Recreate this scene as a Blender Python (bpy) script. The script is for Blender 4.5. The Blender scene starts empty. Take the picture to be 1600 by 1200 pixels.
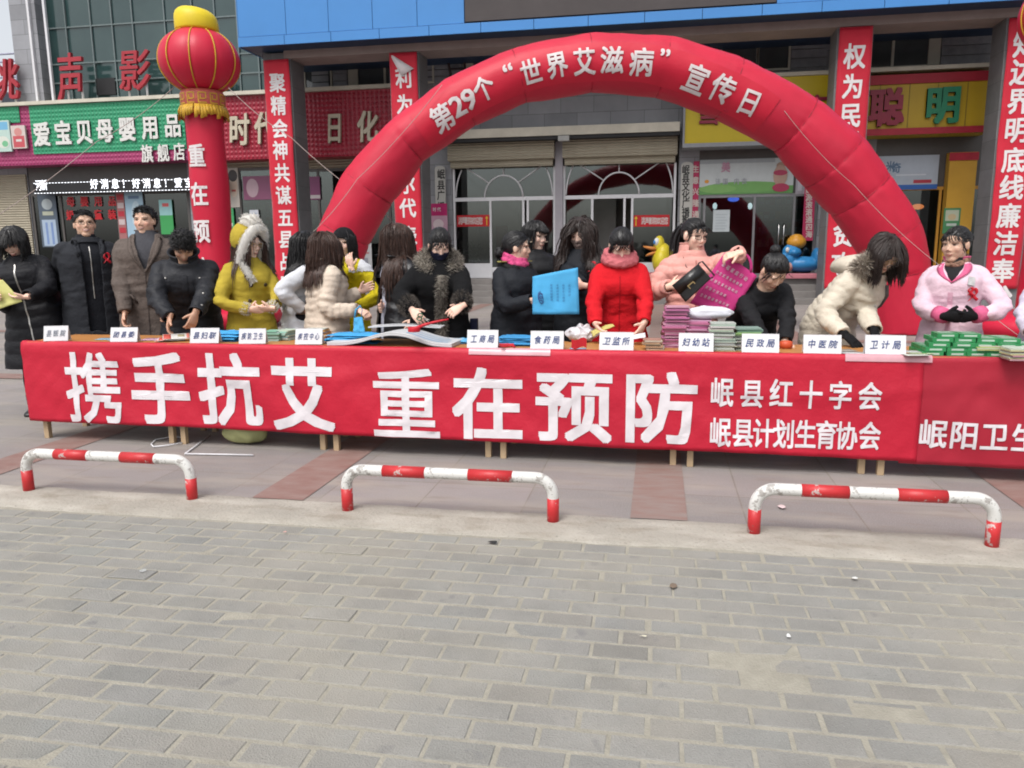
import bpy, bmesh, math, random
import numpy as np
from mathutils import Vector, Matrix, noise as mnoise
from mathutils.bvhtree import BVHTree
random.seed(7); rng = np.random.default_rng(7)
SC = bpy.context.scene; COL = SC.collection
PI = math.pi
rad = math.radians
# ------------------------------------------------------------------ camera
CAMH = 1.43; FPX = 1214.0
YAW, PITCH, ROLL = -0.18503569, 0.17299791, 0.00911719
def _rot():
    cy, sy = math.cos(YAW), math.sin(YAW); cp, sp = math.cos(PITCH), math.sin(PITCH); cr, sr = math.cos(ROLL), math.sin(ROLL)
    fw = np.array([sy*cp, cy*cp, -sp]); rt = np.array([cy, -sy, 0]); dn = np.cross(fw, rt)
    return np.stack([cr*rt+sr*dn, -sr*rt+cr*dn, fw])
RC = _rot()
cam = bpy.data.cameras.new('camera'); camo = bpy.data.objects.new('camera', cam); COL.objects.link(camo)
cam.sensor_width = 36; cam.lens = FPX/1600*36; cam.clip_start = .05; cam.clip_end = 2000
camo.matrix_world = Matrix(((RC[0][0], -RC[1][0], -RC[2][0], 0), (RC[0][1], -RC[1][1], -RC[2][1], 0), (RC[0][2], -RC[1][2], -RC[2][2], CAMH), (0, 0, 0, 1)))
SC.camera = camo
# ------------------------------------------------------------------ light
SUN_EL, SUN_AZ = rad(58), rad(200)       # azimuth from +Y, clockwise: high, behind the camera
w = bpy.data.worlds.new('World'); SC.world = w; w.use_nodes = True
nt = w.node_tree; bg = nt.nodes['Background']
sky = nt.nodes.new('ShaderNodeTexSky'); sky.sky_type = 'NISHITA'; sky.sun_disc = False
sky.sun_elevation = SUN_EL; sky.sun_rotation = SUN_AZ; sky.dust_density = 4.0; sky.air_density = 1.0; sky.ozone_density = 1.0
hs = nt.nodes.new('ShaderNodeHueSaturation'); hs.inputs['Saturation'].default_value = .24
nt.links.new(sky.outputs[0], hs.inputs['Color']); nt.links.new(hs.outputs[0], bg.inputs[0]); bg.inputs[1].default_value = .15
sl = bpy.data.lights.new('sun', 'SUN'); sl.energy = 1.3; sl.angle = rad(24); sl.color = (1, .97, .93)
so = bpy.data.objects.new('sun', sl); COL.objects.link(so)
sd = Vector((math.sin(SUN_AZ)*math.cos(SUN_EL), math.cos(SUN_AZ)*math.cos(SUN_EL), math.sin(SUN_EL)))
so.rotation_euler = sd.to_track_quat('Z', 'Y').to_euler(); so.location = sd*40
SC.view_settings.view_transform = 'Standard'; SC.view_settings.look = 'None'; SC.view_settings.gamma = 1
SC.view_settings.exposure = 0.60
ALB = .80                                # every base colour is scaled by this; the exposure makes up for it
SC.cycles.filter_width = 1.9; SC.cycles.max_bounces = 6; SC.cycles.transparent_max_bounces = 10
# ------------------------------------------------------------------ helpers
C0 = np.array([0, 0, CAMH])
def _ray(x, y): return RC.T @ np.array([(x-800)/FPX, (y-600)/FPX, 1.0])
def at(x, y, Y):                          # the point of the plane Y that a photograph pixel shows
    d = _ray(x, y); return C0 + d*(Y/d[1])
def atz(x, y, Z=0.0):
    d = _ray(x, y); return C0 + d*((Z-CAMH)/d[2])
def V(*a): return np.array(a, float)
def nrm(v):
    v = np.asarray(v, float); return v/(np.linalg.norm(v)+1e-12)
_m = {}
def M(name, col, rough=.65, var=.12, scale=6., bump=0., bscale=40., metal=0., spec=.35, attr=False, emit=0., sheen=0., coat=0., stretch=(1, 1, 1), col2=None, detail=4, trans=0., alpha=1.):
    """procedural principled material: base colour broken up by noise (and a second colour), noise bump"""
    if name in _m: return _m[name]
    if not emit: col = [q*ALB for q in col]; col2 = [q*ALB for q in col2] if col2 else None
    m = bpy.data.materials.new(name); m.use_nodes = True; n = m.node_tree; b = n.nodes['Principled BSDF']; L = n.links.new
    b.inputs['Roughness'].default_value = rough; b.inputs['Metallic'].default_value = metal
    b.inputs['Specular IOR Level'].default_value = spec
    if sheen: b.inputs['Sheen Weight'].default_value = sheen; b.inputs['Sheen Roughness'].default_value = .5
    if coat: b.inputs['Coat Weight'].default_value = coat
    if trans: b.inputs['Transmission Weight'].default_value = trans
    if alpha < 1: b.inputs['Alpha'].default_value = alpha
    tc = n.nodes.new('ShaderNodeTexCoord'); mp = n.nodes.new('ShaderNodeMapping'); mp.inputs['Scale'].default_value = stretch
    L(tc.outputs['Object'], mp.inputs[0])
    ns = n.nodes.new('ShaderNodeTexNoise'); ns.inputs['Scale'].default_value = scale; ns.inputs['Detail'].default_value = detail; ns.inputs['Roughness'].default_value = .62
    L(mp.outputs[0], ns.inputs[0])
    mr = n.nodes.new('ShaderNodeMapRange'); mr.inputs[1].default_value = .28; mr.inputs[2].default_value = .72
    L(ns.outputs[0], mr.inputs[0])
    mx = n.nodes.new('ShaderNodeMix'); mx.data_type = 'RGBA'
    if col2 is None:
        mr.inputs[3].default_value = 0; mr.inputs[4].default_value = 1
        a = [c*(1-var) for c in col]; c2 = [min(1, c*(1+var)) for c in col]
    else: a, c2 = col, col2
    mx.inputs[6].default_value = (*a, 1); mx.inputs[7].default_value = (*c2, 1)
    L(mr.outputs[0], mx.inputs[0]); out = mx.outputs[2]
    if attr:
        at_ = n.nodes.new('ShaderNodeAttribute'); at_.attribute_name = 'Col'
        m2 = n.nodes.new('ShaderNodeMix'); m2.data_type = 'RGBA'; m2.blend_type = 'MULTIPLY'; m2.inputs[0].default_value = 1
        L(at_.outputs['Color'], m2.inputs[6]); L(out, m2.inputs[7]); out = m2.outputs[2]
    L(out, b.inputs['Base Color'])
    if emit: L(out, b.inputs['Emission Color']); b.inputs['Emission Strength'].default_value = emit
    if bump:
        n2 = n.nodes.new('ShaderNodeTexNoise'); n2.inputs['Scale'].default_value = bscale; n2.inputs['Detail'].default_value = 4
        L(mp.outputs[0], n2.inputs[0])
        bp = n.nodes.new('ShaderNodeBump'); bp.inputs['Strength'].default_value = bump; bp.inputs['Distance'].default_value = .01
        L(n2.outputs[0], bp.inputs['Height']); L(bp.outputs[0], b.inputs['Normal'])
    _m[name] = m; return m
def glass(name, tint=(.6, .68, .66), tr=.72, rough=.03):
    if name in _m: return _m[name]
    m = bpy.data.materials.new(name); m.use_nodes = True; n = m.node_tree; n.nodes.remove(n.nodes['Principled BSDF']); L = n.links.new
    t = n.nodes.new('ShaderNodeBsdfTransparent'); t.inputs[0].default_value = (*[c*tr for c in tint], 1)
    g = n.nodes.new('ShaderNodeBsdfGlossy'); g.inputs['Roughness'].default_value = rough; g.inputs[0].default_value = (.8, .85, .85, 1)
    fr = n.nodes.new('ShaderNodeFresnel'); fr.inputs[0].default_value = 1.95
    tc = n.nodes.new('ShaderNodeTexCoord'); ns = n.nodes.new('ShaderNodeTexNoise'); ns.inputs['Scale'].default_value = 1.3
    bp = n.nodes.new('ShaderNodeBump'); bp.inputs['Strength'].default_value = .06; L(tc.outputs['Object'], ns.inputs[0]); L(ns.outputs[0], bp.inputs['Height']); L(bp.outputs[0], g.inputs['Normal'])
    x = n.nodes.new('ShaderNodeMixShader'); L(fr.outputs[0], x.inputs[0]); L(t.outputs[0], x.inputs[1]); L(g.outputs[0], x.inputs[2]); L(x.outputs[0], n.nodes['Material Output'].inputs[0])
    _m[name] = m; return m
def wloc(o):
    p = Vector((0, 0, 0))
    while o is not None: p = p + o.location; o = o.parent
    return np.array(p)
def tag(o, label=None, cat=None, group=None, kind=None):
    if label: o['label'] = label
    if cat: o['category'] = cat
    if group: o['group'] = group
    if kind: o['kind'] = kind
    return o
def thing(name, label, cat, loc=(0, 0, 0), group=None):
    o = bpy.data.objects.new(name, None); o.empty_display_size = .2; o.location = [float(a) for a in loc]; COL.objects.link(o)
    return tag(o, label, cat, group)
class MB:
    def __init__(s): s.v = []; s.f = []; s.mi = []; s.sm = []; s.c = []
    def add(s, vs, fs, mi=0, sm=False, col=None):
        k = len(s.v); s.v.extend([tuple(map(float, p)) for p in vs])
        for f in fs: s.f.append(tuple(i+k for i in f)); s.mi.append(mi); s.sm.append(sm); s.c.append(col)
        return s
    def box(s, x0, x1, y0, y1, z0, z1, mi=0, col=None, bev=0):
        if x0 > x1: x0, x1 = x1, x0
        if y0 > y1: y0, y1 = y1, y0
        if z0 > z1: z0, z1 = z1, z0
        vs = [(x, y, z) for z in (z0, z1) for y in (y0, y1) for x in (x0, x1)]
        return s.add(vs, [(0, 2, 3, 1), (4, 5, 7, 6), (0, 1, 5, 4), (2, 6, 7, 3), (0, 4, 6, 2), (1, 3, 7, 5)], mi, False, col)
    def obox(s, c, ax, ay, az, hx, hy, hz, mi=0, col=None):   # oriented box
        c = np.asarray(c); vs = [c+ax*hx*x+ay*hy*y+az*hz*z for z in (-1, 1) for y in (-1, 1) for x in (-1, 1)]
        return s.add(vs, [(0, 2, 3, 1), (4, 5, 7, 6), (0, 1, 5, 4), (2, 6, 7, 3), (0, 4, 6, 2), (1, 3, 7, 5)], mi, False, col)
    def quad(s, *p, mi=0, sm=False, col=None): return s.add(p, [tuple(range(len(p)))], mi, sm, col)
    def grid(s, P, mi=0, sm=True, col=None):              # P[i][j] points
        n, m = len(P), len(P[0]); vs = [p for r in P for p in r]
        return s.add(vs, [(i*m+j, i*m+j+1, (i+1)*m+j+1, (i+1)*m+j) for i in range(n-1) for j in range(m-1)], mi, sm, col)
    def loft(s, rings, cap=True, mi=0, sm=True, close=True, col=None):
        n = len(rings[0]); vs = [p for r in rings for p in r]; fs = []
        for i in range(len(rings)-1):
            for j in range(n if close else n-1):
                k = (j+1) % n; fs.append((i*n+j, i*n+k, (i+1)*n+k, (i+1)*n+j))
        if cap: fs += [tuple(range(n))[::-1], tuple(range((len(rings)-1)*n, len(rings)*n))]
        return s.add(vs, fs, mi, sm, col)
    def tube(s, path, r, n=10, mi=0, cap=True, sm=True, flat=1., side=None, col=None):
        P = [np.asarray(p, float) for p in path]; R = r if hasattr(r, '__len__') else [r]*len(P); rings = []; up = None
        for i, p in enumerate(P):
            t = nrm(P[min(i+1, len(P)-1)]-P[max(i-1, 0)])
            if up is None:
                a = np.asarray(side, float) if side is not None else (V(0, 0, 1) if abs(t[2]) < .9 else V(1, 0, 0)); up = nrm(a-t*(a@t))
            else: up = nrm(up-t*(up@t))
            b = np.cross(t, up)
            rings.append([p+R[i]*(math.cos(q)*up+math.sin(q)*b*flat) for q in np.linspace(0, 2*PI, n, endpoint=False)])
        return s.loft(rings, cap, mi, sm, True, col)
    def ell(s, c, r, n=12, m=8, mi=0, A=None, col=None, sm=True):   # ellipsoid with axes A (columns)
        c = np.asarray(c, float); r = np.asarray(r, float)*np.ones(3); A = np.eye(3) if A is None else A; rings = []
        for i in range(1, m):
            th = PI*i/m
            rings.append([c+A@(r*V(math.sin(th)*math.cos(q), math.sin(th)*math.sin(q), -math.cos(th))) for q in np.linspace(0, 2*PI, n, endpoint=False)])
        k = len(s.v); s.loft(rings, False, mi, sm, True, col)
        a = len(s.v); s.v.append(tuple(c+A@(r*V(0, 0, -1)))); s.v.append(tuple(c+A@(r*V(0, 0, 1)))); L0 = k+(m-2)*n
        for j in range(n):
            s.f.append((a, k+(j+1) % n, k+j)); s.f.append((a+1, L0+j, L0+(j+1) % n))
            for _ in (0, 1): s.mi.append(mi); s.sm.append(sm); s.c.append(col)
        return s
    def merge(s, o, mi=None): 
        k = len(s.v); s.v += o.v; s.f += [tuple(i+k for i in f) for f in o.f]; s.mi += [mi]*len(o.f) if mi is not None else o.mi; s.sm += o.sm; s.c += o.c; return s
    def mesh(s, name, org=(0, 0, 0)):
        me = bpy.data.meshes.new(name); org = np.asarray(org, float)
        a = np.array(s.v, float)-org if s.v else np.zeros((0, 3))
        me.from_pydata(a.tolist(), [], s.f); me.polygons.foreach_set('material_index', s.mi); me.polygons.foreach_set('use_smooth', s.sm)
        if any(c is not None for c in s.c):
            ca = me.color_attributes.new('Col', 'BYTE_COLOR', 'CORNER'); data = []
            for f, c in zip(s.f, s.c): data += (list(c)+[1.] if c is not None else [1., 1., 1., 1.])*len(f)
            ca.data.foreach_set('color', data)
        me.update(); return me
    def build(s, name, mats, parent=None, loc=None, bevel=0):
        org = wloc(parent) if parent is not None else (np.zeros(3) if loc is None else np.asarray(loc, float))
        me = s.mesh(name, org)
        if bevel:
            bm = bmesh.new(); bm.from_mesh(me)
            bmesh.ops.bevel(bm, geom=[e for e in bm.edges if len(e.link_faces) == 2 and e.calc_face_angle(0) > .6], offset=bevel, segments=2, profile=.7, affect='EDGES', clamp_overlap=True)
            bm.to_mesh(me); bm.free()
        return link(name, me, mats, parent, org)
def link(name, me, mats, parent=None, org=None):
    for m in (mats if isinstance(mats, (list, tuple)) else [mats]): me.materials.append(m)
    o = bpy.data.objects.new(name, me); COL.objects.link(o)
    if parent is not None: o.parent = parent
    else: o.location = [float(a) for a in org]
    return o
def voxel(mb, size, smooth=2, fac=.5):                    # one continuous skin round overlapping pieces
    me = mb.mesh('tmp'); o = bpy.data.objects.new('tmp', me); COL.objects.link(o)
    r = o.modifiers.new('r', 'REMESH'); r.mode = 'VOXEL'; r.voxel_size = size
    if smooth: q = o.modifiers.new('s', 'SMOOTH'); q.factor = fac; q.iterations = smooth
    dg = bpy.context.evaluated_depsgraph_get(); dg.update(); out = bpy.data.meshes.new_from_object(o.evaluated_get(dg), depsgraph=dg)
    bpy.data.objects.remove(o); bpy.data.meshes.remove(me)
    out.polygons.foreach_set('use_smooth', [True]*len(out.polygons)); return out
def verts(me):
    a = np.empty(len(me.vertices)*3, np.float32); me.vertices.foreach_get('co', a); return a.reshape(-1, 3).astype(float)
def setverts(me, a): me.vertices.foreach_set('co', np.asarray(a, np.float32).ravel()); me.update()
def normals(me):
    a = np.empty(len(me.vertices)*3, np.float32); me.vertex_normals.foreach_get('vector', a); return a.reshape(-1, 3).astype(float)
def vnoise(P, sc, seed=0.):
    return np.array([mnoise.noise(Vector((p[0]*sc[0]+seed, p[1]*sc[1]+seed*1.7, p[2]*sc[2]-seed))) for p in P])
# ------------------------------------------------------------------ lettering
_g = {}
def glyph(ch, sub=0):
    if (ch, sub) in _g: return _g[(ch, sub)]
    c = bpy.data.curves.new('t', 'FONT'); c.body = ch; c.resolution_u = 2; c.fill_mode = 'FRONT'
    o = bpy.data.objects.new('t', c); COL.objects.link(o)
    dg = bpy.context.evaluated_depsgraph_get(); dg.update(); me = bpy.data.meshes.new_from_object(o.evaluated_get(dg), depsgraph=dg)
    bpy.data.objects.remove(o); bpy.data.curves.remove(c)
    bm = bmesh.new(); bm.from_mesh(me); bmesh.ops.triangulate(bm, faces=bm.faces[:])
    bmesh.ops.remove_doubles(bm, verts=bm.verts[:], dist=1e-5)
    for _ in range(sub):
        es = [e for e in bm.edges if e.calc_length() > .09]
        if not es: break
        bmesh.ops.subdivide_edges(bm, edges=es, cuts=1); bmesh.ops.triangulate(bm, faces=bm.faces[:])
    for f in bm.faces:
        f.normal_update()
        if f.normal.z < 0: f.normal_flip()
    bm.verts.index_update()
    v = np.array([tuple(p.co)[:2] for p in bm.verts]) if bm.verts else np.zeros((0, 2)); f = [tuple(q.index for q in p.verts) for p in bm.faces]
    bnd = [(e.verts[0].index, e.verts[1].index) if e.link_loops and e.link_loops[0].vert == e.verts[0] else (e.verts[1].index, e.verts[0].index) for e in bm.edges if len(e.link_faces) == 1]
    bm.free(); bpy.data.meshes.remove(me)
    if len(v):
        cx = .5 if ord(ch) > 0x2e80 else (v[:, 0].min()+v[:, 0].max())/2
        v = v-V(cx, .38)
    _g[(ch, sub)] = (v, f, bnd); return _g[(ch, sub)]
def put(mb, ch, mapf, w, h, bold=0., mi=0, thick=0., sub=0, col=None, skew=0., rot=0.):
    """one character: (x, y, out) metres round its centre -> mapf -> 3D. bold = stroke growth in ems"""
    v, f, bnd = glyph(ch, sub)
    if not len(v): return
    offs = [(0, 0)]
    if bold: offs += [(bold*i, bold*j) for i in (-1, 0, 1) for j in (-1, 0, 1) if i or j]
    cr, sr = math.cos(rot), math.sin(rot)
    for k, (dx, dy) in enumerate(offs):
        P = []
        for x, y in v:
            x, y = (x+dx+skew*y)*w, (y+dy)*h
            P.append((x*cr-y*sr, x*sr+y*cr))
        z = thick+.0003*k
        mb.add([mapf(x, y, z) for x, y in P], f, mi, False, col)
        if thick:
            for a, b in bnd: mb.add([mapf(*P[a], 0), mapf(*P[b], 0), mapf(*P[b], z), mapf(*P[a], z)], [(0, 1, 2, 3)], mi, False, col)
def mpp(x, y, Y): return at(x+1, y, Y)[0]-at(x, y, Y)[0]
def textY(mb, s, pts, w, h, Y, bold=.02, mi=0, thick=0., jit=0., skew=0., col=None):
    """characters of s centred on photograph pixels, standing on the plane Y"""
    for ch, (px, py) in zip(s, pts):
        c = at(px, py, Y); k = mpp(px, py, Y)
        put(mb, ch, lambda x, y, d, c=c: (c[0]+x, Y-d, c[2]+y), w*k, h*k, bold, mi, thick, 0, col, skew+random.uniform(-jit, jit), random.uniform(-jit, jit)*.6)
def line(p, q, n): return [(p[0]+(q[0]-p[0])*i/(n-1), p[1]+(q[1]-p[1])*i/(n-1)) for i in range(n)]
# ------------------------------------------------------------------ the ground
Yw, Ys, Yp, Yf = 22.0, 21.3, 19.6, 18.9
def struct(o): return tag(o, kind='structure')
mb = MB(); mb.box(-300, 300, -60, 400, -.6, -.055)
struct(mb.build('ground', M('ground_mat', (.2, .195, .19), .9, .2, .7, .3, 30), None, (0, 0, -.055)))
def brick_mat():
    m = M('brick_mat', (.288, .280, .258), .88, .13, 3.2, .55, 170, attr=True)
    n = m.node_tree; L = n.links.new; b = n.nodes['Principled BSDF']; src = b.inputs['Base Color'].links[0].from_socket
    tc = n.nodes['Texture Coordinate']
    def nz(sc, lo, hi, det=3):
        q = n.nodes.new('ShaderNodeTexNoise'); q.inputs['Scale'].default_value = sc; q.inputs['Detail'].default_value = det; L(tc.outputs['Object'], q.inputs[0])
        r = n.nodes.new('ShaderNodeMapRange'); r.inputs[1].default_value = lo; r.inputs[2].default_value = hi; L(q.outputs[0], r.inputs[0]); return r.outputs[0]
    def mix(f, a, col, k=1.):
        x = n.nodes.new('ShaderNodeMix'); x.data_type = 'RGBA'
        if k != 1.:
            t = n.nodes.new('ShaderNodeMath'); t.operation = 'MULTIPLY'; t.inputs[1].default_value = k; L(f, t.inputs[0]); f = t.outputs[0]
        L(f, x.inputs[0]); L(a, x.inputs[6]); x.inputs[7].default_value = (*col, 1); return x.outputs[2]
    s = mix(nz(140, .55, .75, 2), src, (.34, .335, .31), .30)          # pale grit
    s = mix(nz(95, .62, .74, 2), s, (.13, .125, .12), .45)            # dark pores
    s = mix(nz(9, .66, .74, 2), s, (.15, .145, .15), .55)             # old stains
    s = mix(nz(1.1, .46, .75, 5), s, (.40*ALB, .365*ALB, .30*ALB), .6)          # drifted dust
    L(s, b.inputs['Base Color']); return m
mort = M('mortar_mat', (.352, .330, .272), .95, .14, 12, .5, 120)
mb = MB(); RL, RW, JW = .2085, .107, .0086
y = 3.622; row = 0; 
mb.quad((-10, -4, -.0022), (9, -4, -.0022), (9, 3.66, -.0022), (-10, 3.66, -.0022), mi=1)
while y > -3.2:
    x = -9.7+(RL/2 if row % 2 else 0)+random.uniform(-.012, .012); drift = 0
    while x < 8.6:
        L_ = RL; near = (-5 < x < 3.6 and y > .9)
        if near:
            a = random.random(); h = random.gauss(0, .0008) + (.0 if a > .05 else random.uniform(-.003, .004)); tx, ty = random.gauss(0, .004), random.gauss(0, .007)
            sx, sy = random.gauss(0, .0016), random.gauss(0, .0016); rz = random.gauss(0, .006); cc = random.gauss(1, .06)*(1+.10*mnoise.noise((x*.7, y*.9, 0))); cc2 = random.gauss(0, .012)
            jw = JW*(1+random.gauss(0, .16)); hx, hy = (RL-2*jw)/2+.002, (RW-2*jw*.82)/2; cx, cy = x+RL/2+sx, y-RW/2+sy
            cut = random.random() < .012
            def pz(u, v): return h+u*tx+v*ty
            top = []; bot = []
            for (u, v) in ((-hx, -hy), (hx, -hy), (hx, hy), (-hx, hy)):
                e = .0035; q = (u-math.copysign(e, u), v-math.copysign(e, v))
                if cut and u > 0 and v < 0: q = (q[0]-.035, q[1]+.02); u -= .03; v += .018
                X1, Y1 = q[0]-q[1]*rz, q[1]+q[0]*rz; X2, Y2 = u-v*rz, v+u*rz
                top.append((cx+X1, cy+Y1, pz(*q))); bot.append((cx+X2, cy+Y2, pz(u, v)-.0035))
            col = (cc+cc2, cc, cc-cc2)
            mb.add(top+bot, [(0, 1, 2, 3), (0, 4, 5, 1), (1, 5, 6, 2), (2, 6, 7, 3), (3, 7, 4, 0)], 0, False, col)
        else: mb.quad((x+.008, y-RW+.007, 0), (x+RL-.008, y-RW+.007, 0), (x+RL-.008, y-.007, 0), (x+.008, y-.007, 0), col=(random.gauss(1, .06),)*3)
        x += RL
    y -= RW; row += 1
struct(mb.build('brick_road', [brick_mat(), mort]))
# the dusty concrete edging between road and pavement
conc = M('concrete_mat', (.39, .36, .31), .95, .13, 3, .7, 60, detail=8)
def conc_fix(m):
    n = m.node_tree; L = n.links.new; b = n.nodes['Principled BSDF']; src = b.inputs['Base Color'].links[0].from_socket; tc = n.nodes['Texture Coordinate']
    for sc, lo, hi, col, k, st in ((5, .52, .7, (.24, .21, .17), .75, (1, 2.2, 1)), (2.2, .5, .68, (.43, .40, .35), .7, (1, 2, 1)), (70, .6, .72, (.17, .15, .13), .6, (1, 1, 1))):
        mp = n.nodes.new('ShaderNodeMapping'); mp.inputs['Scale'].default_value = st; L(tc.outputs['Object'], mp.inputs[0])
        q = n.nodes.new('ShaderNodeTexNoise'); q.inputs['Scale'].default_value = sc; q.inputs['Detail'].default_value = 6; L(mp.outputs[0], q.inputs[0])
        r = n.nodes.new('ShaderNodeMapRange'); r.inputs[1].default_value = lo; r.inputs[2].default_value = hi; r.inputs[4].default_value = k; L(q.outputs[0], r.inputs[0])
        x = n.nodes.new('ShaderNodeMix'); x.data_type = 'RGBA'; L(r.outputs[0], x.inputs[0]); L(src, x.inputs[6]); x.inputs[7].default_value = (*col, 1); src = x.outputs[2]
    L(src, b.inputs['Base Color'])
conc_fix(conc)
P = []
for i, x in enumerate(np.arange(-10, 9.01, .05)):
    e0 = 3.632+.022*mnoise.noise((x*2.3, 0, 0))+.012*mnoise.noise((x*9, 3, 0)); e1 = 4.03+.03*mnoise.noise((x*1.4, 7, 0))+.02*mnoise.noise((x*6, 9, 0))
    P.append([(x, e0+(e1-e0)*t, .004+.004*math.sin(PI*t)+.003*mnoise.noise((x*4, t*3, 1)) - (.012 if t in (0, 1) else 0)) for t in (0, .06, .3, .5, .7, .94, 1)])
mb = MB(); mb.grid(P); struct(mb.build('concrete_kerb', conc))
# granite pavement
def pave_mat():
    m = M('pavement_mat', (.268, .247, .232), .62, .1, 1.6, .12, 90, detail=7)
    n = m.node_tree; L = n.links.new; b = n.nodes['Principled BSDF']; src = b.inputs['Base Color'].links[0].from_socket; tc = n.nodes['Texture Coordinate']
    mp = n.nodes.new('ShaderNodeMapping'); mp.inputs['Location'].default_value = (.11, .72, 0); L(tc.outputs['Object'], mp.inputs[0])
    bt = n.nodes.new('ShaderNodeTexBrick'); bt.offset = 0; bt.inputs['Scale'].default_value = 1; bt.inputs['Brick Width'].default_value = .6; bt.inputs['Row Height'].default_value = .6
    bt.inputs['Mortar Size'].default_value = .005; bt.inputs['Mortar Smooth'].default_value = .3; bt.inputs['Bias'].default_value = 0
    bt.inputs['Color1'].default_value = (.86, .86, .87, 1); bt.inputs['Color2'].default_value = (1.1, 1.06, 1.08, 1); bt.inputs['Mortar'].default_value = (.72, .67, .6, 1)
    L(mp.outputs[0], bt.inputs[0])
    x = n.nodes.new('ShaderNodeMix'); x.data_type = 'RGBA'; x.blend_type = 'MULTIPLY'; x.inputs[0].default_value = 1; L(src, x.inputs[6]); L(bt.outputs[0], x.inputs[7]); src = x.outputs[2]
    for sc, lo, hi, col, k, st in ((160, .5, .7, (.42, .40, .41), .4, (1, 1, 1)), (2.0, .46, .68, (.29, .258, .222), .75, (.6, 2.2, 1)), (7, .56, .66, (.20, .165, .145), .5, (.5, 2.4, 1)), (1.0, .56, .7, (.22, .20, .20), .45, (1, 2, 1))):
        mp = n.nodes.new('ShaderNodeMapping'); mp.inputs['Scale'].default_value = st; L(tc.outputs['Object'], mp.inputs[0])
        q = n.nodes.new('ShaderNodeTexNoise'); q.inputs['Scale'].default_value = sc; q.inputs['Detail'].default_value = 6; L(mp.outputs[0], q.inputs[0])
        r = n.nodes.new('ShaderNodeMapRange'); r.inputs[1].default_value = lo; r.inputs[2].default_value = hi; r.inputs[4].default_value = k; L(q.outputs[0], r.inputs[0])
        x = n.nodes.new('ShaderNodeMix'); x.data_type = 'RGBA'; L(r.outputs[0], x.inputs[0]); L(src, x.inputs[6]); x.inputs[7].default_value = (*col, 1); src = x.outputs[2]
    L(src, b.inputs['Base Color']); return m
mb = MB(); mb.quad((-40, 4.0, 0), (30, 4.0, 0), (30, 21.4, 0), (-40, 21.4, 0)); struct(mb.build('pavement', pave_mat(), None, (0, 4, 0)))
redst = M('red_granite_mat', (.23, .115, .095), .6, .25, 4, .2, 60, col2=(.31, .23, .205), detail=8, stretch=(1, 2.2, 1))
redst2 = M('worn_red_granite_mat', (.285, .245, .225), .6, .25, 6.5, .2, 60, col2=(.25, .14, .115), detail=8, stretch=(.6, 2.2, 1))
for x0, x1, m_ in ((-2.31, -1.99, redst), (-.115, .185, redst2), (2.0, 2.32, redst), (-4.52, -4.2, redst)):
    mb = MB(); mb.quad((x0, 4.02, .004), (x1, 4.02, .004), (x1, 19.9, .004), (x0, 19.9, .004)); struct(mb.build('red_paving_strip', m_, None, (x0, 4, .004)))
for y0 in (7.6, 12.2):
    mb = MB(); mb.quad((-20, y0, .008), (14, y0, .008), (14, y0+.32, .008), (-20, y0+.32, .008)); struct(mb.build('red_paving_strip', redst, None, (0, y0, .008)))
# small litter
for k, (px, py, wd, hg, c) in enumerate([(1335, 905, .03, .018, (.75, .75, .72)), (1232, 996, .018, .014, (.8, .8, .78)), (770, 849, .07, .02, (.03, .03, .03)), (445, 833, .03, .01, (.6, .35, .3)), (1222, 793, .055, .04, (.7, .55, .55)), (223, 893, .04, .02, (.42, .43, .42)), (1005, 996, .04, .008, (.7, .66, .5)), (1052, 917, .04, .03, (.2, .15, .11))]):
    p = atz(px, py, .004); mb = MB(); n_ = 7
    mb.add([(p[0]+wd/2*math.cos(a)*random.uniform(.6, 1), p[1]+hg/2*math.sin(a)*random.uniform(.6, 1)*2, p[2]+.004+random.uniform(0, .006)) for a in np.linspace(0, 2*PI, n_, endpoint=False)]+[(p[0], p[1], p[2]+.008)], [(i, (i+1) % n_, n_) for i in range(n_)], 0)
    names = ['white scrap of paper lying on the grey bricks at right', 'tiny white cigarette stub on the bricks', 'dark flattened rag lying at the edge of the brick road', 'small reddish crumb on the brick road at left', 'pale pink crumpled tissue on the pavement under the right barrier', 'grey spat gum patch on the left bricks', 'thin straw coloured chip on the middle bricks', 'small brown dead leaf on the bricks']
    tag(mb.build('litter', M('litter%d' % k, c, .8), None, (p[0], p[1], 0)), names[k], 'litter')
# ------------------------------------------------------------------ the commercial building
tile = M('grey_tile_mat', (.31, .315, .335), .55, .12, 1.5, .1, 20)
def tile_fix(m, bw, rh, mo=.006, c1=.84, c2=1.08):
    n = m.node_tree; L = n.links.new; b = n.nodes['Principled BSDF']; src = b.inputs['Base Color'].links[0].from_socket; tc = n.nodes['Texture Coordinate']
    mp = n.nodes.new('ShaderNodeMapping'); mp.inputs['Rotation'].default_value = (rad(90), 0, 0); L(tc.outputs['Object'], mp.inputs[0])
    bt = n.nodes.new('ShaderNodeTexBrick'); bt.offset = .5; bt.inputs['Scale'].default_value = 1; bt.inputs['Brick Width'].default_value = bw; bt.inputs['Row Height'].default_value = rh
    bt.inputs['Mortar Size'].default_value = mo; bt.inputs['Color1'].default_value = (c1,)*3+(1,); bt.inputs['Color2'].default_value = (c2,)*3+(1,); bt.inputs['Mortar'].default_value = (.45,)*3+(1,)
    L(mp.outputs[0], bt.inputs[0]); x = n.nodes.new('ShaderNodeMix'); x.data_type = 'RGBA'; x.blend_type = 'MULTIPLY'; x.inputs[0].default_value = 1
    L(src, x.inputs[6]); L(bt.outputs[0], x.inputs[7]); L(x.outputs[2], b.inputs['Base Color'])
tile_fix(tile, .9, .42)
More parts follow.
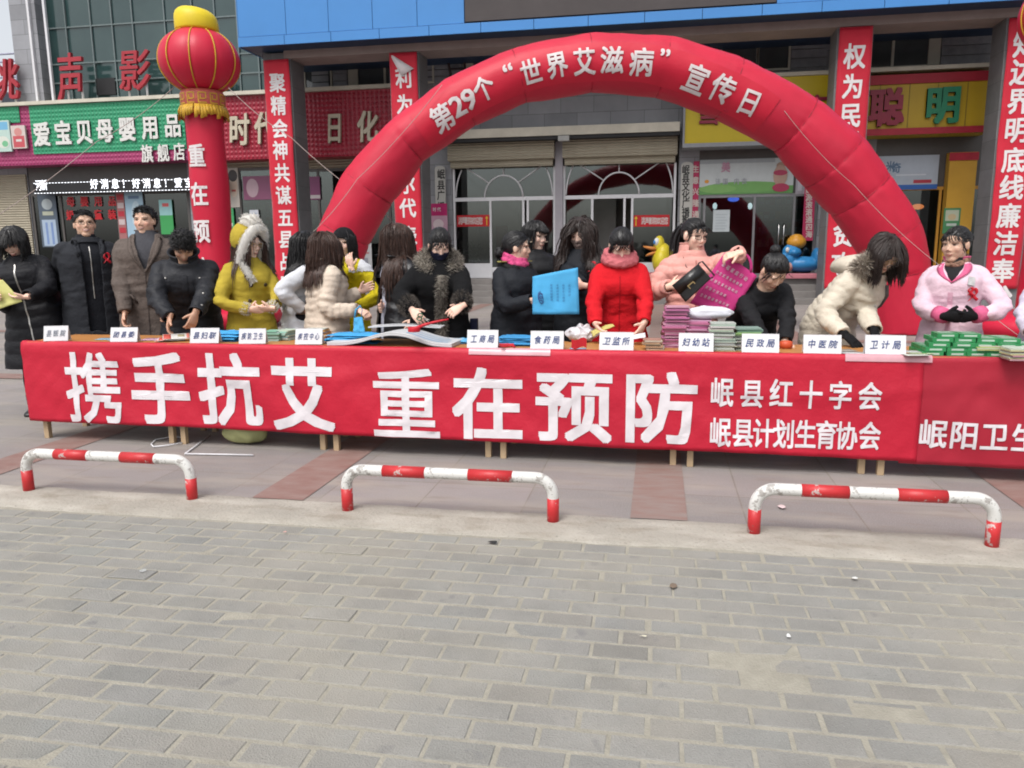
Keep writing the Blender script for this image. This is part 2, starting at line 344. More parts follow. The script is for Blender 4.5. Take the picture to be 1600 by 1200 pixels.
pier = M('grey_granite_mat', (.145, .142, .15), .5, .14, 3, .1, 40)
beige = M('beige_paint_mat', (.52, .48, .38), .6, .1, 2)
cream = M('cream_ledge_mat', (.62, .58, .48), .6, .15, 2)
alu = M('white_aluminium_mat', (.74, .74, .76), .4, .06, 4, spec=.5)
blue = M('blue_panel_mat', (.055, .245, .60), .42, .05, .8, spec=.45)
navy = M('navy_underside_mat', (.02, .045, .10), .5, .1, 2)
pinkb = M('pink_stone_beam_mat', (.34, .27, .25), .7, .12, 2)
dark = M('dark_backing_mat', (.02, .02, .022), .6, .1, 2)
inner = M('shop_interior_mat', (.42, .38, .36), .8, .35, 1.2)
gl = glass('shop_glass'); gl2 = glass('door_glass', (.75, .78, .75), .82)
dglass = M('dark_window_glass_mat', (.075, .085, .09), .06, .3, .6, .03, 2, spec=.6)
tglass = M('teal_curtain_glass_mat', (.012, .040, .042), .10, .4, .35, .04, 1.2, col2=(.045, .085, .082), spec=.6)
shut = M('shutter_mat', (.40, .355, .265), .55, .08, 3, 0)
def shut_fix(m, per):
    n = m.node_tree; L = n.links.new; b = n.nodes['Principled BSDF']; tc = n.nodes['Texture Coordinate']
    wv = n.nodes.new('ShaderNodeTexWave'); wv.bands_direction = 'Z'; wv.inputs['Scale'].default_value = per; wv.inputs['Distortion'].default_value = 0; L(tc.outputs['Object'], wv.inputs[0])
    bp = n.nodes.new('ShaderNodeBump'); bp.inputs['Strength'].default_value = .8; bp.inputs['Distance'].default_value = .03; L(wv.outputs['Fac'], bp.inputs['Height']); L(bp.outputs[0], b.inputs['Normal'])
shut_fix(shut, 4.2)
def rp(px0, py0, px1, py1, Y):            # photo rectangle on the plane Y -> x0, x1, z0, z1
    ym, xm = (py0+py1)/2, (px0+px1)/2
    return at(px0, ym, Y)[0], at(px1, ym, Y)[0], at(xm, py1, Y)[2], at(xm, py0, Y)[2]
XL, XR = at(40, 120, Yw)[0], 17.0
zled = at(540, 141, Ys)[2]; PLAT = .60
B = thing('commercial_building', 'grey tiled commercial building with a blue canopy carried on square pillars', 'building', (0, Yw, 0))
xg = at(476, 120, Yw)[0]                                   # end of the glass part
xcan = at(370, 60, Yf)[0]; zf = at(800, 47.5, Yf)[2]
# openings along the ground floor: (x0, x1) clear, piers between
op = [at(a, 360, Yw)[0] for a in (52, 298, 352, 440, 452, 655, 708, 1058, 1090, 1276, 1362, 1540)]
ztop = at(900, 214, Yw)[2]
mb = MB()
mb.box(xg, XR, Yw, Yw+.3, ztop, 12)                        # upper wall
mb.box(XL, xg, Yw+.35, Yw+.6, ztop, 12)                    # behind the curtain wall
xs = [XL-14]+op+[XR]
for a, b in zip(xs[0::2], xs[1::2]):
    mb.box(a, b, Yw+.004, Yw+.28, PLAT, ztop)
mb.box(XL-14, XL, Yw+.004, Yw+.28, ztop, at(20, 160, Yw)[2])
mb.build('wall', tile, B)
mb = MB(); mb.box(XL-13, XR-.3, Yw+3.2, Yw+3.4, PLAT, ztop+.02); mb.box(XL-13, XR-.3, Yw+.28, Yw+3.2, ztop+.01, ztop+.1)
for x in (op[1]+.3, op[3]+.1, op[5]+.4, op[7]+.25, op[9]+.3): mb.box(x-.06, x+.06, Yw+.3, Yw+3.19, PLAT, ztop)
mb.build('interior_wall', inner, B)
for a_, b_, c_, m_ in ((768, 812, Yw+1.6, (.62, .60, .57)), (716, 748, Yw+1.5, (.40, .38, .37)), (905, 962, Yw+1.9, (.5, .48, .46)), (990, 1040, Yw+1.7, (.42, .40, .40)), (775, 792, Yw+1.4, (.22, .03, .03))):  # panels added to lighten the dark entrance glass; the low red one is a cabinet
    mb = MB(); mb.box(at(a_, 360, c_)[0], at(b_, 360, c_)[0], c_, c_+.12, PLAT, PLAT+(1.5 if m_[1] < .1 else 2.5)); mb.build('interior_wall', M('interior_%d' % a_, m_, .7, .12, 2), B)
mb = MB()
for k in range(4): mb.box(-20, 16, 20.1+.32*k, Yw+.003 if k == 3 else 20.1+.32*(k+1)-.003, (0 if k == 0 else .0), .15*(k+1))
mb.box(-20, 16, Yw+.003, Yw+3.2, 0, PLAT-.004)
mb.build('entrance_steps', M('step_stone_mat', (.21, .195, .185), .65, .16, 2.5, .2, 50), B, bevel=.012)
# pillars
pils = []
for k, (px, py) in enumerate(((412, 110), (609, 110), (1305, 110), (1566, 110))):
    x0 = at(px, py, Yp)[0]; x1 = x0+.76; pils.append((x0, x1))
pils.append((pils[3][0]+4.3, pils[3][1]+4.3))
pm = M('pillar_granite_mat', (.20, .195, .20), .5, .12, 3, .15, 35); tile_fix(pm, .76, .62, .004, .9, 1.06)
for x0, x1 in pils:
    mb = MB(); mb.box(x0, x1, Yp, Yp+.75, 0, zf-.02); mb.build('pillar', pm, B)
# canopy
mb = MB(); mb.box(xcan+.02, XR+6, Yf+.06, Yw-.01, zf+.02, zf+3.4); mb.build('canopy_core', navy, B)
mb = MB(); mb.box(xcan+.9, XR+6, Yp-.04, Yp+.79, zf-.17, zf+.019); mb.build('beam', pinkb, B)
mb = MB()
jl = [370]+[443, 516, 592, 670, 751, 834, 919, 1007, 1097, 1190, 1283, 1380, 1480, 1582]
xj = [at(p, 40, Yf)[0] for p in jl]; d_ = xj[-1]-xj[-2]; xj += [xj[-1]+d_*i for i in (1, 2, 3, 4, 5)]
zs1 = at(800, 31.5, Yf)[2]
for a, b in zip(xj, xj[1:]): mb.box(a+.006, b-.006, Yf, Yf+.05, zf, zs1-.006)
xu = [at(p, 20, Yf)[0] for p in (370, 445, 512, 581, 651, 725)]
for a, b in zip(xu, xu[1:]): mb.box(a+.006, b-.006, Yf+.02, Yf+.06, zs1+.006, zs1+3.2)
xv = at(1214, 5, Yf)[0]
for i in range(8): mb.box(xv+i*1.25+.006, xv+(i+1)*1.25-.006, Yf+.02, Yf+.06, zs1+.006, zs1+3.2)
mb.box(xcan-.005, xcan+.019, Yf+.07, Yw-.4, zf+.003, zs1+3.2)
mb.build('fascia_panels', blue, B, bevel=.004)
# upper windows
def window(px0, py0, px1, py1, mull=(), par=B, wide=None, fm=alu):
    x0, x1, z0, z1 = rp(px0, py0, px1, py1, Yw); f = MB(); t = .05
    f.box(x0-t, x1+t, Yw-.07, Yw-.003, z1, z1+t); f.box(x0-t, x1+t, Yw-.09, Yw-.003, z0-t, z0)
    for x in [x0-t, x1]: f.box(x, x+t, Yw-.07, Yw-.003, z0, z1)
    for m in mull: xm = at(m, (py0+py1)/2, Yw)[0]; f.box(xm-.03, xm+.03, Yw-.065, Yw-.003, z0, z1)
    fo = f.build('window', fm, par)
    p = MB(); p.box(x0, x1, Yw-.03, Yw-.004, z0, z1); p.build('pane', dglass, fo)
    return fo
cw = M('cream_window_frame_mat', (.6, .58, .5), .5, .08, 3)
window(478, 92, 517, 141, (), fm=cw); window(560, 84, 612, 138, (602,), fm=cw); window(660, 80, 676, 128, (), fm=cw); window(740, 72, 800, 128, (783,), fm=cw)
window(1128, 52, 1182, 106, (), fm=cw); window(1186, 48, 1232, 108, (), fm=cw); window(1362, 42, 1450, 104, (1395,), fm=cw); window(930, 62, 1110, 118, (990, 1050), fm=cw)
for a, b, c, d in ((545, 88, 558, 139), (1112, 54, 1126, 108), (1451, 42, 1469, 102), (724, 76, 738, 130)):
    x0, x1, z0, z1 = rp(a, b, c, d, Yw); mb = MB(); mb.box(x0, x1, Yw-.06, Yw-.002, z0, z1); mb.build('window_post', cw, B)
# louvre-like stone courses beside the windows
for a, b, c, d in ((488, 96, 514, 140), (521, 92, 543, 139), (664, 88, 722, 130), (1236, 48, 1292, 106), (1471, 40, 1548, 102)):
    x0, x1, z0, z1 = rp(a, b, c, d, Yw); n_ = 4; mb = MB()
    for i in range(n_): h = (z1-z0)/n_; mb.box(x0, x1, Yw-.05-.012*(i % 2), Yw-.001, z0+i*h+.012, z0+(i+1)*h-.012)
    mb.build('stone_courses', M('slate_course_mat', (.30, .31, .34), .6, .22, 4, .3, 20), B, bevel=.01)
# ledges over the signs and over the entrance
mb = MB(); mb.box(XL-14, at(612, 139, Ys)[0], Ys-.1, Yw-.01, zled, zled+.10); mb.build('ledge', cream, B)
mb = MB(); mb.box(at(1090, 118, Ys)[0], at(1560, 118, Ys)[0], Ys-.1, Yw-.01, at(1400, 112, Ys)[2], at(1400, 106, Ys)[2]); mb.build('ledge', cream, B)
x0, x1, z0, z1 = rp(690, 197, 1062, 211, Ys); mb = MB(); mb.box(x0, x1, Ys, Yw-.01, z0, z1); mb.build('ledge', cream, B)
mb = MB(); mb.box(x0, x1, Ys+.05, Yw-.01, z0-.09, z0-.002); mb.build('painted_ledge_shadow', dark, B)  # solid strip coloured dark to stand for the shadow under the ledge
# entrance: shutter housings, posts, arched transoms and doors
zsh0, zsh1 = at(780, 262, Yw)[2], at(780, 214, Yw)[2]
for a, b in ((704, 868), (881, 1058)):
    x0, x1 = at(a, 238, Yw)[0], at(b, 238, Yw)[0]
    mb = MB(); mb.box(x0, x1, Yw-.34, Yw-.005, zsh0+.18, zsh1-.01); mb.box(x0+.05, x1-.05, Yw-.24, Yw-.006, zsh0, zsh0+.177); mb.build('shutter_box', shut, B)
xe0, xe1 = at(708, 300, Yw)[0], at(1056, 300, Yw)[0]; xm0, xm1 = at(868, 300, Yw)[0], at(880, 300, Yw)[0]; ztr = at(870, 309, Yw)[2]
def bar(mb, x0, x1, z0, z1, y0=Yw-.02, y1=Yw+.06): mb.box(x0, x1, y0, y1, z0, z1)
for bay, (x0, x1, vx) in enumerate(((xe0, xm0, (767, 818, 825)), (xm1, xe1, (925, 975, 987)))):
    E = MB(); bar(E, x0, x0+.06, PLAT, zsh0); bar(E, x1-.06, x1, PLAT, zsh0); bar(E, x0+.06, x1-.06, ztr-.05, ztr+.05, Yw-.025, Yw+.05); bar(E, x0+.06, x1-.06, PLAT, PLAT+.07, Yw-.025, Yw+.05)
    dx = [at(v, 370, Yw)[0] for v in vx]
    for q in dx: bar(E, q-.03, q+.03, PLAT+.07, ztr-.05)
    cx = (dx[0]+dx[1])/2 if bay == 0 else (dx[0]+dx[2])/2-.05
    cx = (x0+x1)/2; Rr = (x1-x0)/2-.08; hh = zsh0-ztr
    E.tube([(cx+.55*math.cos(a), Yw-.01, ztr+.04+.75*math.sin(a)*.8) for a in np.linspace(0, PI, 18)], .022, 6)
    for s in (-1, 1):
        E.tube([(cx+s*Rr*math.cos(a), Yw-.01, ztr+.04+1.12*Rr*math.sin(a)) for a in np.linspace(.02, .78, 10) if 1.12*Rr*math.sin(a) < hh], .02, 6)
        E.tube([(cx+s*.42, Yw-.012, ztr+.44), (cx+s*1.12, Yw-.012, ztr+.9)], .018, 6)
    E.tube([(cx, Yw-.012, ztr+.64), (cx, Yw-.012, zsh0)], .018, 6)
    eo = E.build('entrance_frame', alu, B)
    p = MB(); p.box(x0+.06, x1-.06, Yw+.015, Yw+.022, ztr+.05, zsh0); p.build('pane', gl, eo)
    edges = [x0+.06]+[q for q in dx]+[x1-.06]
    for i, (a, b) in enumerate(zip(edges, edges[1:])):
        if bay == 1 and i == 1: continue                      # this leaf stands open
        if b-a < .25: continue
        p = MB(); p.box(a+.03, b-.03, Yw+.015, Yw+.022, PLAT+.42 if i in (0, 3) else PLAT+.3, ztr-.05); p.build('pane', gl2, eo)
    for i, (a, b) in enumerate(zip(edges, edges[1:])):
        if b-a < .25 or (bay == 1 and i == 1): continue
        p = MB(); p.box(a+.031, b-.031, Yw+.0, Yw+.045, PLAT+.071, PLAT+(.41 if i in (0, 3) else .3)); p.build('kick_panel', alu, eo)
    h = MB()
    for q in (dx[1]-.1,) if bay == 0 else (dx[1]+.08, dx[0]-.12): h.tube([(q, Yw-.03, PLAT+.85), (q, Yw-.09, PLAT+.88), (q, Yw-.09, PLAT+1.3), (q, Yw-.03, PLAT+1.33)], .016, 6)
    h.build('door_handle', M('chrome_mat', (.7, .7, .7), .2, .03, 3, metal=1.), eo)
mb = MB(); mb.box(xm0+.002, xm1-.002, Yw-.12, Yw+.1, PLAT, zsh1); mb.build('entrance_post', M('mauve_grey_post_mat', (.36, .34, .37), .6, .1, 3), B)
mb = MB(); x0, x1, z0, z1 = rp(873, 213, 890, 221, Ys); mb.box(x0, x1, Ys-.16, Ys+.049, z0, z1)
tag(mb.build('flood_lamp', M('lamp_case_mat', (.4, .4, .38), .5), None, ((x0+x1)/2, Ys, z0)), 'small grey flood lamp under the cream ledge over the entrance', 'lamp')
# far left roller shutter, plain shopfront frames
x0, x1, z0, z1 = rp(-120, 275, 50, 430, Yw); mb = MB(); mb.box(x0, x1, Yw-.05, Yw+.003, PLAT, z1); mb.build('roller_shutter', shut, B)
frm = M('dark_bronze_frame_mat', (.09, .08, .075), .45, .1, 4, spec=.5)
def shopfront(a, b, topy, mull, frame=frm, door=None, zb=PLAT):
    x0, x1 = at(a, 340, Yw)[0], at(b, 340, Yw)[0]; z1 = at((a+b)/2, topy, Yw)[2]; E = MB()
    bar(E, x0, x0+.07, zb, z1); bar(E, x1-.07, x1, zb, z1); bar(E, x0+.07, x1-.07, z1-.08, z1, Yw-.025, Yw+.055); bar(E, x0+.07, x1-.07, zb, zb+.1, Yw-.025, Yw+.055)
    for m in mull: xx = at(m, 340, Yw)[0]; bar(E, xx-.03, xx+.03, zb+.1, z1-.08)
    eo = E.build('shopfront_frame', frame, B); p = MB(); p.box(x0+.07, x1-.07, Yw+.012, Yw+.02, zb+.1, z1-.08); p.build('pane', gl, eo)
    if z1 < ztop-.02: q = MB(); q.box(x0, x1, Yw-.0, Yw+.2, z1+.001, ztop-.001); q.build('transom_panel', shut if a > 300 and a < 900 else frm, B)
    return eo
shopfront(52, 298, 300, (98, 185, 226)); shopfront(352, 440, 262, (378,)); shopfront(452, 655, 262, (500, 560, 610))
r1 = shopfront(1090, 1276, 303, (1100, 1178, 1240), frame=M('steel_frame_mat', (.3, .3, .31), .35, .1, 4, metal=.6))
r2 = shopfront(1362, 1540, 292, (1400, 1466), frame=M('orange_frame_mat', (.55, .27, .04), .5, .1, 4))
h = MB()
for px in (1216, 1224): 
    x = at(px, 360, Yw)[0]; z0, z1 = at(px, 384, Yw)[2], at(px, 350, Yw)[2]; h.tube([(x, Yw-.01, z0), (x, Yw-.08, z0+.03), (x, Yw-.08, z1-.03), (x, Yw-.01, z1)], .016, 6)
h.build('door_handle', M('chrome_mat', (.7, .7, .7), .2, .03, 3, metal=1.), r1)
x0, x1, z0, z1 = rp(1470, 240, 1512, 440, Yw); mb = MB(); mb.box(x0, x1, Yw-.3, Yw-.03, PLAT, z1); mb.build('orange_pillar', M('orange_panel_mat', (.60, .33, .04), .5, .08, 2), B)
mb = MB(); mb.box(x0-.02, x1+.02, Yw-.32, Yw-.31, z1-.2, z1-.01); mb.build('red_cap', M('crimson_panel_mat', (.42, .02, .04), .5), B)
# ---- the older glass-fronted block over the left shops
G = thing('glass_building', 'dark teal glass curtain wall block above the left shops, next to the open sky', 'building', (XL, Yw, zled))
zg0, zg1 = zled+.10, 12.5
xa = at(76, 90, Yw)[0]
pn = MB(); muls = [at(p, 100, Yw)[0] for p in (78, 108, 147, 180, 212, 262, 305, 340, 374, 404, 440, 474)]
tr = [zg0+.05]+[at(200, y, Yw)[2] for y in (124, 94, 36, -40, -120)]
for a, b in zip(muls, muls[1:]):
    for c, d in zip(tr, tr[1:]):
        t = random.gauss(0, .006); pn.quad((a, Yw+.05+t, c), (b, Yw+.05-t, c), (b, Yw+.05-t, d), (a, Yw+.05+t, d))
pn.build('curtain_glass', tglass, G)
fr = MB()
for a in muls: fr.box(a-.018, a+.018, Yw-.0, Yw+.1, zg0, zg1)
for c in tr: fr.box(muls[0], muls[-1], Yw+.012, Yw+.09, c-.02, c+.02)
fr.build('mullions', M('grey_mullion_mat', (.16, .2, .2), .5), G)
mb = MB(); x0, x1, z0, z1 = rp(150, 122, 180, 148, Yw); mb.box(x0, x1, Yw-.0, Yw+.06, z0, z1); mb.build('open_sash', dark, G)
mb = MB(); mb.box(XL, xa, Yw-.35, Yw+.34, zg0, zg1); mb.build('stone_pilaster', tile, G)
mb = MB()
for px in (54, 79): x = at(px, 90, Yw-.35)[0]; mb.box(x-.035, x+.035, Yw-.43, Yw-.352, zg0, zg1)
mb.build('downpipe', alu, G)
# white pipe frame and dark roof at the far left
F = thing('roof_frame', 'pale steel pipe frame with rails standing against the sky at far left', 'frame', (at(20, 165, 24)[0], 24, zled))
mb = MB()
for px in (-60, -20, 27): a = at(px, 160, 24); b = at(px, 82, 24); mb.tube([a, b], .05, 8)
mb.build('post', M('lilac_steel_mat', (.42, .42, .55), .5), F)
mb = MB()
for py in (86, 98, 110, 122, 134): a = at(-80, py+4, 24); b = at(44, py, 24); b[2] = a[2]; mb.tube([a, b], .03, 6)
mb.build('rail', M('lilac_steel_mat', (.42, .42, .55), .5), F)
mb = MB(); a = at(-40, 166, 27); b = at(48, 166, 27); c = at(48, 160, 27); d = at(0, 141, 27); e = at(-40, 146, 27)
mb.add([a, b, c, d, e]+[p+V(0, 3, 0) for p in (a, b, c, d, e)], [(0, 1, 2, 3, 4), (3, 2, 7, 8), (4, 3, 8, 9), (1, 6, 7, 2)]); tag(mb.build('roof', M('slate_roof_mat', (.05, .06, .08), .7), None, (a[0], 27, a[2])), 'dark slate roof behind the left shop sign', 'roof')
# the switched-off screen on the fascia
mb = MB(); xs0, xs1 = xu[-1]+.02, xv-.02; z0 = zs1+.03
S = thing('led_screen', 'large switched off brown screen set into the blue canopy', 'screen', ((xs0+xs1)/2, Yf, z0))
mb.box(xs0, xs1, Yf+.0, Yf+.058, z0, z0+3); mb.build('screen_face', M('screen_off_mat', (.065, .055, .055), .6, .12, 1.5, .2, 90), S)
# iron ladder left of the arch
lad = M('rusty_iron_mat', (.06, .04, .04), .7)
Lr = thing('ladder', 'dark iron ladder hanging on the grey wall above the arch', 'ladder', tuple(at(705, 125, Yw-.2)))
mb = MB(); 
for p in ((697, 78, 706, 128), (722, 76, 730, 128)): mb.tube([at(p[0], p[1], Yw-.2), at(p[2], p[3], Yw-.2)], .035, 6)
mb.build('rail', lad, Lr); mb = MB()
for t in (.15, .6): a = at(697+9*t, 78+50*t, Yw-.2); b = at(722+8*t, 76+52*t, Yw-.2); mb.tube([a, b], .03, 6)
mb.build('rung', lad, Lr)
# ------------------------------------------------------------------ signs on the building
white_l = M('white_letter_mat', (.74, .73, .70), .5, .04, 5)
def ribbed(m, per, axis='Z'):
    n = m.node_tree; L = n.links.new; b = n.nodes['Principled BSDF']; tc = n.nodes['Texture Coordinate']
    h = None
    for ax, sc in (('Z', per), ('X', per*1.0)):
        wv = n.nodes.new('ShaderNodeTexWave'); wv.bands_direction = ax; wv.inputs['Scale'].default_value = sc; L(tc.outputs['Object'], wv.inputs[0])
        if h is None: h = wv.outputs['Fac']
        else:
            a = n.nodes.new('ShaderNodeMath'); a.operation = 'MULTIPLY'; L(h, a.inputs[0]); L(wv.outputs['Fac'], a.inputs[1]); h = a.outputs[0]
    bp = n.nodes.new('ShaderNodeBump'); bp.inputs['Strength'].default_value = .6; bp.inputs['Distance'].default_value = .035; L(h, bp.inputs['Height']); L(bp.outputs[0], b.inputs['Normal'])
grn = M('green_sign_mat', (.035, .30, .15), .4, .08, 3); ribbed(grn, 2.6)
mag = M('magenta_sign_mat', (.36, .045, .14), .4, .1, 3); ribbed(mag, 2.6)
red_s = M('red_sign_mat', (.32, .014, .035), .35, .12, 2); ribbed(red_s, 2.4)
zt = zled-.004
def signbox(name, px0, px1, ytop, ybot, Y, mat_, lab, z1=None):
    x0, x1, z0, zz = rp(px0, ytop, px1, ybot, Y); zz = z1 or zz
    t = thing(name, lab, 'sign', ((x0+x1)/2, Y, z0)); mb = MB(); mb.box(x0, x1, Y, Yw-.02, z0, zz); mb.build('panel', mat_, t); return t, x0, x1, z0, zz
t, sx0, sx1, sz0, sz1 = signbox('shop_sign', -130, 292, 170, 257, Ys, mag, 'green and magenta ribbed shop sign with white raised characters above the left shops', zt)
gx0, gx1, gz0, gz1 = rp(50, 170, 290, 237, Ys); mb = MB(); mb.box(gx0, gx1, Ys-.03, Ys-.002, gz0, zt-.01); mb.build('green_panel', grn, t)
a, b, c, d = rp(-120, 178, 32, 195, Ys); mb = MB(); mb.box(a, b, Ys-.03, Ys-.002, c, zt-.01); mb.build('green_panel', grn, t)
for ch, p in zip('爱宝贝母婴用品', [(67, 210), (100, 208), (133, 206), (165, 204), (200, 202), (236, 199), (271, 196)]):
    mb = MB(); textY(mb, ch, [p], 27, 33, Ys-.032, .028, 0, .05); mb.build('letter', white_l, t)
for ch, p in zip('旗舰店', [(231, 240), (256, 239), (281, 237)]):
    mb = MB(); textY(mb, ch, [p], 19, 25, Ys-.032, .02, 0, .04); mb.build('letter', white_l, t)
def poster(name, px0, py0, px1, py1, Y, base, bits, lab, cat='poster', thick=.02, mats=None):
    """a flat printed sheet: bits = coloured patches (u0, v0, u1, v1, colour) or (u, v, char, size, colour), v from the top"""
    x0, x1, z0, z1 = rp(px0, py0, px1, py1, Y); W, H = x1-x0, z1-z0
    mb = MB(); mb.box(x0, x1, Y, Y+thick, z0, z1, 0, base)
    for k, q in enumerate(bits):
        dz = .0015*(k+1)
        if isinstance(q[2], str): put(mb, q[2], lambda x, y, d, q=q, dz=dz: (x0+q[0]*W+x, Y-dz-d, z1-q[1]*H+y), q[3]*W, q[3]*W*(q[5] if len(q) > 5 else 1.15), .02, 0, 0, 0, q[4])
        elif len(q) == 5:
            u0, v0, u1, v1, c = q; mb.add([(x0+u0*W, Y-dz, z1-v1*H), (x0+u1*W, Y-dz, z1-v1*H), (x0+u1*W, Y-dz, z1-v0*H), (x0+u0*W, Y-dz, z1-v0*H)], [(0, 1, 2, 3)], 0, False, c)
        else:
            u, v, ru, rv, c, _ = q; n_ = 14; mb.add([(x0+(u+ru*math.cos(a))*W, Y-dz, z1-(v-rv*math.sin(a))*H) for a in np.linspace(0, 2*PI, n_, endpoint=False)], [tuple(range(n_))], 0, False, c)
    o = mb.build(name, M('print_mat', (.9, .9, .9), .45, .05, 6, attr=True, spec=.4), None, ((x0+x1)/2, Y, z0)); return tag(o, lab, cat)
poster('product_board', -8, 188, 16, 237, Ys-.10, (.55, .72, .66), [(.1, .05, .9, .3, (.2, .5, .75)), (.5, .7, .42, .2, (.75, .78, .7), 0), (.62, .75, .2, .1, (.2, .55, .3), 0)], 'pale blue picture board at the left end of the green shop sign', 'sign', .06)
poster('product_board', 18, 196, 40, 232, Ys-.12, (.72, .62, .58), [(.1, .45, .9, .95, (.62, .1, .12)), (.5, .28, .28, .18, (.7, .3, .28), 0), (.3, .6, .7, .7, (.8, .7, .68))], 'red and white tin picture board on the magenta edge of the shop sign', 'sign', .06)
t, *_ = signbox('shop_sign', 292, 614, 146, 247, Ys+.02, red_s, 'dark red studded shop sign with cream brush characters between the first two pillars', zt)
crl = M('cream_letter_mat', (.56, .50, .38), .4, .08, 5)
for ch, p, wd in (('时', (376, 203), 33), ('代', (416, 200), 33), ('日', (524, 200), 27), ('化', (576, 198), 34)):
    mb = MB(); textY(mb, ch, [p], wd, 46, Ys+.01, .022, 0, .09, skew=.1); mb.build('letter', crl, t)
yel = M('yellow_sign_mat', (.62, .47, .015), .4, .06, 1.5); yel2 = M('amber_sign_mat', (.55, .36, .02), .4, .06, 1.5)
t, x0, x1, z0, z1 = signbox('shop_sign', 1071, 1300, 122, 221, Ys-.05, yel, 'bright yellow shop sign partly behind the right side of the arch')
mb = MB(); mb.box(x0-.05, x1, Ys-.12, Yw-.03, z0-.1, z0-.002); mb.build('bottom_rail', M('grey_rail_mat', (.3, .31, .33), .5), t)
mb = MB(); mb.box(x0-.05, x0-.002, Ys-.1, Yw-.03, z0, z1); mb.build('side_rail', M('grey_rail_mat', (.3, .31, .33), .5), t)
rlet = M('crimson_letter_mat', (.30, .02, .05), .4, .1, 5); glet = M('green_letter_mat', (.02, .24, .12), .4, .1, 5)
for ch, p in (('雪', (1108, 172)), ('童', (1275, 172))):
    mb = MB(); textY(mb, ch, [p], 40, 48, Ys-.05, .02, 0, .08); mb.build('letter', rlet, t)
t, x0, x1, z0, z1 = signbox('shop_sign', 1300, 1552, 116, 210, Ys-.04, yel2, 'amber shop sign with a crimson and a green character between the two right pillars')
for a, b in ((z1-.22, z1), (z0-.004, z0+.15)): mb = MB(); mb.box(x0, x1, Ys-.09, Ys-.042, a, b); mb.build('stripe', M('crimson_panel_mat', (.42, .02, .04), .5), t)
mb = MB()
for px in (1373, 1419, 1463, 1509): x = at(px, 165, Ys)[0]; mb.box(x-.012, x+.012, Ys-.046, Ys-.041, z0+.15, z1-.22)
mb.build('panel_seam', M('amber_seam_mat', (.3, .2, .02), .5), t)
for ch, p, m_ in (('聪', (1384, 168), rlet), ('明', (1472, 164), glet)):
    mb = MB(); textY(mb, ch, [p], 56, 62, Ys-.05, .034, 0, .09); mb.build('letter', m_, t)
# red letters standing on posts on the ledge
rooft = thing('roof_lettering', 'tall red brush characters on white posts above the green shop sign', 'sign', (at(110, 165, Ys)[0], Ys+.2, zled+.1))
rlm = M('red_letter_mat', (.40, .03, .045), .45, .12, 5)
for ch, p, wd, hg in (('洮', (10, 125), 48, 56), ('声', (113, 122), 42, 68), ('影', (213, 110), 50, 58), ('院', (318, 104), 50, 58)):
    mb = MB(); textY(mb, ch, [p], wd, hg, Ys+.2, .010, 0, .10, skew=.14); mb.build('letter', rlm, rooft)
for px in (2, 26, 109, 131, 204, 232, 308, 330):
    a = at(px, 165, Ys+.25); b = at(px, 128, Ys+.25); mb = MB(); mb.tube([(a[0], Ys+.25, zled+.1), (a[0], Ys+.25, b[2])], .035, 6); mb.build('post', alu, rooft)
# light strip sign with running text
led = M('led_text_mat', (.9, .93, 1.), .5, .02, 3, emit=1.3)
x0, x1, z0, z1 = rp(52, 281, 356, 300, Ys+.3)
t = thing('light_sign', 'black light strip with white running text and dashed border under the magenta sign', 'sign', ((x0+x1)/2, Ys+.3, z0)); Yl = Ys+.3
mb = MB(); mb.box(x0, x1, Yl, Yl+.1, z0, z1); mb.build('case', dark, t)
mb = MB(); textY(mb, '河新', [(60, 289.5), (69, 289)], 9.5, 15, Yl-.004, .006); textY(mb, '好消息！好消息！爱宝贝定做', line((147, 287.5), (344, 284.5), 13), 12.5, 14.5, Yl-.004, .004); mb.build('running_text', led, t)
mb = MB(); n_ = 60
for i in range(n_):
    a = x0+(x1-x0)*(i+.15)/n_; b = x0+(x1-x0)*(i+.7)/n_
    for z in (z0+.02, z1-.035): mb.box(a, b, Yl-.006, Yl-.001, z, z+.016)
mb.build('dashed_border', led, t)
# vertical name boards, welcome signs
def nameboard(px0, px1, py0, py1, s, ys, lab):
    x0, x1, z0, z1 = rp(px0, py0, px1, py1, Yw-.1); t = thing('name_board', lab, 'sign', ((x0+x1)/2, Yw-.1, z0))
    mb = MB(); c = (x0+x1)/2; r = (x1-x0)/2; n_ = 12; z1 -= r*.6
    pr = [(x0, z0), (x1, z0)]+[(c+r*math.cos(a), z1+r*.6*math.sin(a)) for a in np.linspace(0, PI, n_)]
    mb.loft([[(x, y, z) for x, z in pr] for y in (Yw-.1, Yw-.06)], True, 0, False); mb.build('board', M('ivory_board_mat', (.52, .51, .47), .5, .06, 3), t)
    mb = MB(); textY(mb, s, [((px0+px1)/2, y) for y in ys], 12.5, 15, Yw-.102, .02); mb.build('lettering', M('black_ink_mat', (.02, .02, .02), .6), t)
nameboard(681, 697, 259, 420, '岷县广播电视', [272, 289, 305, 323, 340, 357], 'ivory vertical name board with black characters on the pier left of the entrance')
nameboard(1062, 1081, 253, 430, '岷县文化广播影视', [265, 278.5, 291.5, 305, 318, 331, 343.5, 357], 'ivory vertical name board with black characters on the pier right of the entrance')
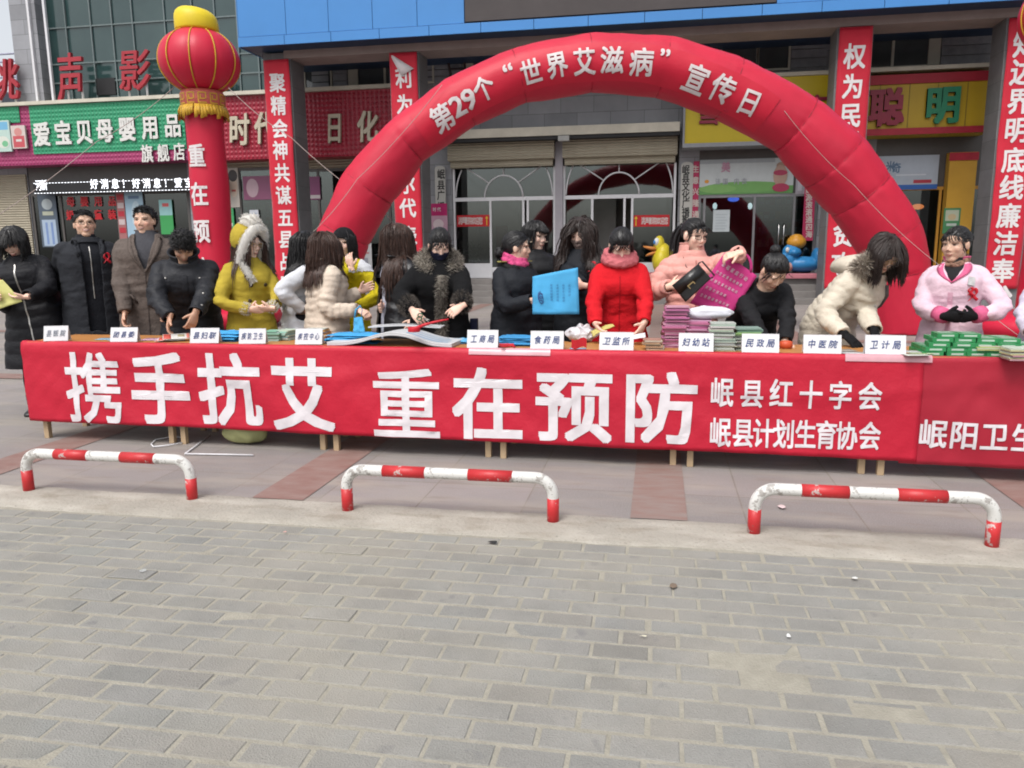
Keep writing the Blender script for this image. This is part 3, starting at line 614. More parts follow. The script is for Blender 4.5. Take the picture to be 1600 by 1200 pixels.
def welcome(px0, px1, py0, py1, s, arrow, lab):
    x0, x1, z0, z1 = rp(px0, py0, px1, py1, Yw-.03); t = thing('welcome_sign', lab, 'sign', ((x0+x1)/2, Yw-.03, z0))
    mb = MB(); mb.box(x0, x1, Yw-.04, Yw-.028, z0, z1); mb.build('plate', M('red_plate_mat', (.52, .012, .02), .45, .06, 3), t)
    mb = MB(); n_ = len(s); a0, a1 = (px0+5, px1-14) if arrow > 0 else (px0+15, px1-5)
    textY(mb, s, line((a0, (py0+py1)/2), (a1, (py0+py1)/2), n_), 6.6, 12, Yw-.043, .012); mb.build('lettering', white_l, t)
    xa_ = at(px1-4 if arrow > 0 else px0+4, py0, Yw)[0]; zc = (z0+z1)/2; mb = MB(); h = .13
    mb.box(xa_-.012, xa_+.012, Yw-.047, Yw-.042, zc-h, zc+h*.6); mb.add([(xa_-.05, Yw-.046, zc+h*.45), (xa_+.05, Yw-.046, zc+h*.45), (xa_, Yw-.046, zc+h)], [(0, 1, 2)]); mb.build('arrow', M('yellow_arrow_mat', (.7, .5, .03), .5), t)
welcome(714, 765, 336, 354, '洮声影院欢迎您', 1, 'small red welcome sign with yellow arrow on the left entrance glass')
welcome(990, 1046, 336, 354, '洮声影院欢迎您', -1, 'small red welcome sign with yellow arrow on the right entrance glass')
# posters, stickers and shelves of the shops
poster('poster', 1093, 248, 1240, 303, Yw-.06, (.62, .66, .66), [(0, .78, 1, 1, (.16, .38, .12)), (.5, .8, .45, .16, (.2, .45, .13), 0), (.2, .84, .2, .12, (.25, .5, .15), 0), (0, .0, .8, .12, (.42, .45, .47)), (.08, .62, .025, .05, (.8, .35, .05), 0), (.2, .63, '法', .06, (.4, .42, .45)), (.28, .63, '国', .06, (.4, .42, .45)), (.4, .63, '内', .06, (.4, .42, .45)), (.48, .63, '衣', .06, (.4, .42, .45)), (.28, .22, '美', .1, (.62, .3, .42)), (.86, .22, .045, .1, (.45, .28, .2), 0), (.86, .5, .075, .3, (.55, .36, .28), 0), (.86, .42, .075, .08, (.5, .05, .12), 0), (.87, .84, .09, .12, (.5, .05, .12), 0)], 'wide pale poster with green bushes and a model in red, over the right shop door')
poster('poster', 1244, 250, 1278, 303, Yw-.05, (.45, .42, .47), [(.1, .1, .3, .9, (.62, .6, .65)), (.4, .2, .6, .8, (.2, .22, .3)), (.7, .1, .9, .9, (.6, .5, .55))], 'narrow grey striped poster beside the wide pale one')
poster('paper_notice', 1114, 328, 1140, 362, Yw-.04, (.62, .68, .70), [(.15, .2+.13*i, .85-.1*(i % 2), .225+.13*i, (.42, .48, .52)) for i in range(6)], 'white sheet of paper stuck on the shop door right of the entrance', 'notice')
poster('poster', 1372, 243, 1466, 296, Yw-.06, (.52, .58, .66), [(0, .86, 1, 1, (.04, .15, .5)), (.2, .3, '米', .16, (.12, .2, .32)), (.3, .35, '奇', .16, (.12, .2, .32)), (.6, .72, .9, .82, (.55, .05, .08)), (.3, .55, .8, .59, (.75, .8, .85))], 'pale blue poster with a red ribbon over the orange shop door')
poster('poster', 1474, 325, 1500, 365, Yw-.33, (.08, .28, .12), [(.1, .08, .9, .5, (.55, .6, .45)), (.5, .35, .25, .12, (.65, .5, .3), 0), (.2, .6, .8, .7, (.6, .65, .6))], 'small green poster on the orange pillar of the right shop')
poster('poster', 671, 318, 699, 372, Yw-.6, (.62, .36, .46), [(0, 0, 1, .35, (.55, .02, .16)), (.3, .17, '时', .2, (.8, .75, .75)), (.55, .17, '代', .2, (.8, .75, .75)), (.5, .6, .3, .15, (.8, .65, .68), 0), (.15, .78, .85, .82, (.7, .25, .4))], 'pink poster stand in front of the left entrance pier', 'poster', .03)
poster('poster', 62, 300, 90, 386, Yw-.04, (.10, .13, .17), [(.5, .22, .3, .1, (.45, .5, .52), 0), (.2, .35, .8, .42, (.5, .52, .4)), (.12, .5, .88, .98, (.42, .52, .66)), (.3, .55, .42, .95, (.2, .3, .55)), (.6, .55, .72, .95, (.2, .3, .55))], 'dark poster of blue bottles beside the beige roller shutter')
poster('poster', 184, 300, 196, 376, Yw-.05, (.40, .16, .16), [(.1, .05+.17*i, .9, .16+.17*i, [(.5, .03, .05), (.62, .5, .5)][i % 2]) for i in range(5)], 'narrow red and white paper strip on the left shop window')
poster('poster', 197, 298, 225, 376, Yw-.05, (.38, .55, .68), [(.2, .1, .8, .16, (.15, .25, .4)), (.6, .5, .28, .3, (.55, .7, .78), 0)], 'light blue poster behind the man in the grey brown coat')
poster('poster', 250, 312, 270, 366, Yw-.05, (.05, .35, .10), [(0, 0, 1, .45, (.30, .55, .56)), (.25, .1, .75, .2, (.6, .1, .1))], 'green and teal poster in the left shop window')
poster('poster', 357, 262, 373, 324, Yw-.05, (.55, .50, .45), [(.5, .45, .4, .3, (.68, .55, .45), 0), (.5, .2, .45, .15, (.06, .05, .05), 0), (.3, .55, .7, .6, (.5, .1, .1))], 'beige poster of a face beside the lantern column')
poster('poster', 352, 325, 366, 372, Yw-.05, (.06, .38, .14), [(.2, .5, .8, .6, (.7, .75, .7))], 'plain green poster under the poster of a face')
poster('poster', 380, 275, 428, 312, Yw-.05, (.26, .08, .16), [(.3, .5, .2, .4, (.5, .35, .4), 0)], 'dark magenta poster between the lantern column and the first pillar')
poster('poster', 476, 276, 500, 312, Yw-.05, (.22, .05, .14), [(0, .8, 1, .95, (.5, .45, .45))], 'dark plum poster right of the first pillar')
poster('paper_notice', 390, 328, 404, 340, Yw-.05, (.6, .62, .68), [(.2, .4, .8, .6, (.3, .35, .5))], 'small pale notice in the window left of the first pillar', 'notice')
poster('paper_notice', 561, 380, 581, 426, Yw-.4, (.55, .55, .56), [(.2, .3, .8, .36, (.5, .2, .2)), (.3, .5, .7, .75, (.3, .3, .35))], 'pale standing notice seen under the left side of the arch', 'notice')
# couplet strips
def strip(px, py0, py1, s, lab, Y=Yw-.2, wd=17, c=(.45, .03, .1)):
    x0, x1, z0, z1 = rp(px-wd/2, py0, px+wd/2, py1, Y); t = thing('paper_couplet', lab, 'couplet', ((x0+x1)/2, Y, z0)); mb = MB(); mb.box(x0, x1, Y, Y+.012, z0, z1); mb.build('paper', M('couplet_mat', c, .5, .15, 4), t)
    mb = MB(); textY(mb, s, line((px, py0+12), (px, py1-10), len(s)), 11, 12, Y-.003, .02); mb.build('lettering', M('pale_print_mat', (.62, .55, .5), .5), t)
strip(1264, 285, 376, '财源滚滚通四海', 'crimson paper couplet beside the glass door right of the entrance')
strip(1087, 252, 345, '生意兴隆通', 'crimson paper couplet half hidden behind the right ivory name board', Yw-.08, 9)
# red stick-on characters on the left shop glass
for row_, (py, s) in enumerate(((315, '母婴用品'), (336, '奶粉童装'))):
    mb = MB(); textY(mb, s, line((110, py), (175, py-1), 4), 13, 14, Yw-.028, .03); tag(mb.build('window_lettering', M('red_plate_mat', (.52, .012, .02), .45, .06, 3), None, tuple(at(140, py, Yw-.03))), ['upper row of red characters stuck on the left shop window', 'lower row of red characters stuck on the left shop window'][row_], 'lettering')
def shelf(px0, px1, py0, py1, Y, cols, lab, rows=5):
    x0, x1, z0, z1 = rp(px0, py0, px1, py1, Y); z0 = max(z0, PLAT); t = thing('display_shelf', lab, 'shelf', ((x0+x1)/2, Y, PLAT)); mb = MB(); mb.box(x0, x1, Y+.38, Y+.42, PLAT, z1)
    for s_ in (x0, x1-.04): mb.box(s_, s_+.04, Y, Y+.379, PLAT, z1)
    mb.build('rack', M('shelf_mat', (.35, .34, .33), .6), t); hh = (z1-PLAT)/rows; g = MB()
    for r in range(rows):
        sb = MB(); sb.box(x0+.041, x1-.041, Y+.005, Y+.375, PLAT+r*hh, PLAT+r*hh+.03); sb.build('shelf_board', M('shelf_mat', (.35, .34, .33), .6), t); x = x0+.06
        while x < x1-.2:
            wd = random.uniform(.09, .17); c = random.choice(cols); c = [min(1, max(.01, q*random.uniform(.7, 1.3))) for q in c]
            hgt = hh*random.uniform(.5, .85); g.box(x, x+wd-.012, Y+.03, Y+.28, PLAT+r*hh+.032, PLAT+r*hh+.03+hgt, 0, c)
            if random.random() < .6: g.quad((x+.015, Y+.028, PLAT+r*hh+.05), (x+wd-.03, Y+.028, PLAT+r*hh+.05), (x+wd-.03, Y+.028, PLAT+r*hh+.03+hgt*.55), (x+.015, Y+.028, PLAT+r*hh+.03+hgt*.55), col=[.6, .6, .6])
            x += wd
    tag(g.build('goods', M('print_mat', (.9, .9, .9), .45, .05, 6, attr=True, spec=.4), t), kind='stuff')
bl = [(.15, .4, .65), (.5, .65, .75), (.6, .62, .62), (.1, .25, .5)]; mixd = [(.5, .1, .12), (.6, .55, .5), (.15, .3, .5), (.55, .4, .1), (.1, .35, .2), (.6, .3, .4)]
shelf(98, 184, 318, 470, Yw+.7, bl, 'shelf of pale blue packs in the left shop'); shelf(226, 296, 310, 470, Yw+.9, mixd, 'shelf of mixed goods in the left shop behind the bending man')
shelf(356, 436, 312, 470, Yw+.7, mixd, 'shelf of mixed goods between lantern column and first pillar', 6); shelf(458, 555, 312, 470, Yw+.8, [(.3, .28, .3), (.2, .2, .25), (.4, .3, .3)], 'shelf of dull goods right of the first pillar', 6)
shelf(565, 650, 318, 470, Yw+1., [(.3, .1, .12), (.2, .2, .22), (.45, .4, .4)], 'shelf of dark goods seen between the arch and the second pillar', 6)
shelf(1180, 1270, 300, 470, Yw+1.2, mixd, 'shelf of coloured goods behind the glass door right of the entrance', 6)
# lit lamps in the right shops
for px, py, c, lab, Y in ((1117, 322, (.85, .9, 1), 'small white lamp glowing inside the shop right of the entrance, left one', Yw+.6), (1172, 322, (.85, .9, 1), 'small white lamp glowing inside the shop right of the entrance, right one', Yw+.6), (1434, 323, (1, .25, .08), 'orange red lamp glowing inside the orange framed shop', Yw+.5), (1146, 311, (.1, .2, 1.), 'small blue lit sign inside the shop right of the entrance', Yw+.5)):
    p = at(px, py, Y); mb = MB(); r = .09 if c[2] < .5 or c[0] < .5 else .075; mb.ell(p, (r*1.7, r, r*.8) if r > .08 else (r*.8, r, r*1.2), 12, 8); tag(mb.build('lamp', M('lamp_%d' % px, c, .4, .02, 3, emit=2.2), None, tuple(p)), lab, 'lamp')
# red cloth goods inside right shop
# potted palms behind the entrance glass
leafm = M('palm_leaf_mat', (.035, .085, .03), .5, .3, 6)
for k, (px, h) in enumerate(((705, 1.25), (742, 1.15), (1012, .9))):
    p = at(px, 405, Yw+.7); t = thing('potted_palm', ['dark potted palm behind the left entrance glass, left one', 'dark potted palm behind the left entrance glass, right one', 'small potted palm behind the glass near the yellow duck'][k], 'plant', (p[0], Yw+.7, PLAT))
    mb = MB(); mb.loft([[(p[0]+r*math.cos(a), Yw+.7+r*math.sin(a), PLAT+z) for a in np.linspace(0, 2*PI, 14, endpoint=False)] for r, z in ((.13, 0), (.17, .28), (.185, .3), (.185, .33), (.15, .33))]); mb.build('pot', M('white_pot_mat', (.5, .5, .48), .4), t)
    mb = MB()
    for i in range(46):
        a = random.uniform(0, 2*PI); ln = random.uniform(.5, .95)*h*.7; el = random.uniform(.5, 1.35); b = V(p[0], Yw+.7, PLAT+.32+random.uniform(0, .35)*h); d = V(math.cos(a)*math.cos(el), math.sin(a)*math.cos(el), math.sin(el)); s_ = V(-math.sin(a), math.cos(a), 0)
        for q in range(2): pass
        pts = [b+d*ln*u+V(0, 0, -.45*ln*u*u*u) for u in np.linspace(0, 1, 6)]; ws = [.008, .03, .04, .034, .02, .002]
        mb.grid([[q-s_*w_, q+V(0, 0, -.006), q+s_*w_] for q, w_ in zip(pts, ws)], 0, True)
    mb.build('fronds', leafm, t)
# ------------------------------------------------------------------ hanging banners on the pillars
def cloth_red(name, c=(.60, .010, .035), c2=None):
    m = M(name, c, .62, .10, 1.6, .25, 260, sheen=.15); return m
bred = cloth_red('red_banner_cloth')
blet = M('banner_letter_mat', (.78, .74, .74), .55, .05, 8)
def pillar_banner(k, s, ys, w_, h_, ybot, lab, peel=False):
    x0, x1 = pils[k][0]+.03, pils[k][0]+.03+.705; Y = Yp-.05; zt_ = zf-.19; zb = at(0.5*(at(0, 0, 1)[0]), 0, 1)[2]*0+.42
    t = thing('pillar_banner', lab, 'banner', ((x0+x1)/2, Y, zb)); mb = MB(); P = []
    def off(x, z): return -.018*math.sin(z*2.1+k)-.012*math.sin(z*5.3+x*4+k*2)-.01*mnoise.noise((x*3+k, z*2.5, 0))-.012
    for z in np.linspace(zb, zt_, 60):
        P.append([(x, Y+off(x, z), z) for x in np.linspace(x0, x1, 9)])
    if peel:
        P = [[(x, y, z) for x, y, z in r if True] for r in P]
    mb.grid(P); o = mb.build('cloth', bred, t); sd_ = o.modifiers.new('solid', 'SOLIDIFY'); sd_.thickness = .004
    pxc = None
    for ch, py in zip(s, ys):
        pc = at(800, py, Y); xc = (x0+x1)/2
        # height of the photograph row above this banner
        lo, hi = 0., 12.
        for _ in range(40):
            m_ = (lo+hi)/2; v = RC@(np.array([xc, Y, m_])-C0); pyy = 600+FPX*v[1]/v[2]
            if pyy > py: lo = m_
            else: hi = m_
        zc = m_; mb = MB(); put(mb, ch, lambda x, y, d: (xc+x, Y+off(xc+x, zc+y)-.008-d, zc+y), w_, h_, .022, 0, 0, 1); mb.build('character', blet, t)
    if peel:
        pts = [V(x0-.005, Y-.03, zt_), V(x0+.62, Y-.10, zt_-.42), V(x0+.30, Y-.20, zt_-.5), V(x0+.12, Y-.14, zt_-.2)]
        mb = MB(); mb.grid([[pts[0], pts[0]+V(.003, 0, 0), pts[0]+V(.006, 0, 0)], [V(x0+.2, Y-.05, zt_-.13), V(x0+.16, Y-.06, zt_-.17), V(x0+.1, Y-.05, zt_-.2)], [V(x0+.42, Y-.06, zt_-.27), V(x0+.32, Y-.08, zt_-.32), V(x0+.2, Y-.06, zt_-.37)], [V(x0+.63, Y-.06, zt_-.40), V(x0+.48, Y-.09, zt_-.48), V(x0+.30, Y-.06, zt_-.55)]])
        q = mb.build('folded_corner', M('banner_back_mat', (.78, .72, .73), .6, .06, 4), t); q.modifiers.new('solid', 'SOLIDIFY').thickness = .006
    return t
pillar_banner(0, '聚精会神共谋五县战略', [129, 165, 201, 235, 270, 305, 340, 374, 409, 444], .44, .50, 500, 'red vertical banner with white characters on the first pillar, right of the lantern column')
pillar_banner(1, '利为民谋尔代表人民', [122, 163, 205, 247, 288, 325, 368, 410, 450], .44, .50, 480, 'red vertical banner with folded white top corner, behind the left side of the arch', True)
pillar_banner(2, '权为民用扶贫攻坚', [88, 135, 180, 222, 318, 367, 412, 457], .47, .56, 480, 'red vertical banner on the pillar behind the right side of the arch')
pillar_banner(3, '知边界明底线廉洁奉公', [70, 113, 158, 203, 250, 293, 337, 380, 423, 464], .50, .56, 500, 'red vertical banner on the rightmost pillar behind the woman in pink')
# ------------------------------------------------------------------ the inflatable arch
ared = M('inflatable_red_mat', (.56, .014, .045), .52, .10, 1.6, .45, 6, spec=.35)
ared_t = M('arch_strip_mat', (.60, .012, .04), .5, .06, 2, .3, 12)
AO = atz(1412, 520, 0); adir = nrm(V(math.cos(YAW)*1, -math.sin(YAW)*1, 0)); anor = V(-adir[1], adir[0], 0)   # anor points away
adir = nrm(V(math.cos(.176), math.sin(.176), 0)); anor = V(-adir[1], adir[0], 0)
def onarch(px, py, off=0.):
    d = _ray(px, py); o = AO+anor*off; k = ((o-C0)@anor)/(d@anor); p = C0+d*k; q = p-AO; return np.array([q@adir, q[2]])
outer = [(442, 560), (456, 470), (500, 355), (535, 280), (605, 195), (704, 121), (800, 77), (922, 52), (1046, 58), (1168, 97), (1282, 162), (1352, 232), (1392, 285), (1437, 362), (1450, 425), (1454, 522)]
inner = [(536, 560), (540, 470), (578, 375), (617, 307), (664, 248), (742, 195), (822, 160), (922, 143), (1024, 150), (1110, 178), (1205, 228), (1250, 275), (1295, 322), (1338, 375), (1362, 430), (1372, 522)]
ctr = []; rads = []
for a, b in zip(outer, inner):
    p, q = onarch(*a), onarch(*b); ctr.append((p+q)/2); rads.append(np.linalg.norm(p-q)/2)
ctr = np.array(ctr); rads = np.array(rads)
ctr[0] = (ctr[1][0]-.15, .0); ctr[-1][1] = 0.; rads[0] = rads[1]; rads[-1] = rads[-2]
ARCH = thing('inflatable_arch', 'big red inflatable arch with a white slogan standing behind the tables', 'arch', tuple(AO))
def a3(u, off, z): return AO+adir*u+anor*off+V(0, 0, z)
mb = MB(); rings = []; NS = 80
cl = []; rl = []; dl = []
for i in range(len(ctr)-1):
    sl_ = np.linalg.norm(ctr[i+1]-ctr[i])
    for t in (0, .025, .06, .12, .25, .4, .55, .7, .84, .92, .96):
        # each chamber bulges a little between its seams
        cl.append(ctr[i]*(1-t)+ctr[i+1]*t); rl.append((rads[i]*(1-t)+rads[i+1]*t)*(1+.022*math.sin(PI*t)**.7-.016*math.exp(-(min(t, 1-t)*sl_/.035)**2))); dl.append(min(t, 1-t)*sl_)
cl.append(ctr[-1]); rl.append(rads[-1]); dl.append(0); cl = np.array(cl); rl = np.array(rl)
tg = np.array([nrm(cl[min(i+2, len(cl)-1)]-cl[max(i-2, 0)]) for i in range(len(cl))])
for c, r0_, t, d0 in zip(cl, rl, tg, dl):
    n2 = V(-t[1], t[0]); ring_ = []; e_ = math.exp(-(d0/.16)**2)
    for q in np.linspace(0, 2*PI, NS, endpoint=False):
        r = r0_*(1+.013*e_*(mnoise.noise((math.cos(q)*7, math.sin(q)*7, c[0]*.7))+.6*math.sin(q*17+c[0]*3))); ring_.append(a3(c[0]+n2[0]*r*math.cos(q), -r*math.sin(q), c[1]+n2[1]*r*math.cos(q)))
    rings.append(ring_)
for ring, sc in ((rings[0], .97), (rings[-1], .97)):
    for j, p in enumerate(ring): p[2] = max(0.01, p[2]*.2)
mb.loft(rings, True)
body = mb.build('arch_tube', ared, ARCH)

av = verts(body.data); nv = normals(body.data); wl = wloc(ARCH)
av += nv*(.016*vnoise(av+wl, (1.7, 1.7, 2.2), 3.)+.011*vnoise(av+wl, (5, 5, 6), 8.))[:, None]; setverts(body.data, av)
bvh = BVHTree.FromPolygons([tuple(v) for v in av+wl], [tuple(p.vertices) for p in body.data.polygons])
def onsurf(u, z, lift):
    o = a3(u, -1.5, z); h = bvh.ray_cast(Vector(o), Vector(anor)); p = np.array(h[0]) if h[0] is not None else a3(u, -.2, z)
    return p-anor*lift
# slogan strip stitched on the front
def spine(f):      # along the arch, between two photograph columns of the slogan
    return f
st_pts = [(655, 205), (691, 180), (735, 148), (800, 118), (850, 104), (913, 96), (960, 95), (1005, 97), (1050, 106), (1090, 122), (1130, 138), (1172, 160), (1200, 180)]
st2 = np.array([onarch(*p, off=-.4) for p in st_pts])
ss = np.linspace(0, len(st2)-1, 60); SPN = np.stack([np.interp(ss, range(len(st2)), st2[:, k]) for k in (0, 1)], 1)
for _ in range(4): SPN[1:-1] = (SPN[:-2]+SPN[2:]+2*SPN[1:-1])/4
mb = MB(); P = []
for i, c in enumerate(SPN):
    t = nrm(SPN[min(i+1, 59)]-SPN[max(i-1, 0)]); n2 = V(-t[1], t[0]); hw = .27
    P.append([onsurf(*(c+n2*h), .010+.008*mnoise.noise((i*.35, h*5, 2))) for h in np.linspace(-hw, hw, 9)])
mb.grid(P); mb.build('slogan_strip', ared_t, ARCH)
for ch, px, py, w_, h_, rt in (('第', 691, 183, 36, 42, 28), ('2', 714, 164, 46, 42, 27), ('9', 732, 153, 46, 42, 26), ('个', 756, 138, 34, 38, 24), ('“', 795, 113, 40, 40, 18), ('世', 830, 112, 34, 40, 13), ('界', 870, 101, 34, 40, 10), ('艾', 913, 96, 36, 42, 3), ('滋', 956, 94, 37, 42, -1), ('病', 1002, 97, 38, 43, -4), ('”', 1038, 91, 40, 40, -8), ('宣', 1087, 124, 38, 44, -22), ('传', 1129, 139, 38, 42, -23), ('日', 1170, 160, 34, 40, -22)):
    c = onarch(px, py, -.42); k = np.linalg.norm(onarch(px+1, py, -.42)-c); mb = MB()
    put(mb, ch, lambda x, y, d: onsurf(c[0]+x, c[1]+y, .024+d), w_*k, h_*k, .02, 0, 0, 2, None, 0, rad(rt+1)); mb.build('slogan_character', M('slogan_letter_mat', (.72, .66, .66), .55, .08, 6), ARCH)
# seams and small dark tie marks
for i in range(1, len(ctr)-1):
    mb = MB(); r = rads[i]*.985; t = nrm(ctr[i+1]-ctr[i-1]); n2 = V(-t[1], t[0]); mb.tube([a3(ctr[i][0]+n2[0]*r*math.cos(q), -r*math.sin(q), ctr[i][1]+n2[1]*r*math.cos(q)) for q in np.linspace(0, 2*PI, 40)], .007, 5); mb.build('seam', M('arch_seam_mat', (.36, .01, .03), .5), ARCH)
# ------------------------------------------------------------------ guy ropes
ropem = M('rope_mat', (.40, .33, .30), .8)
def rope(pts, lab, r=.006):
    mb = MB(); out = []
    for a, b in zip(pts, pts[1:]):
        a, b = np.asarray(a), np.asarray(b); n_ = 10
        for i in range(n_): t = i/n_; out.append(a*(1-t)+b*t+V(0, 0, -.06*4*t*(1-t)))
    out.append(np.asarray(pts[-1])); mb.tube(out, r, 5); tag(mb.build('guy_rope', ropem, None, tuple(out[-1])), lab, 'rope')
# ------------------------------------------------------------------ lantern columns
lred = M('lantern_red_mat', (.58, .012, .045), .45, .06, 1.2, .1, 8); lyel = M('lantern_yellow_mat', (.78, .60, .02), .5, .06, 3); lgold = M('gold_braid_mat', (.62, .36, .03), .5, .2, 8)
def lantern(xc, Y, lab, lean=0., text=None, DZ=.33):
    t = thing('lantern_column', lab, 'lantern', (xc, Y, 0)); N = 32; zc = 4.48+DZ
    sx = lambda z: xc+lean*(z-1.4)
    def ring(r, z, wob=0): return [(sx(z)+r*math.cos(a), Y+r*math.sin(a), z) for a in np.linspace(0, 2*PI, N, endpoint=False)]
    mb = MB(); mb.loft([ring(r, z) for r, z in ((.9, 0), (1.08, .06), (1.16, .18), (1.12, .30), (.95, .37), (.6, .39), (.3, .38))]); mb.build('base_cushion', lred, t)
    mb = MB(); mb.loft([ring(.335+.01*math.sin(z*3.2), z) for z in np.linspace(.37, 3.75+DZ, 44)]); o = mb.build('column', lred, t)
    av = verts(o.data); av += normals(o.data)*(.012*vnoise(av, (3, 3, 1.3), 5))[:, None]; setverts(o.data, av)
    # ribbed ball
    mb = MB(); rr = []; ng = 10
    for i in range(1, 22):
        th = PI*i/22; z = zc-.55*math.cos(th); r0 = .705*math.sin(th)**.82
        rr.append([(sx(z)+r0*(1-.028*abs(math.cos(a*ng/2))**10)*math.cos(a), Y+r0*(1-.028*abs(math.cos(a*ng/2))**10)*math.sin(a), z) for a in np.linspace(0, 2*PI, 100, endpoint=False)])
    mb.loft(rr); mb.build('lantern_ball', lred, t)
    for j in range(ng):
        a = 2*PI*(j+.5)/ng+PI/ng; mb = MB(); pts = []
        for i in range(2, 21): th = PI*i/22; z = zc-.55*math.cos(th); r0 = .705*math.sin(th)**.82*.985+.006; pts.append((sx(z)+r0*math.cos(a), Y+r0*math.sin(a), z))
        mb.tube(pts, .012, 5); mb.build('gold_rib', lgold, t)
    mb = MB(); mb.loft([ring(r, z) for r, z in ((.36, 4.98+DZ), (.375, 5.02+DZ), (.375, 5.15+DZ), (.368, 5.22+DZ), (.345, 5.28+DZ), (.30, 5.33+DZ), (.24, 5.365+DZ), (.16, 5.385+DZ), (.07, 5.395+DZ))]); 
    mb.v = [(x, y, z+(.0 if z < 5.1+DZ else -.05*(x-sx(5))/.37)) for x, y, z in mb.v]; mb.build('yellow_cap', lyel, t)
    mb = MB(); mb.loft([ring(r, z) for r, z in ((.36, 3.66+DZ), (.385, 3.70+DZ), (.39, 3.90+DZ), (.36, 3.96+DZ))]); mb.build('neck_band', M('neck_band_mat', (.55, .12, .09), .5, .2, 12), t)
    mb = MB()
    for j in range(12):
        a = 2*PI*j/12
        for du, dv, wd, hg in ((0, .085, .14, .02), (0, -.085, .14, .02), (-.065, 0, .02, .17), (.06, .03, .02, .1), (.0, -.02, .09, .02), (-.03, .02, .02, .06)):
            def cp(u, v): q = a+u/.394; return (sx(3.8)+.394*math.cos(q), Y+.394*math.sin(q), 3.80+DZ+v)
            mb.add([cp(du-wd/2, dv-hg/2), cp(du, dv-hg/2), cp(du+wd/2, dv-hg/2), cp(du+wd/2, dv+hg/2), cp(du, dv+hg/2), cp(du-wd/2, dv+hg/2)], [(0, 1, 4, 5), (1, 2, 3, 4)])
    mb.build('fret_pattern', lgold, t)
    mb = MB()
    for j in range(46):
        a = 2*PI*j/46+random.uniform(-.03, .03); ln = random.uniform(.14, .26); b0 = V(sx(3.66)+.395*math.cos(a), Y+.395*math.sin(a), 3.69+DZ); tn = V(-math.sin(a), math.cos(a), 0); ou = V(math.cos(a), math.sin(a), 0)
        mb.grid([[b0-tn*.03, b0+tn*.03], [b0-tn*.034+ou*.03-V(0, 0, ln*.5), b0+tn*.03+ou*.035-V(0, 0, ln*.5)], [b0-tn*.03+ou*.02-V(0, 0, ln), b0+tn*.034+ou*.045-V(0, 0, ln*.93)]])
    o = mb.build('fringe', lgold, t); o.modifiers.new('solid', 'SOLIDIFY').thickness = .006
    if text:
        for ch, px, py, w_, h_ in text:
            d = _ray(px, py); k = None; o2 = C0[:2]-V(sx(2.5), Y); dd = d[:2]; A_ = dd@dd; B_ = 2*o2@dd; Cc = o2@o2-.345**2; disc = B_*B_-4*A_*Cc; k = (-B_-math.sqrt(max(disc, 0)))/(2*A_); p = C0+d*k; a0 = math.atan2(p[1]-Y, p[0]-sx(p[2])); mb = MB()
            put(mb, ch, lambda x, y, dd_: (sx(p[2]+y)+(.354+dd_)*math.cos(a0+x/.35), Y+(.354+dd_)*math.sin(a0+x/.35), p[2]+y), w_, h_, .024, 0, 0, 2); mb.build('character', blet, t)
    return t
LY = 13.6; lxc = at(329, 300, LY)[0]
lantern(lxc, LY, 'red inflatable lantern column with yellow cap standing left of the arch', -.008, [('重', 306, 243, .36, .42), ('在', 310, 303, .38, .43), ('预', 313, 361, .38, .44), ('防', 315, 420, .38, .44)])
rxc = at(1648, 300, 13.2)[0]
lantern(rxc, 13.2, 'red inflatable lantern column cut off by the right edge of the picture', .004, None, .20)
def P3(px, py, Y): return at(px, py, Y)
rope([P3(272, 136, 13.3), P3(150, 222, 11.9), P3(-60, 372, 10.)], 'thin pale rope from the left lantern neck down to the far left')
rope([P3(357, 137, 13.3), P3(455, 215, 13.), P3(600, 330, 12.6), P3(690, 430, 12.3)], 'thin pale rope from the left lantern neck down across the first pillar')
rope([a3(*(lambda q: (q[0], -.42, q[1]))(onarch(692, 135, -.3))), a3(*(lambda q: (q[0], -.62, q[1]))(onarch(560, 280, -.55))), a3(*(lambda q: (q[0], -.9, q[1]))(onarch(478, 372, -.9)))], 'thin pale rope running down the front of the left side of the arch', .0045)
rope([a3(*(lambda q: (q[0], -.5, q[1]))(onarch(1222, 175, -.4))), a3(*(lambda q: (q[0], -.6, q[1]))(onarch(1330, 290, -.5))), P3(1475, 420, 12.4), P3(1600, 530, 11.6)], 'thin pale rope running down the right side of the arch past the woman in pink', .004)
# ------------------------------------------------------------------ barriers
whp = M('white_barrier_paint', (.70, .69, .66), .45, .05, 4, .15, 30, spec=.45); rdp = M('red_barrier_paint', (.55, .025, .03), .45, .1, 6, .15, 30, spec=.45)
def chipped(m, col, lo):
    n = m.node_tree; L = n.links.new; b = n.nodes['Principled BSDF']; src = b.inputs['Base Color'].links[0].from_socket; tc = n.nodes['Texture Coordinate']
    for sc, a, c, k in ((16, lo, col, .9), (60, lo+.03, (.12, .1, .09), .7)):
        q = n.nodes.new('ShaderNodeTexNoise'); q.inputs['Scale'].default_value = sc; q.inputs['Detail'].default_value = 5; q.inputs['Roughness'].default_value = .7; L(tc.outputs['Object'], q.inputs[0])
        r = n.nodes.new('ShaderNodeMapRange'); r.inputs[1].default_value = a; r.inputs[2].default_value = a+.02; r.inputs[4].default_value = k; L(q.outputs[0], r.inputs[0])
        x = n.nodes.new('ShaderNodeMix'); x.data_type = 'RGBA'; L(r.outputs[0], x.inputs[0]); L(src, x.inputs[6]); x.inputs[7].default_value = (*col, 1); src = x.outputs[2]; col = (.12, .1, .09)
    L(src, b.inputs['Base Color'])
chipped(whp, (.28, .26, .24), .585); chipped(rdp, (.42, .37, .35), .60)
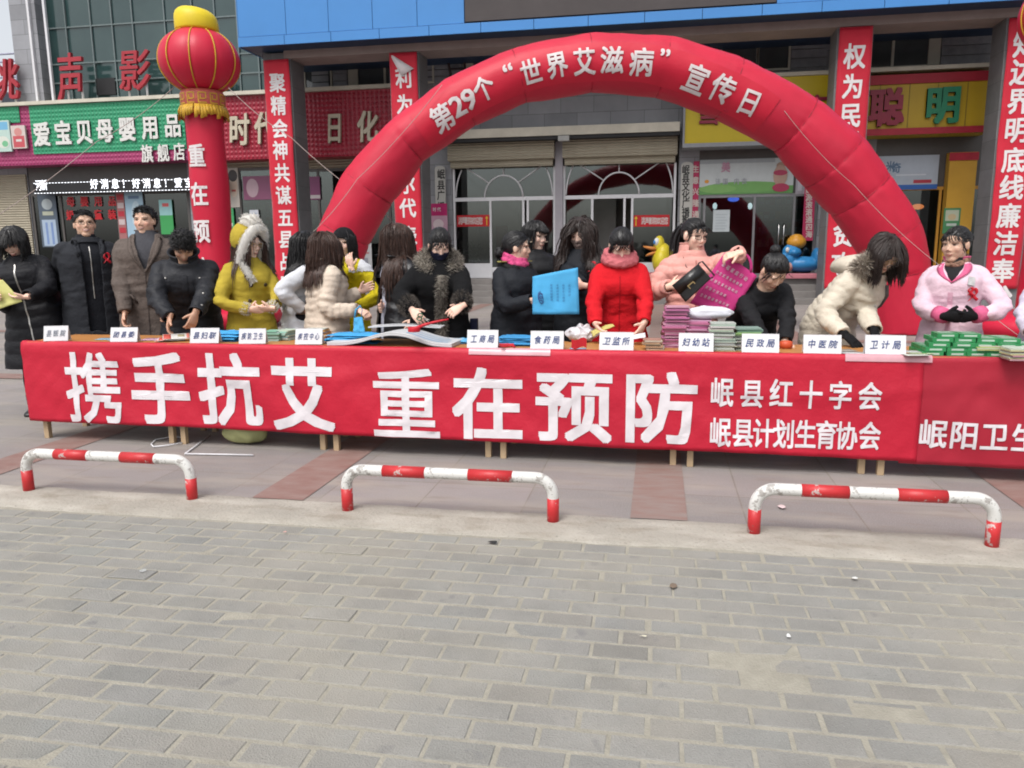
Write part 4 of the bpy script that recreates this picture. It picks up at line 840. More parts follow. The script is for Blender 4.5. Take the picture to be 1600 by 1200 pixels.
def hoop(x0, x1, Y, lab, h=.27):
    t = thing('barrier', lab, 'barrier', ((x0+x1)/2, Y, 0), 'hoop barriers along the pavement edge'); r = .0305; R = .095; W = x1-x0
    p = [(x0, Y, z) for z in (0, .13)]; bend = [(x0+R-R*math.cos(a), Y, h-r-R+R*math.sin(a)) for a in np.linspace(0, PI/2, 9)]
    q = [(x1-(x-x0), y, z) for x, y, z in bend][::-1]; zt_ = h-r
    m = [x0+.215, x0+.215+(W-.43)*.335, x0+.215+(W-.43)*.665, x1-.215]
    mb = MB(); mb.tube([(x0, Y, .132)]+bend+[(m[0], Y, zt_)], r, 16, 0, False, side=(0, 1, 0)); mb.build('white_bend', whp, t)
    mb = MB(); mb.tube([(m[3], Y, zt_)]+q+[(x1, Y, .132)], r, 16, 0, False, side=(0, 1, 0)); mb.build('white_bend', whp, t)
    mb = MB(); mb.tube([(m[1], Y, zt_), (m[2], Y, zt_)], r, 16, 0, False, side=(0, 1, 0)); mb.build('white_band', whp, t)
    for a, b in ((m[0], m[1]), (m[2], m[3])): mb = MB(); mb.tube([(a+.001, Y, zt_), ((a+b)/2, Y, zt_), (b-.001, Y, zt_)], r+.0012, 16, 0, True, side=(0, 1, 0)); mb.build('red_band', rdp, t)
    for x in (x0, x1): mb = MB(); mb.tube([(x, Y, -.02), (x, Y, .07), (x, Y, .133)], r+.0012, 16, 0, True, side=(0, 1, 0)); mb.build('red_foot', rdp, t)
    return t
hoop(-3.735, -2.64, 3.935, 'low red and white hoop barrier at the left, bent end chipped')
hoop(-1.665, -.515, 3.897, 'low red and white hoop barrier in the middle of the pavement edge')
hoop(.505, 1.60, 3.887, 'low red and white hoop barrier at the right')
# ------------------------------------------------------------------ the row of tables
TZ = .762
def yf(x): return 5.12-.0135*(x+4.7)
wood = M('orange_tabletop_mat', (.52, .23, .07), .45, .14, 2, .1, 30, stretch=(1, 6, 1)); legm = M('pale_leg_mat', (.50, .36, .22), .6, .1, 6)
TD = .52
txs = [-4.72, -3.53, -2.305, -1.075, .182, 1.352, 2.55]
tlab = ['plain table with orange top at the far left end of the row', 'plain table with orange top in front of the bending man', 'plain table with orange top carrying the open white magazines', 'plain table with orange top in front of the woman in red', 'plain table with orange top carrying the pink booklet stacks', 'plain table with orange top carrying the green boxes']
for i, (a, b) in enumerate(zip(txs, txs[1:])):
    y0 = yf((a+b)/2); t = thing('table', tlab[i], 'table', ((a+b)/2, y0+TD/2, 0), 'tables in the long row')
    mb = MB(); mb.box(a+.004, b-.004, y0, y0+TD, TZ-.028, TZ); mb.build('tabletop', wood, t, bevel=.004)
    mb = MB(); mb.box(a+.04, b-.04, y0+.03, y0+.05, TZ-.10, TZ-.029); mb.box(a+.04, b-.04, y0+TD-.05, y0+TD-.03, TZ-.10, TZ-.029); mb.build('apron', legm, t)
    for x in (a+.055, b-.055):
        for y in (y0+.052, y0+TD-.055): mb = MB(); mb.box(x-.02, x+.02, y-.02, y+.02, 0, TZ-.029); mb.build('leg', legm, t, bevel=.003)
# ------------------------------------------------------------------ the long banners
tb_l = M('banner_red_cloth', (.60, .012, .040), .55, .08, 1.1, .35, 26, col2=(.50, .010, .034)); tb_2 = M('second_banner_cloth', (.42, .010, .032), .55, .1, 1.2, .22, 300, sheen=.1)
def front_off(x, z):
    e = (TZ-z)
    return -.012*mnoise.noise((x*1.3, z*.9, 1))*min(1, e*4)-.009*math.sin((x*1.0+z*1.6)*3.1)*min(1, e*3)-.013*mnoise.noise((x*4.5+z*5, z*2.2, 5))*min(1, e*4+.1)-.006*mnoise.noise((x*13-z*9, z*5, 9))*min(1, e*4+.2)-.007*math.exp(-((e-.16-.10*math.sin(x*1.7))/.045)**2)-.014*e
def table_banner(name, x0, x1, zb0, zb1, m_, lab, dy=0., wrap=True):
    t = thing(name, lab, 'banner', ((x0+x1)/2, yf((x0+x1)/2), 0)); n_ = max(24, int((x1-x0)/.03)); P = []
    for i in range(n_+1):
        x = x0+(x1-x0)*i/n_; yb = yf(x)-.013-dy; zb = zb0+(zb1-zb0)*i/n_+.004*math.sin(x*3.1); col = []
        over = .035+.012*mnoise.noise((x*2, 0, 3))
        col.append((x, yf(x)+over, TZ+.004+dy*.3)); col.append((x, yf(x)+.006, TZ+.005+dy*.3)); col.append((x, yb, TZ-.006))
        for t_ in np.linspace(.04, 1, 22): z = TZ-.006+(zb-TZ+.006)*t_; col.append((x, yb+front_off(x, z), z))
        P.append(col)
    if wrap:
        edge = P[0]; P = [[(x+.012*0-.002, y+.05, z) for x, y, z in edge], [(x-.008+.004*math.sin(z*9), y+.015, z) for x, y, z in edge]]+P
    mb = MB(); mb.grid(P); o = mb.build('cloth', m_, t); o.modifiers.new('solid', 'SOLIDIFY').thickness = .0025
    return t
XB0, XB1 = -4.765, at(1437, 640, yf(1.6))[0]
T1 = table_banner('table_banner', XB0, XB1, .150, .112, tb_l, 'long red cloth banner with big white slogan hanging from the table row')
T2 = table_banner('table_banner', XB1-.10, 3.6, .098, .07, tb_2, 'darker red second banner at the right end of the table row', -.006, False)
blm = M('banner_film_mat', (.80, .75, .78), .32, .05, 5, .35, 14, spec=.5)
def bput(t, ch, px, py, w_, h_, bold, dy=0., nm='character'):
    Y = yf(at(px, py, 5.07)[0])-.02; c = at(px, py, Y); k = mpp(px, py, Y); mb = MB()
    put(mb, ch, lambda x, y, d: (c[0]+x, yf(c[0]+x)-.013-dy+front_off(c[0]+x, c[2]+y)-.003-d, c[2]+y), w_*k, h_*k, bold, 0, 0, 2); mb.build(nm, blm, t)
for ch, px, py, w_, h_ in (('携', 147, 606, 92, 104), ('手', 249, 607, 95, 106), ('抗', 358, 609, 101, 108), ('艾', 473, 617, 104, 112), ('重', 635, 631, 112, 114), ('在', 762, 631, 116, 116), ('预', 896, 635, 124, 118), ('防', 1031, 637, 121, 120)): bput(T1, ch, px, py, w_, h_, .014 if ch in '携重' else .024)
for ch, px, py in zip('岷县红十字会', (1128, 1175, 1221, 1267, 1313, 1359), (613, 615, 615, 617, 618, 619)): bput(T1, ch, px, py, 38, 50, .018)
for ch, px, py in zip('岷县计划生育协会', (1125, 1161, 1193, 1225, 1259, 1291, 1323, 1359), (675, 676, 677, 678, 679, 680, 681, 681)): bput(T1, ch, px, py, 35, 50, .018)
for ch, px, py in zip('岷阳卫生院', (1458, 1506, 1553, 1602, 1650), (678, 680, 682, 684, 686)): bput(T2, ch, px, py, 46, 52, .018, -.006)
tape = M('clear_tape_mat', (.62, .32, .36), .25, .1, 8, spec=.6)
for x0, x1 in ((732, 790), (783, 860), (1320, 1455)):
    mb = MB(); a = at(x0, 549, 5.05)[0]; b = at(x1, 553, 5.05)[0]
    mb.grid([[(x, yf(x)+.02, TZ+.0085), (x, yf(x)-.003, TZ+.0095), (x, yf(x)-.0175, TZ-.008), (x, yf(x)-.0185+front_off(x, TZ-.035), TZ-.034)] for x in np.linspace(a, b, 12)]); mb.build('clear_tape', tape, T1)
# ------------------------------------------------------------------ name cards
card = M('white_card_mat', (.74, .74, .76), .5, .03, 4); ink = M('blue_ink_mat', (.03, .06, .22), .6, .2, 8); ink2 = M('faint_ink_mat', (.25, .27, .33), .6, .2, 8)
cards = [(85, 533, 36, 21, '县医院', 18), (193, 534, 43, 20, '团县委', 9), (319, 536, 46, 21, '县妇联', 7), (394, 537, 42, 21, '疾防卫生', 10), (482, 538, 43, 22, '疾控中心', 7), (752, 544.5, 49, 25, '工商局', 3), (853, 546.5, 52, 25, '食药局', 2), (962, 549, 53, 25, '卫监所', 0), (1088, 551, 53, 25.5, '妇幼站', -1), (1191, 554, 56, 26, '民政局', -2), (1292, 557, 56, 26, '中医院', -2), (1392, 558, 59, 27, '卫计局', -3)]
for k, (px, py, w_, h_, s, yw) in enumerate(cards):
    p = atz(px, py, TZ+.006); p[1] = max(p[1], yf(p[0])+.018); kk = 1/((RC@(p-C0))[2]**-1*FPX); W, H = w_*kk, h_*kk*1.10; a = rad(yw); ax = V(math.cos(a), math.sin(a), 0); ay = V(-math.sin(a), math.cos(a), 0); tl = .30
    t = thing('name_card', '', 'name card', tuple(p), 'white folded name cards along the tables')
    t['label'] = ['folded white card with faint writing, leftmost on the tables', 'folded white card 团县委 in front of the man in grey brown coat', 'folded white card 县妇联 in front of the bending man', 'folded white card with cramped writing in front of the woman in yellow', 'folded white card 疾控中心 in front of the cream jacket', 'folded white card 工商局 right of the open magazines', 'folded white card 食药局 beneath the blue bag', 'folded white card 卫监所 in front of the woman in red', 'folded white card 妇幼站 in front of the booklet stacks', 'folded white card 民政局 in front of the crouching woman', 'folded white card 中医院 beside the black glove', 'folded white card 卫计局 left of the green boxes'][k]
    D = H*tl; top = p+ay*D+V(0, 0, H); mb = MB()
    for s_ in (0, 2): f0 = p+ay*D*s_; mb.add([f0-ax*W/2, f0+ax*W/2, top+ax*W/2, top-ax*W/2]+[q+ay*.0015*(1 if s_ == 0 else -1) for q in (f0-ax*W/2, f0+ax*W/2, top+ax*W/2, top-ax*W/2)], [(0, 1, 2, 3), (7, 6, 5, 4), (0, 4, 5, 1), (1, 5, 6, 2), (3, 7, 4, 0)])
    mb.build('folded_sheet', card, t); up = nrm(top-p); nn = nrm(np.cross(ax, up)); 
    if nn[1] > 0: nn = -nn
    cen = (p+top)/2; mb = MB(); n_ = len(s); random.seed(k+3)
    for i, ch in enumerate(s):
        u = (i-(n_-1)/2)*W*.84/n_
        put(mb, ch, lambda x, y, d: cen+ax*(u+x)+up*y+nn*(.0008+d), W*.80/n_*random.uniform(.75, .92), H*.5*random.uniform(.9, 1.05), .010 if n_ < 4 else .006, 0, 0, 0, None, .22+random.uniform(-.06, .06), random.uniform(-.05, .08))
    mb.build('handwriting', ink2 if k == 0 else ink, t)
random.seed(11)
# ------------------------------------------------------------------ papers, bags, boxes on the tables
prt = M('print_mat', (.9, .9, .9), .45, .05, 6, attr=True, spec=.4)
def flat_rect(mb, c, w_, d_, h_, yaw, col, tilt=0.):
    a = rad(yaw); ax = V(math.cos(a), math.sin(a), 0); ay = V(-math.sin(a)*math.cos(tilt), math.cos(a)*math.cos(tilt), math.sin(tilt)); az = np.cross(ax, ay); mb.obox(c, ax, ay, az, w_/2, d_/2, h_/2, 0, col)
def stack(px, py, w_, d_, n_, th, cols, lab, name='booklet_stack', jit=.008, yaw=0, z0=None, cat='booklets', back=0.):
    p = atz(px, py, TZ+.001 if z0 is None else z0); p[1] += back; p[0] *= (p[1]/(p[1]-back)); z = p[2]; mb = MB()
    for i in range(n_):
        c = cols[i % len(cols)] if not callable(cols) else cols(i/n_); c = [q*random.uniform(.9, 1.06) for q in c]; t = th*random.uniform(.7, 1.3)
        flat_rect(mb, V(p[0]+random.gauss(0, jit), p[1]+d_/2+random.gauss(0, jit), z+t/2), w_*random.uniform(.97, 1.02), d_, t*.93, yaw+random.gauss(0, 2.2), c); z += t
    o = mb.build(name, prt, None, tuple(p)); tag(o, lab, cat); return z, p
def sheet(px, py, w_, d_, yaw, col, lab, bits=(), name='leaflet', z=.002, tilt=0., bend=.0, cat='leaflet'):
    p = atz(px, py, TZ+z); a = rad(yaw); ax = V(math.cos(a), math.sin(a), 0); ay = V(-math.sin(a)*math.cos(tilt), math.cos(a)*math.cos(tilt), math.sin(tilt)); az = np.cross(ax, ay); mb = MB(); c = p+ay*d_/2
    def S(u, v, k=0): return c+ax*u*w_/2+ay*v*d_/2+az*(bend*(1-u*u)+.001+.0006*k)
    us = np.linspace(-1, 1, 7); mb.grid([[S(u, v) for v in (-1, 0, 1)] for u in us], 0, True, col)
    for k, (u0, v0, u1, v1, cc) in enumerate(bits): mb.grid([[S(u, v, k+1) for v in (v0, v1)] for u in np.linspace(u0, u1, 4)], 0, True, cc)
    o = mb.build(name, prt, None, tuple(p)); o.modifiers.new('solid', 'SOLIDIFY').thickness = .0008; return tag(o, lab, cat)
sheet(160, 531, .13, .12, 12, (.30, .50, .66), 'pale blue leaflet lying left of the card 团县委'); sheet(175, 532.5, .10, .11, -8, (.42, .58, .70), 'paler blue leaflet tucked under the card 团县委', z=.003)
sheet(232, 532, .17, .16, 8, (.62, .36, .48), 'pink leaflet lying right of the card 团县委'); sheet(246, 531, .12, .14, -14, (.66, .44, .54), 'second pink leaflet beside the fanned white ones', z=.004)
for k, (px, py, yw, z) in enumerate(((262, 533, 22, .006), (268, 532, 30, .012), (276, 530, 34, .02))): sheet(px, py, .19, .12, yw, (.72, .70, .66), ['white leaflet with red edge at the bottom of the fan', 'white leaflet with red edge in the middle of the fan', 'white leaflet with red edge and brown picture on top of the fan'][k], [(-.95, -.9, -.4, .9, (.66, .10, .07)), (.1, -.2, .6, .6, (.42, .36, .2)), (.75, -.8, .95, .9, (.7, .2, .15))], z=z, tilt=.12*k)
def bag_pile(px0, px1, py, h, col, lab, n_=4, d_=.16, name='cloth_bag_pile'):
    a, b = atz(px0, py, TZ), atz(px1, py, TZ); mb = MB(); W = b[0]-a[0]; c0 = (a+b)/2
    for i in range(n_):
        w_ = W*random.uniform(.72, .95); x0 = c0[0]+random.uniform(-.5, .5)*(W-w_); y0 = a[1]+random.uniform(0, .03); z0 = TZ+.003+h*i/n_; sd_ = random.uniform(0, 9); P = []
        for v in np.linspace(0, 1, 9):
            P.append([(x0+(u-.5)*w_+.012*mnoise.noise((v*3, sd_, 0)), y0+v*d_+.012*mnoise.noise((u*3, sd_, 2)), z0+max(0, h/n_*(.55+.6*mnoise.noise((u*4+sd_, v*3, 1)))*min(1, 9*u, 9*(1-u), 6*v+.15)+.004*mnoise.noise((u*19, v*9, sd_)))) for u in np.linspace(0, 1, 26)])
        P = [[(x, y, z0-.002) for x, y, z in P[0]]]+P; mb.grid(P)
    o = mb.build(name, M('cloth_%d' % int(px0), col, .75, .12, 12, .25, 300), None, (c0[0], a[1], TZ)); return tag(o, lab, 'bags')
skyb = (.055, .36, .72)
bag_pile(305, 376, 534, .075, skyb, 'crumpled pile of sky blue cloth bags right of the card 县妇联', 4)
bag_pile(500, 590, 537, .07, skyb, 'crumpled pile of sky blue cloth bags in front of the cream jacket', 5)
bag_pile(700, 735, 538, .03, (.12, .42, .70), 'flat sky blue cloth bags under the right end of the open magazines', 2)
bag_pile(768, 868, 541, .065, (.045, .28, .58), 'crumpled pile of deep blue cloth bags between two name cards', 5)
stack(424, 533, .10, .14, 9, .008, [(.35, .62, .55), (.55, .66, .6), (.28, .55, .45)], 'stack of pale green booklets behind the card with cramped writing', yaw=6); stack(441, 532, .11, .14, 8, .0085, [(.38, .66, .58), (.6, .68, .62)], 'stack of mint green booklets left of the card 疾控中心', yaw=-10)
stack(494, 533, .15, .12, 11, .0085, [(.66, .30, .07), (.62, .56, .5), (.68, .36, .12)], 'stack of orange and white leaflets behind the card 疾控中心', yaw=5)
# the big open magazines
def open_mag(px0, px1, py, lab, prof, z0, d_, yaw, bits=(), th=.016):
    a, b = atz(px0, py, TZ), atz(px1, py, TZ); W = b[0]-a[0]; A = rad(yaw); mb = MB(); us = np.linspace(0, 1, 40)
    hz = np.interp(us, [q[0] for q in prof], [q[1] for q in prof]); hz = np.convolve(np.pad(hz, 3, 'edge'), np.ones(7)/7, 'valid')
    def S(u, v, dz): h = float(np.interp(u, us, hz)); x = u*W; y = v*d_; return (a[0]+x*math.cos(A)-y*math.sin(A), a[1]+.012+x*math.sin(A)+y*math.cos(A), TZ+z0+h*(1-.12*v)+dz)
    top = [[S(u, v, th) for v in np.linspace(0, 1, 8)] for u in us]; bot = [[S(u, v, 0) for v in np.linspace(0, 1, 8)] for u in us]
    mb.grid(top, 0, True, (.70, .71, .73)); mb.grid([r[::-1] for r in bot], 0, True, (.45, .45, .47))
    for k in range(4):
        f0, f1 = th*k/4, th*(k+1)/4; mb.grid([[S(u, -.012*(k % 2)*.3, f0), S(u, 0, f1)] for u in us], 0, False, [(.60, .61, .64), (.72, .72, .73)][k % 2])
    for e in (0, 1): mb.grid([[S(e, v, 0), S(e, v, th)] for v in np.linspace(0, 1, 8)], 0, False, (.68, .68, .7))
    mb.grid([[S(u, 1, 0), S(u, 1, th)] for u in us], 0, False, (.6, .6, .62))
    for u0, v0, u1, v1, c in bits: mb.grid([[S(u, v, th+.0015) for v in np.linspace(v0, v1, 4)] for u in np.linspace(u0, u1, 12)], 0, True, c)
    o = mb.build('open_magazine', prt, None, tuple(a)); return tag(o, lab, 'magazine')
open_mag(510, 712, 541, 'thick open white magazine bent into an arch, blue bars on its right pages', [(0, .0), (.18, .004), (.34, .04), (.45, .075), (.6, .078), (.72, .048), (.80, .012), (.9, .004), (1, -.0)], .004, .33, -1, [(.62, .18, .95, .26, (.20, .42, .66)), (.62, .40, .95, .47, (.25, .46, .68)), (.62, .62, .93, .68, (.3, .5, .7)), (.62, .8, .9, .84, (.45, .55, .66)), (.14, .3, .48, .33, (.5, .5, .53)), (.14, .42, .5, .45, (.55, .55, .58)), (.14, .54, .48, .57, (.52, .52, .55)), (.14, .66, .44, .69, (.52, .52, .55))], .024)
open_mag(575, 690, 534, 'thinner open white magazine lying on top of the arched one', [(0, .0), (.3, .012), (.5, .016), (.75, .008), (1, .0)], .100, .16, 3, [(.1, .2, .9, .26, (.55, .56, .6)), (.1, .5, .85, .54, (.58, .58, .6))], .008)
# clear bag, small things
def lump(px, py, w_, d_, h_, mat_, lab, name, cat, seed=0, n_=18, z0=TZ+.002, rough=.3, X=None):
    p = atz(px, py, z0) if X is None else V(*X); mb = MB(); rings = []
    for i in range(1, 10):
        th = PI*i/18*1.9; th = min(th, PI*.98); z = (1-math.cos(th))/2; rr = math.sin(th)**.6
        rings.append([(p[0]+w_/2*rr*math.cos(a)*(1+rough*mnoise.noise((math.cos(a)*2+seed, math.sin(a)*2, z*3))), p[1]+d_/2+d_/2*rr*math.sin(a)*(1+rough*mnoise.noise((math.cos(a)*2, math.sin(a)*2+seed, z*3+4))), z0+h_*z*(1+rough*mnoise.noise((math.cos(a)*1.5, math.sin(a)*1.5, seed)))) for a in np.linspace(0, 2*PI, n_, endpoint=False)])
    mb.loft(rings); o = mb.build(name, mat_, None, tuple(p)); s_ = o.modifiers.new('s', 'SUBSURF'); s_.levels = s_.render_levels = 2; return tag(o, lab, cat)
cl = M('clear_plastic_mat', (.55, .52, .54), .2, .2, 14, .9, 40, col2=(.66, .63, .65), spec=.6, detail=6)
lump(907, 536, .22, .15, .10, cl, 'crumpled clear plastic bag with red print in front of the dark uniforms', 'plastic_bag', 'bag', 2, 30, rough=.75)
mb = MB(); p = atz(905, 536, TZ+.05); mb.grid([[p+V(u*.05, -.012+.004*math.sin(u*4), v*.03+.01*math.sin(u*3)) for v in (-1, 0, 1)] for u in np.linspace(-1, 1, 6)]); bpl = mb.build('red_print', M('red_plate_mat', (.52, .012, .02)), bpy.data.objects['plastic_bag'])
sheet(903, 545.5, .11, .06, 4, (.36, .48, .68), 'small blue slip of paper beside the card 食药局')
mb = MB(); p = atz(792, 541, TZ+.008); mb.tube([p+V(.05*math.cos(t*2.2)*(1+.1*t)-.02, .02*math.sin(t*2.9), .006+.006*math.sin(t*3)) for t in np.linspace(0, 6, 40)], .006, 6); tag(mb.build('red_string', M('ribbon_red_mat', (.60, .015, .03), .45, .1, 8), None, tuple(p)), 'loose coil of red string in front of the deep blue bags', 'string')
stack(1021, 547, .115, .09, 9, .0075, [(.55, .36, .26), (.62, .55, .46), (.5, .3, .2)], 'low stack of brown and cream booklets left of the pink stack', yaw=2)
pk = [(.62, .22, .38), (.66, .36, .48), (.58, .18, .34)]
zp1, _ = stack(1055, 545, .155, .12, 29, .0092, pk, 'tall stack of pink booklets left of the card 妇幼站', yaw=2, back=.05)
zp2, p2_ = stack(1090, 547, .16, .12, 20, .0092, pk, 'stack of pink booklets behind the card 妇幼站, under the white bundle', yaw=-2, jit=.01, back=.12)
gw = [(.58, .60, .54), (.50, .58, .50), (.62, .62, .6), (.45, .52, .42)]
stack(1127, 551, .155, .12, 21, .0088, gw, 'stack of grey white booklets right of the card 妇幼站', yaw=1, back=.07); stack(1165, 551, .16, .12, 17, .009, lambda t: (.30, .46, .40) if t > .8 else ((.38, .55, .2) if t > .7 else random.choice(gw)), 'stack of booklets with blue and green covers behind the card 民政局', yaw=4, jit=.011, back=.10)
q = atz(1107, 547, TZ); lump(0, 0, .33, .13, .085, M('white_film_mat', (.72, .72, .78), .3, .06, 8, .5, 30), 'white plastic wrapped bundle lying on the booklet stacks', 'wrapped_bundle', 'bundle', 5, 22, zp2+.002, .25, (q[0], q[1]+.10, zp2))
mb = MB(); p = atz(1229, 545, TZ+.002); mb.loft([[p+V(r*math.cos(a)*1.3, r*math.sin(a)+.03, z) for a in np.linspace(0, 2*PI, 14, endpoint=False)] for r, z in ((.030, 0), (.034, .02), (.03, .045), (.018, .05))]); tag(mb.build('tape_roll', M('orange_red_mat', (.62, .09, .03), .45, .1, 6), None, tuple(p)), 'orange red roll beside the hand of the crouching woman', 'tape')
for k, (px, py, w_, yw, c) in enumerate(((1335, 553, .16, -10, (.60, .60, .6)), (1328, 549, .12, 20, (.45, .38, .33)), (1437, 556, .14, 12, (.66, .67, .6)), (1440, 553, .13, -6, (.55, .66, .35)), (1425, 551, .12, 3, (.62, .64, .6)))): sheet(px, py, w_, .10, yw, c, ['white leaflet under the black gloved fingers', 'brownish leaflet beside the black glove', 'white booklet right of the card 卫计局', 'yellow green booklet between the card 卫计局 and the green boxes', 'pale booklet tucked behind the card 卫计局'][k], z=.003+.004*k)
# green boxes
gb = M('green_box_mat', (.03, .26, .085), .4, .12, 9, spec=.45); gbw = M('box_print_mat', (.45, .58, .48), .4, .15, 9)
L_, D_, H_ = .118, .065, .0262
proto = thing('green_box', 'small flat green medicine box in the big pile at the right end', 'box', (0, 0, 0), 'green medicine boxes piled on the right table')
mb = MB(); mb.box(-L_/2, L_/2, -D_/2, D_/2, 0, H_); c1 = mb.build('carton', gb, proto, bevel=.0015)
mb = MB(); mb.quad((-L_*.3, -D_/2-.0008, H_*.3), (L_*.3, -D_/2-.0008, H_*.3), (L_*.3, -D_/2-.0008, H_*.72), (-L_*.3, -D_/2-.0008, H_*.72)); mb.quad((-L_*.32, -D_*.25, H_+.0008), (L_*.32, -D_*.25, H_+.0008), (L_*.32, D_*.2, H_+.0008), (-L_*.32, D_*.2, H_+.0008)); c2 = mb.build('white_panel', gbw, proto)
pa = atz(1450, 558, TZ); first = True
for lay, (nx, ny, xo) in enumerate(((5, 4, -.01), (5, 4, .0), (5, 3, .03), (4, 3, .05), (2, 2, .07))):
    for iy in range(ny):
        for ix in range(nx):
            if random.random() < .07 and lay > 1: continue
            x = pa[0]+.055+xo+ix*(L_+.003)+random.gauss(0, .004); y = yf(pa[0])+.055+iy*(D_+.004)+.02*(lay > 2)+random.gauss(0, .003); z = TZ+.001+lay*(H_+.0012)
            if first: r = proto; first = False
            else:
                r = proto.copy(); COL.objects.link(r)
                for ch in (c1, c2): d = ch.copy(); COL.objects.link(d); d.parent = r
            r.location = (x, y, z); r.rotation_euler = (0, 0, rad(random.gauss(0, 3)))
zz, _ = stack(1600, 564, .16, .12, 9, .0085, [(.55, .3, .36), (.62, .55, .3), (.6, .6, .55)], 'stack of pink and yellow booklets at the far right of the table', yaw=4)
stack(1560, 548, .22, .10, 4, .008, [(.5, .62, .2), (.62, .64, .5)], 'yellow green booklets on the table behind the green boxes at right', z0=TZ+.04)
mb = MB(); p = atz(740, 520, TZ+.001); mb.box(p[0]-.03, p[0]+.03, p[1], p[1]+.05, TZ+.001, TZ+.115); tag(mb.build('dark_case', M('navy_case_mat', (.012, .016, .06), .5, .2, 8), None, tuple(p), bevel=.008), 'small upright navy case on the table right of the fur coat', 'case')
# ------------------------------------------------------------------ under the tables
sackm = M('yellow_sack_mat', (.42, .43, .20), .6, .15, 6, .4, 60)
p = atz(361, 704, 0); lump(0, 0, .36, .26, .24, sackm, 'crumpled yellow green sack under the banner', 'sack', 'sack', 8, 22, .002, .3, (p[0], p[1]+.10, 0))
mb = MB(); a, b, c = atz(328, 680, .01), atz(289, 709, .01), atz(396, 711, .01); mb.tube([a, b], .006, 6); mb.tube([b, c], .006, 6); tag(mb.build('white_trunking', M('white_plastic_mat', (.72, .72, .74), .4), None, tuple(b)), 'thin white bent plastic strip lying on the pavement before the sack', 'strip')
mb = MB(); mb.tube([atz(x, y, .012) for x, y in ((290, 683), (265, 683), (243, 687), (236, 694), (240, 698), (260, 696), (285, 692))], .005, 6); tag(mb.build('white_cable', M('white_plastic_mat', (.72, .72, .74), .4), None, tuple(atz(236, 694))), 'looped white cable on the pavement near the table leg', 'cable')
# ------------------------------------------------------------------ people
def frame(a): a = rad(a); return V(math.sin(a), -math.cos(a), 0), V(math.cos(a), math.sin(a), 0)    # facing (0 = to the camera side, + = viewer's right), side
Zv = V(0, 0, 1)
def rotv(v, ax, ang): return np.array(Matrix.Rotation(ang, 3, Vector(ax)) @ Vector(v))
def ik(s, w_, l1, l2, pole):
    d = w_-s; L = np.linalg.norm(d); 
    if L > (l1+l2)*.995: w_ = s+d*((l1+l2)*.995/L); d = w_-s; L = np.linalg.norm(d)
    u = d/L; x = (l1*l1-l2*l2+L*L)/(2*L); hgt = math.sqrt(max(l1*l1-x*x, 1e-6)); p = pole-u*(pole@u); return s+u*x+nrm(p)*hgt, w_
def curve(pts, n):                     # smooth path through 3 points
    pts = [np.asarray(p) for p in pts]; out = []; P = [2*pts[0]-pts[1]]+pts+[2*pts[-1]-pts[-2]]
    for i in range(1, len(P)-2):
        for t in np.linspace(0, 1, n, endpoint=False):
            a, b, c, d = P[i-1], P[i], P[i+1], P[i+2]; k = .72
            m1, m2 = k*(c-a)/2, k*(d-b)/2; out.append((2*t**3-3*t*t+1)*b+(t**3-2*t*t+t)*m1+(-2*t**3+3*t*t)*c+(t**3-t*t)*m2)
    out.append(pts[-1]); return out
def hand_mb(wr, d, n, thumb, curl=.5, sc=1., spread=.12, grow=0., only=None):
    """palm, four unequal fingers and a thumb: d = towards the fingers, n = out of the palm, thumb = +1/-1 along n x d"""
    d = nrm(d); n = nrm(n-d*(n@d)); l = np.cross(n, d)*thumb; mb = MB(); g = grow
    rings = []
    for t, hw, ht, c in ((-.035, .027, .021, 0), (0, .027, .019, 0), (.03, .036, .0165, .003), (.065, .042, .0145, .004), (.09, .040, .012, .003)):
        o = wr+d*t*sc-n*c*sc; rings.append([o+(l*math.cos(q)*(hw*sc+g)+n*math.sin(q)*(ht*sc+g)) for q in np.linspace(0, 2*PI, 14, endpoint=False)])
    mb.loft(rings)
    for i, (o, ln) in enumerate(((.031, .070), (.0105, .078), (-.0105, .072), (-.030, .056))):
        c_ = curl*(1+.12*(i-1)) if not hasattr(curl, '__len__') else curl[i]; sp = spread*(1.5-i)*.55; f = nrm(d*math.cos(sp)+l*math.sin(sp)); p = wr+d*.083*sc+l*o*sc-n*.002; pts = [p]; a = 0
        for fr, k in ((.44, .55), (.31, 1.0), (.25, .75)):
            a += c_*k; dirr = f*math.cos(a)+n*math.sin(a)
            for h_ in (.5, .5): p = p+dirr*ln*fr*h_*sc; pts.append(p)
        r = np.array([.0098, .0092, .0088, .0088, .0080, .0076, .0060])*sc+g; mb.tube(pts, r, 8)
    tp = wr+d*.022*sc+l*.026*sc+n*.004; td = nrm(d*.62+l*.7+n*.25); pts = [tp-td*.01, tp+td*.022*sc, tp+td*.04*sc, tp+td*.04*sc+nrm(td+d*.5+n*.35*min(1, np.mean(curl)+.3))*.030*sc]
    mb.tube(pts, np.array([.0135, .0125, .0105, .0075])*sc+g, 8); return mb
def fill(verts_, faces, cols, name, smooth=True):
    me = bpy.data.meshes.new(name); me.from_pydata(np.asarray(verts_).tolist(), [], faces); me.polygons.foreach_set('use_smooth', [smooth]*len(faces))
    if cols is not None:
        ca = me.color_attributes.new('Col', 'FLOAT_COLOR', 'POINT'); c = np.ones((len(verts_), 4), np.float32); c[:, :3] = cols; ca.data.foreach_set('color', c.ravel())
    me.update(); return me
def polys(me): 
    return [tuple(p.vertices) for p in me.polygons]
